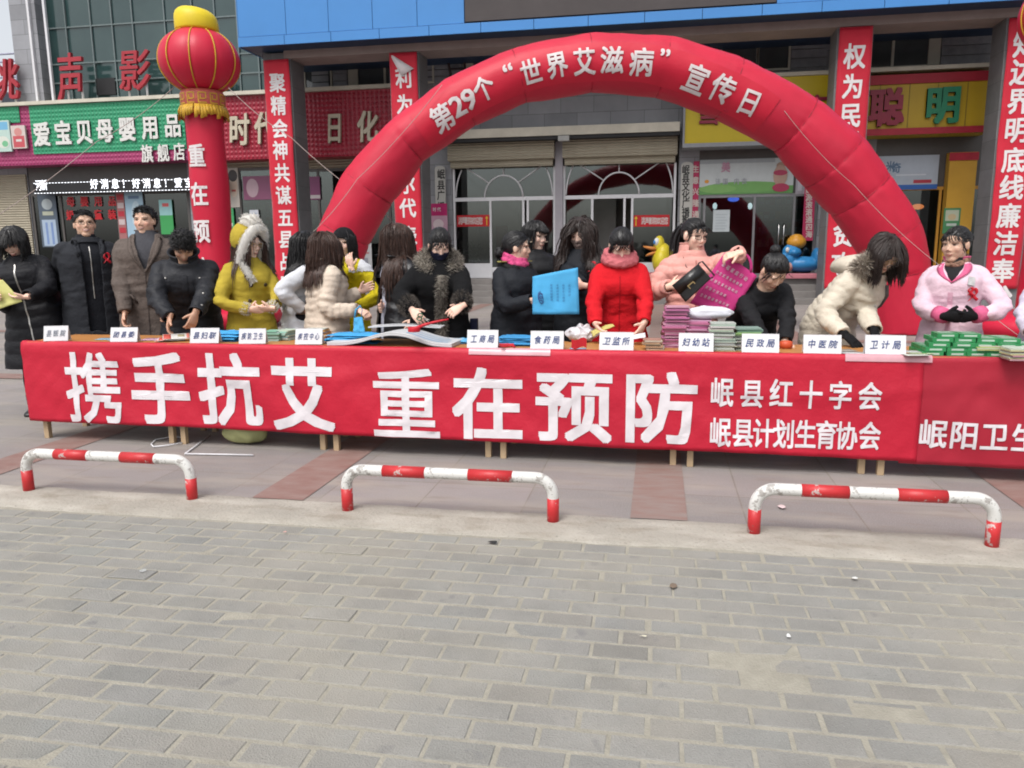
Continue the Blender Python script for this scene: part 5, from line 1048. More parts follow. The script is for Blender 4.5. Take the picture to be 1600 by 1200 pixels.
def peel(Vv, N, F, mask, off):             # the faces whose corners all pass, lifted off the surface
    idx = np.where(mask)[0]; mp = -np.ones(len(Vv), int); mp[idx] = np.arange(len(idx)); fs = [tuple(int(mp[i]) for i in f) for f in F if all(mask[i] for i in f)]
    return Vv[idx]+N[idx]*(off[idx] if hasattr(off, '__len__') else off)[:, None] if hasattr(off, '__len__') else Vv[idx]+N[idx]*off, fs
skinm = M('skin_mat', (1, 1, 1), .48, .05, 25, .12, 120, attr=True, spec=.4); skinm.node_tree.nodes['Principled BSDF'].inputs['Subsurface Weight'].default_value = .08; skinm.node_tree.nodes['Principled BSDF'].inputs['Subsurface Radius'].default_value = (.012, .005, .003)
def hairm(name, c): return M(name, c, .4, .2, 30, .15, 90, attr=True, spec=.4)
H_BLK = hairm('black_hair', (.012, .011, .012)); H_BRN = hairm('brown_hair', (.055, .026, .018)); H_DBR = hairm('dark_brown_hair', (.028, .016, .013))
def fabric(name, c=(.5, .5, .5), rough=.8, var=.12, sheen=.0, bump=.45, bs=55, sc=9, spec=.2): return M(name, c, rough, var, sc, bump, bs, sheen=sheen, spec=spec)
def fur_mb(pts, nrms, ln, wd, n, cols, droop=.3, jit=.5):
    mb = MB(); k = rng.integers(0, len(pts), n)
    for i in k:
        p = pts[i]+rng.normal(0, .004, 3); d = nrm(nrms[i]+rng.normal(0, jit, 3)*.8-Zv*droop); s_ = nrm(np.cross(d, rng.normal(0, 1, 3))); L_ = ln*rng.uniform(.6, 1.25); c = cols[rng.integers(0, len(cols))]; q = rng.uniform(.75, 1.15)
        mb.add([p-s_*wd, p+s_*wd, p+d*L_*.6+s_*wd*.7-Zv*.003, p+d*L_-Zv*L_*.18], [(0, 1, 2), (0, 2, 3)], 0, True, [min(1, x*q) for x in c])
    return mb
furm = M('fur_mat', (1.2, 1.2, 1.2), .75, .06, 30, attr=True)
_n = furm.node_tree; _b = _n.nodes['Principled BSDF']; _t = _n.nodes.new('ShaderNodeBsdfTranslucent'); _x = _n.nodes.new('ShaderNodeMixShader'); _x.inputs[0].default_value = .45
_n.links.new(_b.inputs['Base Color'].links[0].from_socket, _t.inputs[0]); _n.links.new(_b.outputs[0], _x.inputs[1]); _n.links.new(_t.outputs[0], _x.inputs[2]); _n.links.new(_x.outputs[0], _n.nodes['Material Output'].inputs[0])
def fur_piece(name, path, r, ln, n, cols, par, wd=.002, droop=.25, base=None):
    wd *= .5; n = int(n*2.0)
    """a fur roll along a path: soft core and hairs standing out of it, one mesh"""
    mb = MB(); R = r if hasattr(r, '__len__') else [r]*len(path); mb.tube(path, [q*.8 for q in R], 12, 0, True, col=base or [c*.9 for c in cols[0]]); P = np.array(mb.v); pts, ns = [], []
    for i, p in enumerate(path):
        for j in range(12): v = P[i*12+j]; pts.append(v); ns.append(nrm(v-np.asarray(p)))
    # in-between points
    A = np.array(pts).reshape(len(path), 12, 3); Nn = np.array(ns).reshape(len(path), 12, 3); pp, nn = [A.reshape(-1, 3)], [Nn.reshape(-1, 3)]
    for t in (.25, .5, .75): pp.append((A[:-1]*(1-t)+A[1:]*t).reshape(-1, 3)); nn.append((Nn[:-1]*(1-t)+Nn[1:]*t).reshape(-1, 3))
    mb.merge(fur_mb(np.concatenate(pp), np.concatenate(nn), ln, wd, n, cols, droop)); return mb.build(name, furm, par)
PEOPLE = {}
def person(label, head, Yh, a=0, lean=0, side=0., hyaw=None, hpitch=5, htilt=0, male=False, h=None, hipz=None, skin=(.56, .34, .25), smile=0., teeth=False, arms=None, coat=None, hair=None, trousers=(.02, .02, .025), shoes=(.02, .02, .02), inner=(.05, .05, .06), brow=1., build=1., blush=.3, lips=(.42, .12, .11), gloves=None, hcurl=(.5, .5), hsc=1.05):
    hyaw = a if hyaw is None else hyaw; T = at(*head, Yh); los = math.degrees(math.atan2(-T[0], T[1])); F, S = frame(a+los); Fh, Sh = frame(hyaw+los)
    U = nrm(Zv*math.cos(rad(lean))+F*math.sin(rad(lean))+S*math.sin(rad(side)))
    FT = nrm(F-U*(F@U)); ST = nrm(np.cross(Zv*0+FT, U)*-1); ST = ST if ST@S > 0 else -ST
    hp = rad(hpitch)
    def skel(h):
        hip = Zv*(hipz if hipz else .53*h)-F*math.sin(rad(lean))*(.10 if not hipz else 0); sh = hip+U*.285*h; nb = sh+U*.024*h
        nd = nrm(U*.45+Zv*.55*math.cos(hp*.5)+Fh*.75*math.sin(hp*.62)); return hip, sh, nb, nb+nd*.122+Fh*.014
    if h is None:
        lo, hi = 1.2, 2.1
        for _ in range(40):
            h = (lo+hi)/2
            if skel(h)[3][2] > T[2]: hi = h
            else: lo = h
    hip, sh, nb, hc = skel(h); base = V(T[0]-hc[0], T[1]-hc[1], 0); hip, sh, nb, hc = [q+base for q in (hip, sh, nb, hc)]
    # head axes
    up = Zv*math.cos(hp)+Fh*math.sin(hp); fw = Fh*math.cos(hp)-Zv*math.sin(hp); sd_ = Sh
    if htilt: up = rotv(up, fw, rad(htilt)); sd_ = rotv(sd_, fw, rad(htilt))
    HA = np.stack([sd_, fw, up], 1)*hsc                 # columns
    def hl(p): return hc+HA@np.asarray(p, float)
    sw = (.112 if male else .100)*h*build; ua, fa = .172*h, .152*h
    body = MB()
    def E(c, r): body.ell(hl(c), np.array(r)*hsc, 18, 12, 0, HA/hsc)
    E((0, -.014, .030), (.0755, .092, .083)); E((0, .020, -.030), (.0665, .066, .080)); E((0, .050, -.088), (.035, .032, .026)); E((0, .005, -.070), (.061, .055, .045))
    for s_ in (-1, 1): E((s_*.036, .052, -.024), (.026, .027, .027)); E((s_*.0765, -.004, -.006), (.009, .020, .031)); E((s_*.011, .086, -.031), (.0095, .0115, .0085)); E((s_*.030, .070, .024), (.024, .016, .011))
    body.tube([hl((0, .074, .014)), hl((0, .088, -.010)), hl((0, .0985, -.028))], [.0085, .0095, .0105], 8)
    E((0, .083, -.0545), (.021, .0105, .0062)); E((0, .082, -.0655), (.018, .0105, .0065))
    nk = .052 if not male else .058
    body.tube([hl((0, -.018, -.03)), hl((0, -.022, -.085)), nb-U*.0-F*.01, sh-U*.03], [nk*.95, nk, nk*1.05, nk*1.7], 16)
    def torso(k, stations):
        rings = []
        for t, w_, d_, fo in stations:
            c = hip+U*(t*.285*h)+FT*fo if t >= 0 else hip+Zv*(t*.285*h)+F*fo; s2, f2 = (ST, FT) if t >= 0 else (S, F); 
            if 0 <= t < .15: q = t/.15; s2 = nrm(S*(1-q)+ST*q); f2 = nrm(F*(1-q)+FT*q)
            rings.append([c+s2*math.copysign(abs(math.cos(q))**.85, math.cos(q))*w_*k+f2*math.copysign(abs(math.sin(q))**.85, math.sin(q))*d_*k for q in np.linspace(0, 2*PI, 40, endpoint=False)])
        return rings
    wsc = build*h/1.62; fem = not male
    body.loft(torso(.86*wsc, [(-.25, .15, .10, 0), (0, .17, .115, 0), (.4, .135, .10, .01), (.75, .155, .115, .015), (.95, .14, .09, 0), (1.03, .07, .06, -.005)]))
    SHD, ELB, WR = {}, {}, {}; arms = arms or {}
    for s_ in (-1, 1):
        s0 = sh+ST*s_*sw*.88-U*.040*h; ar = arms.get(s_, None)
        if ar is None: w_ = s0-Zv*(ua+fa)*.97+F*.06+S*s_*.06; pole = -F+S*s_*.3
        else:
            w_ = np.asarray(ar['w'] if len(ar['w']) == 3 and ar.get('abs') else at(*ar['w'])); pole = np.asarray(ar.get('pole', (0, 0, -1)))@np.stack([S*s_, F, Zv])
        e_, w_ = ik(s0, w_, ua, fa, pole); SHD[s_], ELB[s_], WR[s_] = s0, e_, w_
        cv = curve([s0, e_, w_], 6); body.tube(cv, np.interp(np.linspace(0, 1, len(cv)), [0, .5, 1], [.045, .036, .027]), 10)
    footp = {}
    for s_ in (-1, 1):
        hj = hip+S*s_*.085; 
        if hipz: kn = hj+F*.36*(h/1.65)+Zv*.02; an = V(kn[0], kn[1], .09)
        else: an = base+S*s_*.11+Zv*.09; kn = (hj+an)/2+F*.02
        footp[s_] = (hj, kn, an); body.tube([hj, kn, an], [.075, .05, .036], 10)
    bme = voxel(body, .0066, 2, .45); bv = verts(bme); bf = polys(bme); bpy.data.meshes.remove(bme)
    L = (bv-hc)@(HA/hsc)/hsc                      # head coordinates
    col = np.tile(np.array(skin), (len(bv), 1)); inh = (np.linalg.norm(L-V(0, 0, -.02), axis=1) < .145) & (L[:, 1] > .02); x, y, z = L[:, 0], L[:, 1], L[:, 2]
    def blend(m_, c, k=1.):
        m_ = np.clip(m_, 0, 1)[:, None]*k*inh[:, None]; nonlocal_col = col*(1-m_)+np.array(c)*m_; col[:] = nonlocal_col
    def ellm(cx, cz, rx, rz, soft=.35): d_ = np.sqrt(((x-cx)/rx)**2+((z-cz)/rz)**2); return (1+soft-d_)/soft
    ax = np.abs(x)
    blend(np.exp(-(((ax-.042)/.02)**2+((z+.026)/.018)**2)), (.62, .20, .16), blush); blend(np.exp(-((x/.012)**2+((z+.026)/.012)**2)), (.58, .24, .18), .25)
    br = 1.15-np.sqrt(((ax-.032)/.021)**2+((z-.0275+(ax-.031)**2*9)/.0058)**2); blend(br*3, (.03, .022, .02), (.9 if male else .6)*brow)
    eo = 1.2-np.sqrt(((ax-.031)/.0145)**2+((z-.0065)/.0058)**2); blend(eo*3, (.50, .46, .44), .55); blend((1.15-np.sqrt(((ax-.031)/.0068)**2+((z-.0065)/.0066)**2))*4, (.015, .012, .012), .95); blend((1.1-np.sqrt(((ax-.032)/.0175)**2+((z-.0115)/.0042)**2))*4, (.025, .018, .018), .9)
    zs_ = z+.060-smile*ax**2*14; lw = .024+smile*.009
    blend((1.15-np.sqrt((ax/lw)**2+(zs_/(.0088))**2))*3, lips, .75)
    if teeth: blend((1.1-np.sqrt((ax/(lw*.85))**2+((zs_)/.0034)**2))*3, (.55, .48, .45), .85)
    else: blend((1.1-np.sqrt((ax/(lw*.95))**2+((zs_)/.0022)**2))*3, (.15, .04, .04), .7)
    blend((1.2-np.sqrt(((ax-.0085)/.005)**2+((z+.0375)/.003)**2))*2, (.12, .05, .04), .7)
    blend(np.exp(-(((z-.05)/.05)**2+(x/.05)**2)), (min(1, skin[0]*1.1), skin[1]*1.12, skin[2]*1.12), .3)
    # hands, welded in at the cuffs
    V_, F_, C_ = [bv], list(bf), [col]; k = len(bv); HD = {}
    for s_ in (-1, 1):
        ar = arms.get(s_, {}); fd = nrm(WR[s_]-ELB[s_]); d_ = nrm(np.asarray(ar['d'], float)) if 'd' in ar else fd; n_ = np.asarray(ar.get('n', (-S*s_+F*-.2)), float); cu = ar.get('curl', .45)
        th = ar.get('thumb'); 
        if th is None:
            q = np.cross(nrm(n_-d_*(n_@d_)), d_); ref = F*.7+Zv*.6; th = 1 if q@ref > 0 else -1
        HD[s_] = dict(d=d_, n=n_, thumb=th, curl=cu, spread=ar.get('spread', .08)); hm = voxel(hand_mb(WR[s_], d_, n_, th, cu, (.92 if fem else 1.0), ar.get('spread', .08)), .0034, 2, .4)
        v = verts(hm); f = polys(hm); bpy.data.meshes.remove(hm); c = np.tile(np.array(skin)*V(1.0, .93, .90), (len(v), 1)); V_.append(v); F_ += [tuple(i+k for i in q) for q in f]; C_.append(c); k += len(v)
    me = fill(np.concatenate(V_)-base, F_, np.concatenate(C_), 'person'); P = link('person', me, skinm, None, base); tag(P, label, 'person')
    if gloves:
        for s_ in (-1, 1):
            hd = HD[s_]; gm = hand_mb(WR[s_], hd['d'], hd['n'], hd['thumb'], hd['curl'], .98, hd['spread'], .0035); cu = [WR[s_]-nrm(WR[s_]-ELB[s_])*.05, WR[s_]-nrm(WR[s_]-ELB[s_])*.02, WR[s_]+hd['d']*.01]; gm.tube(cu, [.028, .030, .031], 12); vm = voxel(gm, .0042, 1, .4); v = verts(vm); o = link('glove', fill(v-base, polys(vm), None, 'glove'), fabric('glove_knit', gloves, .95, .2, 0, .6, 200), P); bpy.data.meshes.remove(vm)
    ctx = dict(P=P, base=base, F=F, S=S, U=U, FT=FT, ST=ST, hip=hip, sh=sh, nb=nb, hc=hc, HA=HA, hl=hl, h=h, SHD=SHD, ELB=ELB, WR=WR, bv=bv, bf=bf, L=L, HD=HD, hsc=hsc, Fh=Fh, Sh=Sh, wsc=wsc)
    # trousers and shoes
    tm = MB()
    for s_ in (-1, 1):
        hj, kn, an = footp[s_]; cv = curve([hj+Zv*.05, kn, an+Zv*-.01], 6); tm.tube(cv, np.interp(np.linspace(0, 1, len(cv)), [0, .5, 1], [.10, .074, .062]), 14)
    tm.ell(hip-Zv*.02, (.16, .12, .13), 16, 10, 0, np.stack([S, F, Zv], 1)); tmm = voxel(tm, .014, 2); v = verts(tmm); v += normals(tmm)*(.006*vnoise(v, (9, 9, 14), 2.))[:, None]; link('trousers', fill(v-base, polys(tmm), None, 'trousers'), fabric('trousers_%d' % (hash(trousers) % 9999), trousers, .85), P); bpy.data.meshes.remove(tmm)
    for s_ in (-1, 1):
        an = footp[s_][2]; c = V(an[0], an[1], 0); mb = MB(); rg = []
        for u, w_, hh in ((-.075, .026, .05), (-.06, .036, .075), (-.01, .04, .085), (.05, .042, .06), (.11, .047, .045), (.155, .038, .035), (.172, .018, .02)):
            rg.append([c+F*u+S*(w_*math.copysign(abs(math.cos(q))**.7, math.cos(q)))+Zv*(hh*(.5+.5*math.sin(q)) if math.sin(q) > -.2 else .002) for q in np.linspace(0, 2*PI, 16, endpoint=False)])
        mb.loft(rg); mb.build('shoe', M('shoe_%d' % (hash(shoes) % 9999), shoes, .4, .15, 8), P)
    if coat: make_coat(ctx, coat, wsc, fem, torso, inner)
    if hair: make_hair(ctx, hair)
    return ctx
def make_coat(c, k, wsc, fem, torso, inner):
    P, base, U, FT, ST, F, S, hip, sh, nb, h = [c[q] for q in ('P', 'base', 'U', 'FT', 'ST', 'F', 'S', 'hip', 'sh', 'nb', 'h')]; w = k.get('w', 1.)*wsc; pa, psp = k.get('puff', (0, .07)); fl = k.get('flare', 0.)
    hem = k.get('hem', .55); tl = (hem-hip[2])/(.285*h)
    if fem: key = [(tl, .195+fl, .16+fl), (-.35, .188+fl*.3, .155+fl*.3), (0, .178, .145), (.4, .150, .128), (.72, .162, .142), (.86, .160, .126), (.95, .138, .104), (1.02, .100, .084), (1.08, .076, .070), (1.14, .064, .064)]
    else: key = [(tl, .195+fl, .15+fl), (-.35, .19, .148), (0, .182, .142), (.4, .176, .136), (.72, .186, .145), (.86, .180, .130), (.95, .148, .108), (1.02, .106, .090), (1.08, .084, .076), (1.14, .070, .068)]
    ts = np.arange(tl, 1.141, .016/(.285*h)*1.6); st = []
    for t in ts:
        wq = np.interp(t, [q[0] for q in key], [q[1] for q in key]); dq = np.interp(t, [q[0] for q in key], [q[2] for q in key]); s_m = (t-tl)*.285*h; bl = 0
        th = k.get('thick', .012); th *= np.interp(t, [.85, 1.05], [1, .45]); st.append((t, wq+th+bl, dq+th+bl, .008+.012*(fem and .55 < t < .85)))
    mb = MB(); mb.loft(torso(w, st))
    for s_ in (-1, 1):
        s0, e0, w0 = c['SHD'][s_], c['ELB'][s_], c['WR'][s_]; inner0 = s0-ST*s_*.055+U*.012; tail = w0-nrm(w0-e0)*.005; cv = curve([inner0, s0+ST*s_*.004, e0, tail], 14); L_ = np.concatenate([[0], np.cumsum([np.linalg.norm(b-a) for a, b in zip(cv, cv[1:])])]); u = L_/L_[-1]
        rr = np.interp(u, [0, .18, .55, .85, 1], np.array([.055, .061, .052, .045, .037])*(1+(k.get('sleeve', 1.)-1)*.6))*(1 if fem else 1.08)*(h/1.64)+k.get('thick', .012)*.5
        mb.tube(cv, rr, 18, 0, True, side=U); mb.ell(s0-ST*s_*.018-U*.008, (.066*wsc*(1 if fem else 1.06)+k.get('thick', .012)*.35,)*3, 14, 10)
    me = voxel(mb, k.get('vox', .0105), 3 if pa else 4, .5); v = verts(me); n = normals(me)
    # cloth folds: stretched noise, stronger round the elbows and waist
    A = np.stack([S, F, Zv], 1); q = (v-base)@A; f = k.get('fold', .013); sd_ = random.uniform(0, 50)
    amp = np.full(len(v), .45)
    for s_ in (-1, 1): amp += .9*np.exp(-(np.linalg.norm(v-c['ELB'][s_], axis=1)/.10)**2)+.4*np.exp(-(np.linalg.norm(v-c['SHD'][s_], axis=1)/.10)**2)
    amp += .5*np.exp(-((q[:, 2]-hip[2]-.12)/.12)**2)
    if pa:
        tq = (v-hip)@U; sT = np.where(tq > 0, tq, (v-hip)@Zv); sA = sT.copy(); near = np.full(len(v), 9.)
        for s_ in (-1, 1):
            s0, e0, w0 = c['SHD'][s_], c['ELB'][s_], c['WR'][s_]; l1, l2 = np.linalg.norm(e0-s0), np.linalg.norm(w0-e0); d1, d2 = (e0-s0)/l1, (w0-e0)/l2
            a1 = np.clip((v-s0)@d1, 0, l1); a2 = np.clip((v-e0)@d2, 0, l2); r1 = np.linalg.norm(v-s0-a1[:, None]*d1, axis=1); r2 = np.linalg.norm(v-e0-a2[:, None]*d2, axis=1); r_ = np.minimum(r1, r2); al = np.where(r1 < r2, a1, l1+a2); rl_ = np.where(al < .06, .055, .085+k.get('thick', .012)*.5); m_ = (r_ < rl_) & (r_ < near) & (((v-s0)@(ST*s_) > -.035) | (al > .14)); sA[m_] = al[m_]; near[m_] = r_[m_]
        wv_ = vnoise(q, (5, 5, 5), sd_+3)*.012; v = v+n*(pa*(np.abs(np.sin(PI*(sA+wv_)/psp))**.6-.62))[:, None]
    v = v+n*(f*amp*(vnoise(q, (7, 7, 17), sd_)+.55*vnoise(q, (16, 16, 30), sd_+9)))[:, None]
    fcs = polys(me); bpy.data.meshes.remove(me)
    t = ((v-hip)@U)/(.285*h); x = (v-hip)@ST; y = (v-hip)@FT
    vv = k.get('vneck'); op = k.get('open')
    drop = np.zeros(len(v), bool)
    if vv: drop |= (np.abs(x) < vv[1]*np.clip((t-vv[0])/(1.02-vv[0]), 0, 1)) & (t > vv[0]) & (y > .02)
    if op: drop |= (np.abs(x-.0) < op[0]+op[1]*np.clip(t, 0, 1)) & (y > .0) & (y < .21) & (t < 1.02)
    for s_ in (-1, 1): drop |= ((v-c['WR'][s_])@nrm(c['WR'][s_]-c['ELB'][s_]) > -.004) & (np.linalg.norm(v-c['WR'][s_], axis=1) < .09) & (np.linalg.norm(v-c['WR'][s_]-0*U, axis=1) < np.inf)
    drop |= (t > 1.115) & (np.linalg.norm(v-nb, axis=1) < .17); drop |= v[:, 2] < hem+.012 if not k.get('nohem') else False
    keep = ~drop; idx = np.where(keep)[0]; mp = -np.ones(len(v), int); mp[idx] = np.arange(len(idx)); fs = [tuple(int(mp[i]) for i in f_) for f_ in fcs if all(keep[i] for i in f_)]; v2 = v[idx]
    cnt = {}
    for f_ in fs:
        for i in range(len(f_)): e = tuple(sorted((f_[i], f_[(i+1) % len(f_)]))); cnt[e] = cnt.get(e, 0)+1
    nbv = {}
    for (i, j), m_ in cnt.items():
        if m_ == 1: nbv.setdefault(i, []).append(j); nbv.setdefault(j, []).append(i)
    for _ in range(6):
        new = v2.copy()
        for i, js in nbv.items(): new[i] = v2[i]*.4+.6*np.mean(v2[js], 0)
        v2 = new
    used = np.unique([i for f_ in fs for i in f_]); mp2 = -np.ones(len(v2), int); mp2[used] = np.arange(len(used)); v2 = v2[used]; fs = [tuple(int(mp2[i]) for i in f_) for f_ in fs]
    o = link(k.get('name', 'coat'), fill(v2-base, fs, None, 'coat'), k['mat'], P); s2 = o.modifiers.new('solid', 'SOLIDIFY'); s2.thickness = .006; s2.offset = -1
    c['coat'] = o; c['cv'] = v2; c['cf'] = fs; c['bvh'] = BVHTree.FromPolygons([tuple(p) for p in v2], fs)
    vn = np.zeros_like(v2); 
    fa = np.array([f_[:3] for f_ in fs]); nn = np.cross(v2[fa[:, 1]]-v2[fa[:, 0]], v2[fa[:, 2]]-v2[fa[:, 0]])
    for j in range(3): np.add.at(vn, fa[:, j], nn)
    c['cn'] = vn/(np.linalg.norm(vn, axis=1)[:, None]+1e-12); c['ct'] = ((v2-hip)@U)/(.285*h); c['cx'] = (v2-hip)@ST; c['cy'] = (v2-hip)@FT
    # garment underneath
    if vv or op or k.get('inner'):
        mb = MB(); st = [(t_, w_*.93, d_*.93, .008) for t_, w_, d_ in [(max(tl, -.5), key[1][1], key[1][2])]+key[2:]]; st.append((1.16, .062, .062, -.002)); tt = np.linspace(st[0][0], 1.16, 60); st2 = [(a_, np.interp(a_, [q[0] for q in st], [q[1] for q in st]), np.interp(a_, [q[0] for q in st], [q[2] for q in st]), .008) for a_ in tt]
        rg = torso(w*.985, st2); mb.loft(rg, False); me = mb.mesh('s'); v3 = verts(me); v3 += normals(me)*(.005*vnoise(v3, (9, 9, 18), 4.))[:, None]; c['inner'] = link(k.get('inner_name', 'sweater'), fill(v3-base, polys(me), None, 's'), fabric('inner_%d' % (hash(inner) % 99999), inner, .85), P)
def front(c, t, x, lift=.004, bv=None):             # a point on the coat front at height t and sideways x
    d = -Vector(c['FT']); o = c['hip']+c['U']*(t*.285*c['h'])+c['ST']*x+c['FT']*.6; hit = (bv or c['bvh']).ray_cast(Vector(o), d)
    if hit[0] is None: p = c['hip']+c['U']*(t*.285*c['h'])+c['ST']*x+c['FT']*.15; return p, c['FT']
    n = np.array(hit[1]); n = n if n@c['FT'] > 0 else -n; return np.array(hit[0])+n*lift, n
def zipper(c, t0, t1, mat_, x=0., wd=.007, name='zip', bv=None):
    mb = MB(); P = []
    for t in np.linspace(t0, t1, 26): p, n = front(c, t, x, .004, bv); P.append([p-c['ST']*wd, p+n*.003, p+c['ST']*wd])
    mb.grid(P); return mb.build(name, mat_, c['P'])
def buttons(c, pts, mat_, r=.012):
    for t, x in pts:
        p, n = front(c, t, x, .002); mb = MB(); u = nrm(np.cross(n, c['U'])); w_ = np.cross(n, u); mb.loft([[p+n*z+(u*math.cos(q)+w_*math.sin(q))*rr for q in np.linspace(0, 2*PI, 12, endpoint=False)] for rr, z in ((r, 0), (r, .004), (r*.7, .006))]); mb.build('button', mat_, c['P'])
ribm = M('ribbon_red_mat', (.60, .015, .03), .45, .1, 8)
def ribbon(c, t, x, sc=1.):
    p, n = front(c, t, x, .008); u = nrm(c['ST']-n*(n@c['ST'])); w_ = nrm(np.cross(n, u)); w_ = w_ if w_[2] > 0 else -w_; mb = MB(); P = []
    for q in np.linspace(-1, 1, 21):
        if abs(q) < .5: xx, yy = .018*math.sin(q*2*PI*.5)*1.1, .030*math.cos(q*PI)
        else: s_ = (abs(q)-.5)/.5; xx, yy = math.copysign(.020-.045*s_, q), -.045*s_
        cpt = p+(u*xx+w_*yy)*sc+n*(.004*q); P.append([cpt-u*.009*sc-w_*.004*sc, cpt+n*.002, cpt+u*.009*sc+w_*.004*sc])
    mb.grid(P); o = mb.build('red_ribbon', ribm, c['P']); o.modifiers.new('s', 'SOLIDIFY').thickness = .002
def collar(c, mat_, hgt=.06, r=.082, gap=.5, flare=.018, name='collar', thick=.012):
    r = r*.80; flare *= .6; nb, U, FT, ST = c['nb'], c['U'], c['FT'], c['ST']; mb = MB(); P = []
    for q in np.linspace(PI/2+gap, PI/2+2*PI-gap, 40):
        d = ST*math.cos(q)+FT*math.sin(q); b = nb-U*.030+d*r*1.16-FT*.006; m_ = nb+U*hgt*.5+d*(r*.98)-FT*.008; t_ = nb+U*hgt+d*(r+flare)-FT*.012; P.append([b, m_, t_, t_+d*flare*.8-U*hgt*.12])
    mb.grid(P); o = mb.build(name, mat_, c['P']); s_ = o.modifiers.new('s', 'SOLIDIFY'); s_.thickness = thick; s_.offset = 1; q = o.modifiers.new('b', 'SUBSURF'); q.levels = q.render_levels = 1; return o
def lapel(c, mat_, t0, wout, name='lapel', t1=1.06, lift=.008):
    """folded-back front edges: strips of the coat front lifted off it"""
    for s_ in (-1, 1):
        mb = MB(); P = []
        for t in np.linspace(t0, t1, 14):
            e = (t-t0)/(t1-t0); row = []
            for j, g in enumerate((0, .5, 1)):
                xi = s_*(wout[0]*e+(wout[1]*math.sin(PI*min(1, e*.75))*g)); p, n = front(c, t, xi, lift if j < 2 else .003); row.append(p)
            P.append(row)
        mb.grid(P); o = mb.build(name, mat_, c['P']); q = o.modifiers.new('s', 'SOLIDIFY'); q.thickness = .006; q.offset = 1
def scarf(c, mat_, r=.088, rr=.035, drop=0., loops=2, name='scarf', z=.012):
    mb = MB(); nb, U, FT, ST = c['nb'], c['U'], c['FT'], c['ST']
    for k in range(loops):
        ph = random.uniform(0, 6); path = [nb+U*(z+.035*k-.02*math.sin(q)-.012*math.cos(q+ph))+(ST*math.cos(q)*r*1.02+FT*math.sin(q)*r*(1.0+.12*(k == 0)))*(1-.08*k) for q in np.linspace(0, 2*PI, 36)]; mb.tube(path, rr*(1-.12*k), 12)
    me = voxel(mb, .008, 2); v = verts(me); v += normals(me)*(.007*vnoise(v, (22, 22, 45), 3.)+.004*vnoise(v, (50, 50, 80), 7.))[:, None]; o = link(name, fill(v-c['base'], polys(me), None, name), mat_, c['P']); bpy.data.meshes.remove(me); return o
def face_mask(c, mat_):
    L, bv = c['L'], c['bv']; me = fill(bv, c['bf'], None, 't'); N = normals(me); bpy.data.meshes.remove(me); x, y, z = L.T
    m_ = (z < -.010-.10*np.abs(x)*0) & (z > -.105) & (y > .012) & (np.abs(x) < .068) & (z < -.004-(np.abs(x)-.02)*.15); v, fs = peel(bv, N, c['bf'], m_, .0065)
    o = link('face_mask', fill(v-c['base'], fs, None, 'm'), mat_, c['P']); s_ = o.modifiers.new('s', 'SMOOTH'); s_.iterations = 6; s_.factor = .5
    mb = MB()
    for s_ in (-1, 1):
        for zz in (-.02, -.075): mb.tube([c['hl']((s_*.062, .03, zz)), c['hl']((s_*.078, .005, zz*.5-.005)), c['hl']((s_*.082, -.015, .0))], .0018, 5)
    mb.build('ear_loops', mat_, c['P'])
def glasses(c, mat_, w_=.021, hgt=.014):
    mb = MB(); hl = c['hl']
    for s_ in (-1, 1):
        mb.tube([hl((s_*.031+w_*math.copysign(abs(math.cos(q))**.6, math.cos(q)), .094-.010*abs(math.cos(q))*.5-.012*(s_*math.cos(q) > .5), .003+hgt*math.copysign(abs(math.sin(q))**.6, math.sin(q)))) for q in np.linspace(0, 2*PI, 22)], .0024, 5); mb.tube([hl((s_*.052, .083, .008)), hl((s_*.074, .05, .010)), hl((s_*.079, -.005, .008))], .0016, 5)
    mb.tube([hl((-.010, .094, .006)), hl((0, .097, .009)), hl((.010, .094, .006))], .0016, 5); mb.build('glasses', mat_, c['P'])
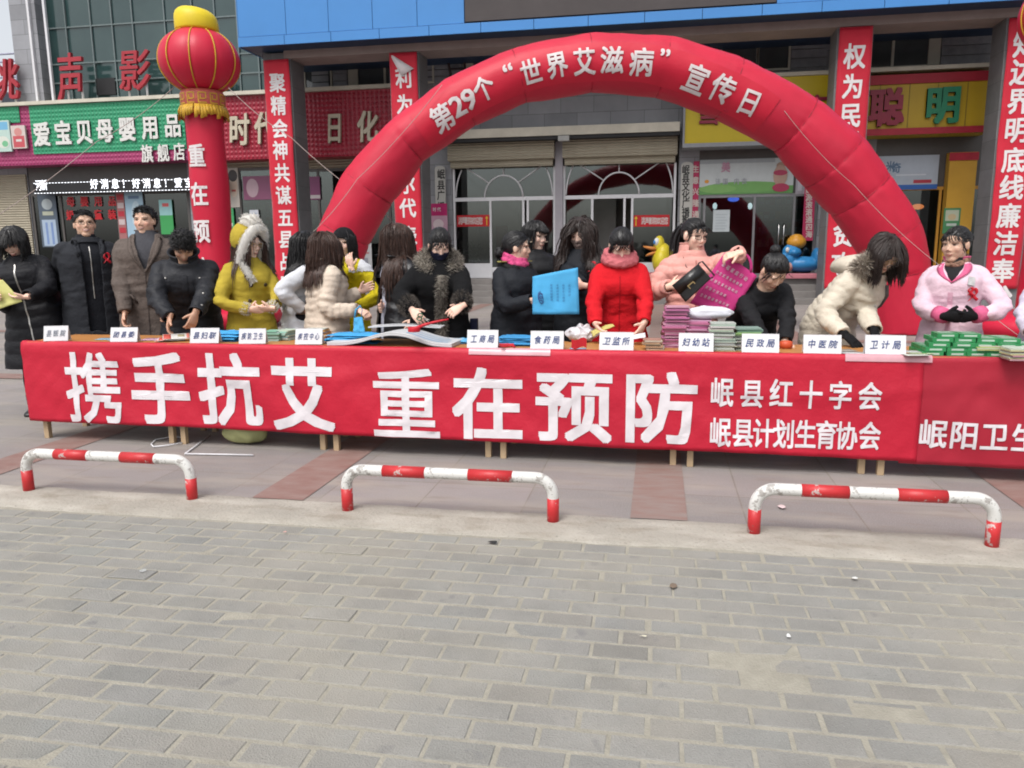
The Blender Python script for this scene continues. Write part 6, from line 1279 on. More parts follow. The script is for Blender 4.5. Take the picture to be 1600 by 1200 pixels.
def make_hair(c, k):
    """a cap lifted off the scalp plus many tapering locks, one mesh"""
    L, bv, hl, HA, hc, base, hsc = c['L'], c['bv'], c['hl'], c['HA'], c['hc'], c['base'], c['hsc']; x, y, z = L.T; me = fill(bv, c['bf'], None, 't'); N = normals(me); bpy.data.meshes.remove(me); AH = HA/hsc
    az = np.degrees(np.arctan2(np.abs(x), y)); fr = k.get('front', .062); sdz = k.get('sidez', -.004); bk = k.get('back', -.078)
    lim = np.interp(az, [0, 35, 60, 78, 95, 120, 180], [fr, fr-.006, fr*.55+sdz*.45, sdz, sdz-.006, bk*.6, bk]); inh = (np.linalg.norm(L-V(0, -.01, .02), axis=1) < .15) & (z > -.11)
    ear = (np.abs(x) > .0735) & (z < .03) & (y > -.03) & (y < .03)
    m_ = inh & (z > lim) & ~ear; edge = np.clip((z-lim)/.03, 0, 1); vol = k.get('vol', .014); nz = vnoise(L*V(1, 1, .35), (38, 38, 38), 3.); off = .003+vol*edge*(.75+.5*nz); v, fs = peel(bv, N, c['bf'], m_, off); st = k['style']; n_ = k.get('n', 260); mb = MB(); mb.add(v, fs, 0, True, (1, 1, 1))
    cand = np.where(m_)[0]; rs = np.random.default_rng(k.get('seed', 5))
    R0 = np.array((.0785, .098, .092) if k['style'] not in ('bun', 'pony', 'short') else (.077, .0955, .0885))+vol*.6; cen = V(0, -.012, .026)
    def outp(p, s_=1.): d = (p-cen)/(R0*s_); l = np.linalg.norm(d); return p if l >= 1 else cen+(p-cen)/l
    bvh = c.get('bvh')
    def lock(pts, r0, sh_, flat=.45):
        n2 = len(pts); rr = [r0*q for q in np.interp(np.linspace(0, 1, n2), [0, .35, .8, 1], [.7, 1, .75, .12])]; mb.tube([hl(p) for p in pts], rr, 6, 0, True, True, flat, col=(sh_,)*3)
    ln0 = k.get('len', .05)
    if st in ('bun', 'pony'):
        tgt = V(*k.get('knot', (0, -.112, .035))); td = (tgt-cen)/np.linalg.norm((tgt-cen))
        for i in rs.choice(cand, n_):
            p0 = L[i]; d0 = nrm(p0-cen); w_ = math.acos(max(-1, min(1, d0@td))); pts = []
            for t in np.linspace(0, 1, 8): d = (math.sin((1-t)*w_)*d0+math.sin(t*w_)*td)/max(math.sin(w_), .05); d = nrm(d); s_ = 1/np.linalg.norm(d/(R0*(.985+.055*rs.random()))); pts.append(cen+d*s_)
            lock(pts, .0050, rs.uniform(.5, 1.8))
        if st == 'bun':
            br = k.get('bun', .036); me2 = MB(); bc = tgt+td*br*.55; me2.ell(hl(bc), (br, br, br*.95), 18, 12); q = np.array(me2.v); q += vnoise(q, (60, 60, 60), 2.)[:, None]*nrm(q-hl(bc))*.006; mb.add(q, me2.f, 0, True, (1, 1, 1))
            for i in range(40): d = nrm(rs.normal(0, 1, 3)); e = nrm(np.cross(d, rs.normal(0, 1, 3))); lock([bc+(d*math.cos(t)+e*math.sin(t))*br*1.03 for t in np.linspace(0, 2.4, 7)], .006, rs.uniform(.7, 1.5))
        else:
            wz = AH.T@V(0, 0, -1); tl = k.get('tail', .32)
            for i in range(60):
                p = tgt+rs.normal(0, .010, 3); d = nrm(td*1.0+rs.normal(0, .15, 3)+V(0, 0, .25)); pts = [p]
                for s_ in range(8): d = nrm(d*.62+wz*.5+rs.normal(0, .05, 3)); p = p+d*tl/8; pts.append(p)
                lock(pts, .011, rs.uniform(.7, 1.5))
        for i in range(k.get('wisps', 14)):
            s_ = rs.choice([-1, 1]); p = V(s_*.062, .045, .045)+rs.normal(0, .006, 3); pts = [p]
            for q in range(5): p = p+V(s_*.004, -.003, -.018)+rs.normal(0, .003, 3); pts.append(p)
            lock(pts, .003, 1)
        for i in range(k.get('fringe', 24)):
            p = V(rs.uniform(-.05, .05), .062, .072)+rs.normal(0, .004, 3); p[1] = .086-6*p[0]**2; pts = [p]; dx = rs.normal(0, .004)
            for q in range(4): p = p+V(dx+p[0]*.12, .003-.002*q, -.0105)+rs.normal(0, .0012, 3); pts.append(p)
            lock(pts, .0032, 1)
    if st in ('short', 'bob', 'long'):
        wz = AH.T@V(0, 0, -1); part = k.get('part', 0.)
        for i in rs.choice(cand, n_*(2 if st == 'short' else 3)):
            p = L[i].copy(); ln = ln0*rs.uniform(.75, 1.15); azi = math.degrees(math.atan2(abs(p[0]), p[1])); steps = 6 if st == 'short' else 12; nrml = nrm((p-cen)/R0**2); pts = [p+nrml*.002]; p = p+nrml*rs.uniform(.004, vol)
            hor = V(p[0]-part, p[1]+.02, 0); hor = nrm(hor)
            if st == 'short': hor = nrm(V(.9*(p[0]+.03), .45 if p[2] > .07 else -.35, 0)+rs.normal(0, .25, 3)*k.get('mess', 1.)); g = V(0, 0, -.45 if p[2] < .08 else .08)
            else:
                g = wz*1.0
                if azi < 62 and p[2] > .03: hor = nrm(V(math.copysign(1., p[0]-part), -.15, 0)) if not (k.get('bangs') and azi < 45) else nrm(V(p[0]*2, 1., 0))
            wave = k.get('wave', 0.); ph = rs.uniform(0, 6); amp_ = rs.normal(0, 1, 3)
            for s_ in range(steps):
                nn = nrm((p-cen)/R0**2); lev = np.linalg.norm((p-cen)/R0); d = g*(1.0 if lev > 1.02 else .8)+hor*(.75 if p[2] > .06 else (.12 if st != 'short' else .5)); 
                if lev < 1.12: d = d-nn*min(0, d@nn)*1.0
                d = nrm(d+rs.normal(0, .10, 3)+(amp_*wave*math.sin(ph+s_*1.1) if wave else 0)); p = p+d*ln/steps; p = outp(p)
                if st != 'short':
                    if k.get('bangs') and azi < 45:
                        if p[2] < k['bangs']: break
                    elif p[1] > .020 and abs(p[0]) < k.get('facew', .052) and p[2] < .045: p[0] = math.copysign(k.get('facew', .052)+.004, p[0] if abs(p[0]) > .004 else rs.normal())
                    if bvh is not None and s_ > 4 and p[2] < -.10:
                        wp = hl(p); near = bvh.find_nearest(Vector(wp))
                        if near[0] is not None:
                            dv = wp-np.array(near[0]); nv_ = np.array(near[1]); 
                            if dv@nv_ < .010: wp = np.array(near[0])+nv_*.012; p = AH.T@((wp-hc))/hsc
                pts.append(p)
            if len(pts) > 3: lock(pts, k.get('r', .008 if st == 'short' else .0105)*(.68 if st == 'short' else .52)*rs.uniform(.7, 1.2), rs.uniform(.55, 1.6))
    mb.build('hair', k['mat'], c['P'])
zipm = M('zip_metal_mat', (.5, .48, .45), .35, .2, 30, metal=.8); btnm = M('dark_button_mat', (.06, .035, .02), .4); goldm = M('gold_rim_mat', (.6, .42, .2), .3, .05, 5, metal=.9); blackrim = M('dark_rim_mat', (.04, .025, .02), .4)
SKF, SKM = (.90, .62, .50), (.72, .46, .33)
def T_(v): return np.array(v, float)
# 1
c = person('woman with black bob and black padded coat reading yellow paper at far left', (22, 379), 5.9, a=-22, hyaw=-28, hpitch=34, lean=4, side=-9, smile=.6, skin=SKF,
    arms={-1: dict(w=(-6, 462, 5.62), d=(.3, -.3, 0)), 1: dict(w=(41, 464, 5.62), d=(-1, -.15, -.05), n=(0, .3, 1), curl=.5, pole=(1, -.3, -.6))},
    coat=dict(mat=fabric('black_padded_fabric', (.012, .012, .015), .6, sheen=.0), hem=.42, puff=(.008, .11), thick=.028, flare=.03, sleeve=1.15, w=1.12),
    hair=dict(style='bob', mat=H_BLK, len=.16, front=.04, bangs=.03, back=-.09, vol=.020, n=360, facew=.060, seed=2))
collar(c, fabric('black_padded_fabric', ), .06, .09, .45); zipper(c, -.5, .95, zipm, .0, .006); ribbon(c, .72, -.14)
CP1 = c
# 2
c = person('smiling man with glasses in open dark grey coat over a black zipped sweater', (132, 351), 6.15, a=8, hyaw=6, hpitch=-7, male=True, smile=1., teeth=True, skin=SKM,
    arms={-1: dict(w=(104, 486, 6.38), pole=(1, -.6, 0)), 1: dict(w=(166, 486, 6.38), pole=(1, -.6, 0))}, inner=(.014, .015, .02),
    coat=dict(mat=fabric('dark_grey_wool', (.026, .028, .034), .85, bump=.5), hem=.50, thick=.018, open=(.062, .012), flare=.02, w=1.05), trousers=(.015, .015, .018),
    hair=dict(style='short', mat=H_BLK, len=.024, front=.066, vol=.008, n=620, sidez=.010, back=-.06, r=.0045, mess=.7, seed=3))
glasses(c, M('bronze_rim_mat', (.2, .13, .08), .35, metal=.6)); ib = BVHTree.FromPolygons([tuple(v.co+c['P'].location) for v in c['inner'].data.vertices], polys(c['inner'].data)); zipper(c, .1, .95, zipm, 0, .004, bv=ib); ribbon(c, .78, .12, 1.15); collar(c, fabric('inner_collar', (.014, .015, .02)), .055, .072, .3, .008); lapel(c, fabric('dark_grey_wool'), .45, (.085, .06))
# 3
c = person('smiling man in a grey brown coat with turned-down collar looking to the left', (226, 345), 6.1, a=-10, hyaw=-24, hpitch=2, male=True, smile=1., teeth=True, skin=(.76, .48, .35), build=1.06, blush=.5,
    arms={-1: dict(w=(196, 500, 5.74), d=(0, -.25, -1), n=(1, .3, 0), curl=.9, pole=(.6, -.8, 0)), 1: dict(w=(262, 498, 5.8), pole=(1, -.5, 0))}, inner=(.07, .07, .08),
    coat=dict(mat=fabric('grey_brown_wool', (.125, .100, .088), .9, var=.2, bump=.6, sc=40), hem=.45, thick=.020, vneck=(.52, .075), flare=.02, w=1.06),
    hair=dict(style='short', mat=H_BLK, len=.026, front=.064, vol=.009, n=620, sidez=.012, back=-.062, r=.0045, mess=.7, seed=4))
lapel(c, fabric('grey_brown_wool'), .50, (.078, .075)); collar(c, fabric('grey_brown_wool'), .05, .088, .55, .03); zipper(c, -.6, .52, fabric('grey_brown_seam', (.07, .055, .05)), .0, .004, 'front_edge'); buttons(c, [(.42, .03), (.12, .03)], M('brown_button_mat', (.08, .06, .05), .4))
for x in (-.11, .11): mb = MB(); mb.tube([front(c, t, x+dx, .004)[0] for t, dx in ((.16, -.02), (.02, .03))], .009, 6, flat=.4); mb.build('pocket_welt', fabric('grey_brown_wool'), c['P'])
# 4
c = person('black haired man in dark padded jacket bending over the leaflets', (286, 378), 5.75, a=-6, lean=27, hyaw=4, hpitch=52, male=True, skin=(.60, .37, .26), build=1.05, h=1.70,
    arms={-1: dict(w=(266, 496, 5.47), d=(-.1, -.3, -1), n=(.8, .5, .2), curl=.6, pole=(1., -.5, .2)), 1: dict(w=(303, 497, 5.47), d=(-.3, -.3, -1), n=(-.8, .5, .2), curl=.6, pole=(1., -.5, .2))},
    coat=dict(mat=fabric('charcoal_padded_fabric', (.022, .023, .028), .55, sheen=.0), hem=.62, puff=(.007, .10), thick=.026, sleeve=1.12, w=1.06, fold=.013),
    hair=dict(style='short', mat=H_BLK, len=.035, front=.05, vol=.013, n=1000, sidez=.005, back=-.07, r=.0048, mess=1.0, seed=6))
cj = fabric('charcoal_padded_fabric'); collar(c, cj, .07, .115, .35, .035); zipper(c, .0, .95, cj, .0, .022, 'front_placket'); buttons(c, [(.9, -.14), (.86, .15), (.78, .14), (.93, .12)], zipm, .008)
mb = MB(); P_ = [[front(c, t, x, .008)[0] for x in np.linspace(.05, .125, 5)] for t in np.linspace(.5, .72, 5)]; mb.grid(P_); o = mb.build('chest_pocket', cj, c['P']); o.modifiers.new('s', 'SOLIDIFY').thickness = .006
# 5
ycoat = fabric('yellow_wool', (.47, .355, .045), .9, bump=.5)
c = person('young woman in a mustard yellow coat with a furry white hood, looking right', (389, 380), 5.98, a=22, hyaw=48, hpitch=14, skin=(.94, .66, .54), h=None,
    arms={-1: dict(w=(392, 484, 5.74), d=(1, -.1, .05), n=(0, .8, .5), curl=.55, pole=(1, -.4, -.4)), 1: dict(w=(424, 482, 5.76), d=(-1, -.3, .0), n=(0, .6, .6), curl=.6, pole=(1, -.4, -.4))},
    coat=dict(mat=ycoat, hem=.62, thick=.016, flare=.05, w=.98), hair=dict(style='long', mat=H_BRN, len=.36, front=.06, vol=.010, n=110, seed=7, facew=.076), inner=(.6, .6, .6))
WF = [(.86, .84, .80), (.80, .77, .72)]
hl = c['hl']; mb = MB()       # hood shell behind the head
for_ = []
for t in np.linspace(-.12, 1.0, 13):
    th = t*PI*.62
    for_.append([hl((.112*math.sin(q), -.030-.100*math.cos(q)*math.cos(th*.55)+.0, .045+.105*math.cos(th)*1.0 - .11*t*t + (.0))) for q in np.linspace(-PI*.58, PI*.58, 15)])
hood = MB(); 
hood.ell(hl((0, -.030, .030)), (.112*c['hsc'], .112*c['hsc'], .125*c['hsc']), 26, 18, 0, c['HA']/c['hsc']); hv = [np.array(p) for p in hood.v]; Lh = (np.array(hv)-c['hc'])@(c['HA']/c['hsc']); fs = [f for f in hood.f if all(not (Lh[i][1] > .045 and Lh[i][2] < .115) and Lh[i][2] > -.10 for i in f)]
hm = MB(); hm.add(hv, fs, 0, True); o = hm.build('hood', ycoat, c['P']); o.modifiers.new('s', 'SOLIDIFY').thickness = .012
rim = [hl(p) for p in ((-.085, -.01, -.26), (-.098, .02, -.19), (-.105, .035, -.10), (-.105, .045, -.02), (-.092, .055, .06), (-.055, .065, .118), (0, .066, .138), (.055, .065, .118), (.092, .055, .06), (.105, .045, -.02), (.105, .035, -.10), (.098, .03, -.19), (.085, .0, -.25))]
rim2 = []
for a_, b_ in zip(rim, rim[1:]): rim2 += [a_*(1-t)+b_*t for t in (0, .34, .67)]
rim2.append(rim[-1]); fur_piece('white_fur_trim', rim2, [.026]+[.046]*(len(rim2)-2)+[.028], .015, 1500, WF, c['P'], .004, .05, (.86, .84, .80))
mb = MB(); tp = [hl(p) for p in ((0, .05, .135), (0, .0, .155), (0, -.06, .145))]; fur_piece('white_fur_crown', tp, [.075, .100, .085], .016, 900, WF, c['P'], .004, .05, (.86, .84, .80))
for s_ in (-1, 1): w_, e_ = c['WR'][s_], c['ELB'][s_]; d = nrm(w_-e_); fur_piece('white_fur_cuff', [w_-d*.075, w_-d*.045, w_-d*.01], [.044, .05, .044], .014, 700, WF, c['P'], .004, .1)
glasses(c, goldm); buttons(c, [(.62, -.05), (.62, .07), (.35, -.06), (.35, .08)], btnm, .016)
mb = MB(); p, n = front(c, .88, .09, .02); fur_piece('white_fur_lapel', [front(c, t, x, .012)[0] for t, x in ((1.0, -.08), (.9, -.075), (.78, -.06), (.68, -.035))], .026, .016, 700, WF, c['P'], .004, .1)
# 6
wcoat = fabric('white_coat_fabric', (.66, .67, .71), .85)
c = person('dark haired woman in a white coat turned away to the right', (479, 386), 6.2, a=98, hyaw=112, hpitch=12, skin=SKF, lean=6,
    arms={-1: dict(w=(474, 483, 5.98), d=(.9, -.3, -.2), n=(-.2, .8, .3), curl=.7, pole=(.5, -.8, -.4)), 1: dict(w=(495, 475, 6.25), pole=(.4, -.8, -.4))},
    coat=dict(mat=wcoat, hem=.5, thick=.020, flare=.03, sleeve=1.15, fold=.014), hair=dict(style='long', mat=H_BLK, len=.36, front=.05, vol=.013, n=340, seed=8))
# 7
ccoat = fabric('cream_padded_fabric', (.66, .55, .45), .6, sheen=.05)
c = person('brown haired woman in a cream padded jacket seen from behind', (507, 387), 5.98, a=118, hyaw=128, hpitch=8, skin=SKF,
    arms={-1: dict(w=(560, 484, 5.86), d=(1, -.2, -.5), n=(0, .4, -1), curl=.9, pole=(-.1, -.6, -1)), 1: dict(w=(562, 455, 6.15), pole=(.4, -.8, -.4))},
    coat=dict(mat=ccoat, hem=.62, thick=.022, puff=(.007, .055), flare=.02, sleeve=1.12, w=1.0), hair=dict(style='long', mat=H_BRN, len=.30, front=.05, vol=.012, n=420, seed=9, r=.011))
collar(c, ccoat, .045, .10, .6, .03, 'hood_collar', .02)
C7 = c
# 8
c = person('woman in black knitted hat and yellow white jacket, hand at her mouth', (537, 380), 6.62, a=-25, hyaw=-18, hpitch=4, skin=SKF, smile=.8,
    arms={-1: dict(w=(549, 418, 6.42), d=(-.3, .1, 1), n=(0, 1, .1), curl=.5, pole=(.9, .2, -1)), 1: dict(w=(560, 480, 6.4), pole=(1, -.4, -.5))},
    coat=dict(mat=fabric('bright_yellow_fabric', (.62, .50, .012), .8), hem=.6, thick=.022, sleeve=1.1, puff=(.006, .09)), hair=dict(style='long', mat=H_BLK, len=.2, front=.05, vol=.012, n=160, seed=10))
L, bv = c['L'], c['bv']; me_ = fill(bv, c['bf'], None, 't'); N_ = normals(me_); bpy.data.meshes.remove(me_); m_ = (np.linalg.norm(L-V(0, -.01, .02), axis=1) < .16) & (L[:, 2] > .040-.06*(L[:, 1] < -.02)); v, fs = peel(bv, N_, c['bf'], m_, .024+.0*L[:, 0]); link('knitted_hat', fill(v-c['base'], fs, None, 'h'), fabric('black_knit', (.012, .012, .014), .95, .2, 0, .8, 120), c['P']).modifiers.new('s', 'SMOOTH').iterations = 4
wv_, cn_ = c['cv'], c['cn']; sl = np.zeros(len(wv_), bool)
for s_ in (-1, 1): sl |= (np.abs(c['cx']) > .15) & (c['ct'] > .80)
v, fs = peel(wv_, cn_, c['cf'], sl, .006); link('white_shoulder_panel', fill(v-c['base'], fs, None, 'w'), wcoat, c['P']); collar(c, wcoat, .06, .09, .45)
# 9
c = person('woman with long straight brown hair and black coat over white, facing left', (617, 373), 6.3, a=-62, hyaw=-112, hpitch=4, skin=SKF, smile=.6, inner=(.62, .64, .76),
    arms={1: dict(w=(646, 500, 6.05), pole=(.6, -.8, -.3)), -1: dict(w=(598, 478, 6.2), pole=(.6, -.6, -.3))},
    coat=dict(mat=fabric('black_leather', (.014, .014, .017), .35, sheen=.0, spec=.5), hem=.5, thick=.020, open=(.050, .015), sleeve=1.1, puff=(.006, .12)), hair=dict(style='long', mat=H_BRN, len=.46, front=.055, vol=.012, n=420, seed=11, facew=.058, r=.0095))
lapel(c, fabric('black_leather'), .5, (.07, .07)); ib = BVHTree.FromPolygons([tuple(v.co+c['P'].location) for v in c['inner'].data.vertices], polys(c['inner'].data))
# 10
bfur = fabric('black_fur_fabric', (.008, .008, .009), .95, .3, 0, .9, 130)
c = person('woman in a black coat with grey fur collar and dark mask cutting red ribbon', (687, 386), 5.86, a=4, lean=12, hyaw=8, hpitch=36, skin=SKF, h=1.62,
    arms={-1: dict(w=(644, 484, 5.50), d=(.75, -.3, -.75), n=(.2, .6, -.5), curl=.5, pole=(1, -.5, -.1)), 1: dict(w=(722, 480, 5.52), d=(-.8, -.4, -.55), n=(-.5, .4, -.6), curl=[.4, .6, .7, .8], pole=(1, -.5, -.1))},
    coat=dict(mat=bfur, hem=.45, thick=.030, flare=.04, w=1.14, sleeve=1.22, fold=.008), hair=dict(style='bun', mat=H_BLK, front=.062, vol=.007, n=420, knot=(0, -.112, .01), seed=12, wisps=40))
GF = [(.42, .38, .32), (.30, .27, .23), (.12, .10, .09), (.55, .50, .43)]; DF = [(.10, .085, .075), (.22, .19, .165), (.05, .045, .04)]
nb, U, FT, ST = c['nb'], c['U'], c['FT'], c['ST']
cp = [nb-U*.015+ST*math.cos(q)*.125+FT*(math.sin(q)*.115-.01)-U*(.045*math.sin(q)+.01) for q in np.linspace(PI/2+.35, PI/2+2*PI-.35, 26)]; fur_piece('fur_collar', cp, [.038]+[.056]*24+[.038], .040, 4600, GF, c['P'], .0045, .2)
fur_piece('fur_front', [front(c, t, .0, .01)[0] for t in np.linspace(.88, -.45, 22)], .034, .032, 2400, GF+DF, c['P'], .0045, .5)
for s_ in (-1, 1): w_, e_ = c['WR'][s_], c['ELB'][s_]; d = nrm(w_-e_); fur_piece('fur_cuff', [w_-d*.14, w_-d*.10, w_-d*.06, w_-d*.015], [.058, .072, .072, .056], .030, 1700, DF, c['P'], .0045, .4)
face_mask(c, fabric('navy_mask_cloth', (.018, .020, .05), .8, .5, sc=60)); C10 = c
# 11
navy_u = fabric('navy_uniform', (.014, .016, .021), .7); 
c = person('woman in dark uniform and pink scarf, in profile, holding the blue bag', (808, 387), 6.05, a=42, hyaw=84, hpitch=4, skin=(.80, .53, .40), 
    arms={-1: dict(w=(833, 470, 5.70), d=(1, -.1, .0), n=(0, 1, .3), curl=.4, pole=(.6, -.6, -.7)), 1: dict(w=(850, 440, 5.95), d=(1, -.2, 0), pole=(.4, -.6, -.8))},
    coat=dict(mat=navy_u, hem=.55, thick=.022, w=1.1, sleeve=1.14, flare=.02), hair=dict(style='bun', mat=H_BLK, front=.062, vol=.007, n=420, knot=(0, -.108, -.035), bun=.040, seed=13, wisps=6))
scarf(c, fabric('pink_scarf_cloth', (.62, .08, .22), .9, .4, sc=40), .080, .026, z=.02); 
cp = [c['nb']-c['U']*.02+c['ST']*math.cos(q)*.108+c['FT']*(math.sin(q)*.10)-c['U']*.03*math.sin(q) for q in np.linspace(PI/2+.4, PI/2+2*PI-.4, 24)]; fur_piece('black_fur_collar', cp, .038, .016, 1500, [(.02, .02, .02), (.035, .033, .03)], c['P'])
mb = MB()
for s_ in (-1, 1): p = c['sh']+c['ST']*s_*.12+c['U']*.055; mb.obox(p, c['ST'], c['FT'], c['U'], .045, .02, .004)
mb.build('shoulder_board', M('gold_trim_mat', (.45, .40, .12), .5, .3, 20), c['P']); ribbon(c, .80, .06); C11 = c
# 12
c = person('black haired woman in black jacket half hidden between the two uniforms', (837, 369), 6.75, a=25, hyaw=48, hpitch=10, skin=SKF, coat=dict(mat=fabric('black_parka', (.018, .018, .020), .6), hem=.6, thick=.024, puff=(.006, .1)), hair=dict(style='bob', mat=H_BLK, len=.13, front=.05, bangs=.03, vol=.016, n=300, seed=14, facew=.05))
collar(c, fabric('black_parka'), .07, .10, .5, .03)
mb = MB(); mb.tube([c['nb']+c['U']*.072+c['ST']*math.cos(q)*.127+c['FT']*(math.sin(q)*.122-.012) for q in np.linspace(PI/2+.5, PI/2+2*PI-.5, 30)], .006, 6); mb.build('collar_edging', M('cream_edging_mat', (.55, .48, .36), .7), c['P'])
# 13
c = person('woman with long wavy dark brown hair and floral mask in dark uniform', (907, 366), 6.5, a=-8, hyaw=-20, hpitch=22, skin=SKF,
    arms={-1: dict(w=(922, 459, 5.92), d=(-1, -.15, .1), n=(.1, 1, .2), curl=.7, pole=(.7, -.5, -.8)), 1: dict(w=(945, 480, 6.2), pole=(1, -.4, -.4))},
    coat=dict(mat=navy_u, hem=.55, thick=.022, w=1.08, sleeve=1.1), hair=dict(style='long', mat=H_DBR, len=.42, front=.05, vol=.016, n=480, wave=.28, part=.01, seed=15, facew=.064, r=.012))
face_mask(c, M('floral_mask_cloth', (.10, .06, .055), .85, .0, 90, col2=(.62, .48, .42), detail=1)); ribbon(c, .80, .11, 1.2)
mb = MB(); p, n = front(c, .88, .11, .004); u = nrm(c['ST']-n*(n@c['ST'])); w_ = np.cross(n, u); w_ = w_ if w_[2] > 0 else -w_; mb.obox(p, u, n, w_, .042, .003, .012); mb.build('name_tag', M('black_tag_mat', (.02, .02, .02), .5), c['P'])
mb = MB(); [put(mb, ch, lambda x, y, d: p+n*(.004+d)+u*(x+(i-2)*.014)+w_*y, .016, .018, .02) for i, ch in enumerate('31706')]; mb.build('tag_number', white_l, c['P']); C13 = c
# 14
redc = fabric('red_wool', (.60, .010, .018), .9, .06, bump=.5)
c = person('woman in a bright red coat and pink scarf looking down at a yellow booklet', (970, 403), 5.82, a=2, lean=11, hyaw=8, hpitch=44, skin=SKF, h=1.60, smile=.3,
    arms={-1: dict(w=(931, 509, 5.49), d=(.45, -.55, -.5), n=(.6, .3, .5), curl=.5, pole=(1, -.4, -.1)), 1: dict(w=(1007, 513, 5.49), d=(-.4, -.4, -.7), n=(-.6, .4, .2), curl=.5, pole=(1, -.4, -.1))},
    coat=dict(mat=redc, hem=.55, thick=.018, flare=.06, w=1.08, sleeve=1.14), hair=dict(style='pony', mat=H_BLK, front=.06, vol=.007, n=420, knot=(0, -.11, .0), tail=.16, seed=16, wisps=50))
scarf(c, fabric('pink_knit', (.62, .17, .19), .95, .15, 0, .7, 110), .098, .040, loops=2); C14 = c
mb = MB(); P_ = [[front(c, .62-.012*abs(x)/.1, x, .003)[0], front(c, .605-.012*abs(x)/.1, x, .0035)[0]] for x in np.linspace(-.15, .15, 30)]; mb.grid(P_); mb.build('yoke_seam', fabric('red_seam', (.36, .006, .012)), c['P'])
for x in (-.12, .12): mb = MB(); mb.tube([front(c, t, x+dx, .004)[0] for t, dx in ((.14, -.03), (.14, .03))], .008, 6, flat=.4); mb.build('pocket_welt', fabric('red_seam'), c['P'])
zipper(c, -.5, .9, fabric('red_seam'), .0, .003, 'front_edge')
# 15
pinkc = fabric('salmon_padded_fabric', (.74, .36, .31), .55, sheen=.05)
c = person('woman with ponytail and glasses in a salmon pink padded jacket holding two bags', (1085, 368), 6.1, a=14, hyaw=40, hpitch=12, skin=(.90, .61, .48),
    arms={-1: dict(w=(1047, 447, 5.74), d=(1, -.15, .25), n=(.1, 1, -.2), curl=[.9, .8, .8, .8], pole=(1, -.2, -.9)), 1: dict(w=(1154, 396, 5.66), d=(-1, -.1, -.25), n=(0, .6, -1), curl=.8, pole=(1., .2, -.1))},
    coat=dict(mat=pinkc, hem=.70, thick=.024, puff=(.016, .068), sleeve=1.14, w=1.0), hair=dict(style='pony', mat=H_BLK, front=.062, vol=.007, n=420, knot=(0, -.108, .045), tail=.30, seed=17, wisps=8))
collar(c, pinkc, .075, .092, .42, .02, thick=.02); glasses(c, blackrim); zipper(c, .0, .95, fabric('salmon_zip', (.5, .2, .17)), 0, .006); scarf(c, fabric('grey_print_cloth', (.45, .36, .36), .9, .5, sc=70), .062, .020, loops=1); C15 = c
mb = MB(); hv_ = [front(c, t, x, .006)[0] for t, x in ((1.0, -.08), (.85, -.075), (.7, -.02), (.62, .05))]; mb.tube(hv_+[at(1085, 430, 5.8)], .003, 5); mb.build('bag_strap', blackrim, c['P'])
# 16
c = person('woman with a hair bun in black crouching over the table and writing', (1206, 484), 5.68, a=18, lean=48, hyaw=34, hpitch=50, skin=(.76, .50, .37), h=1.58, hipz=None,
    arms={-1: dict(w=(1200, 541, 5.45), d=(.6, -.5, -.1), pole=(1, -.3, .2)), 1: dict(w=(1226, 540, 5.45), d=(.2, -.9, -.1), n=(0, -.1, -1), curl=.7, pole=(1, -.3, .2))},
    coat=dict(mat=fabric('black_jacket', (.012, .012, .014), .8), hem=.45, thick=.018, sleeve=1.1), hair=dict(style='bun', mat=H_BLK, front=.06, vol=.007, n=420, knot=(0, -.09, .085), bun=.030, seed=18, wisps=10, fringe=6))
# 17
cr2 = fabric('ivory_padded_fabric', (.66, .59, .48), .6, sheen=.05)
c = person('woman in an ivory padded coat with fur trimmed hood and black gloves bending forward', (1382, 394), 5.72, a=62, lean=40, hyaw=32, hpitch=42, skin=SKF, h=1.66, gloves=(.012, .012, .014),
    arms={-1: dict(w=(1319, 522, 5.47), d=(.8, -.4, -.75), n=(-.2, .5, -.8), curl=.3, spread=.28, pole=(.2, -1, -.2)), 1: dict(w=(1366, 517, 5.55), d=(.2, -.4, -1), n=(-.4, .6, 0), curl=.5, pole=(.4, -1, -.2))},
    coat=dict(mat=cr2, hem=.60, thick=.026, puff=(.0065, .055), sleeve=1.1, w=.97, flare=.0), hair=dict(style='bob', mat=H_DBR, len=.20, front=.055, vol=.014, n=760, part=.02, seed=19, facew=.066, r=.0085))
nb, U, FT, ST = c['nb'], c['U'], c['FT'], c['ST']
glasses(c, goldm)
hd = MB(); cen = nb-U*.02-FT*.10; rg = []
for t in np.linspace(0, 1, 9): rg.append([cen+FT*(.10-.20*t)-U*(.02+.10*t*t)+(ST*math.cos(q)*.15*(1-.25*t*t)+U*math.sin(q)*.085*(1-.4*t*t)) for q in np.linspace(0, 2*PI, 22, endpoint=False)])
hd.loft(rg, False); o = hd.build('hood', cr2, c['P']); o.modifiers.new('s', 'SOLIDIFY').thickness = .02
rim = [cen+FT*.09+ST*math.cos(q)*.155+U*(math.sin(q)*.092+.02) for q in np.linspace(-.6, PI+.6, 28)]; fur_piece('hood_fur', rim, .034, .060, 3200, [(.52, .45, .37), (.40, .34, .28), (.62, .56, .48), (.22, .18, .15)], c['P'], .0045, .0)
mb = MB(); st_ = [front(c, t, x, .012)[0] for t, x in ((.98, .05), (.85, .075), (.65, .10), (.45, .115), (.3, .12))]; mb.tube(st_, .012, 8, flat=.35); mb.build('bag_strap', fabric('grey_strap', (.12, .11, .11)), c['P']); buttons(c, [(.72, -.03), (.55, -.02)], zipm, .008); C17 = c
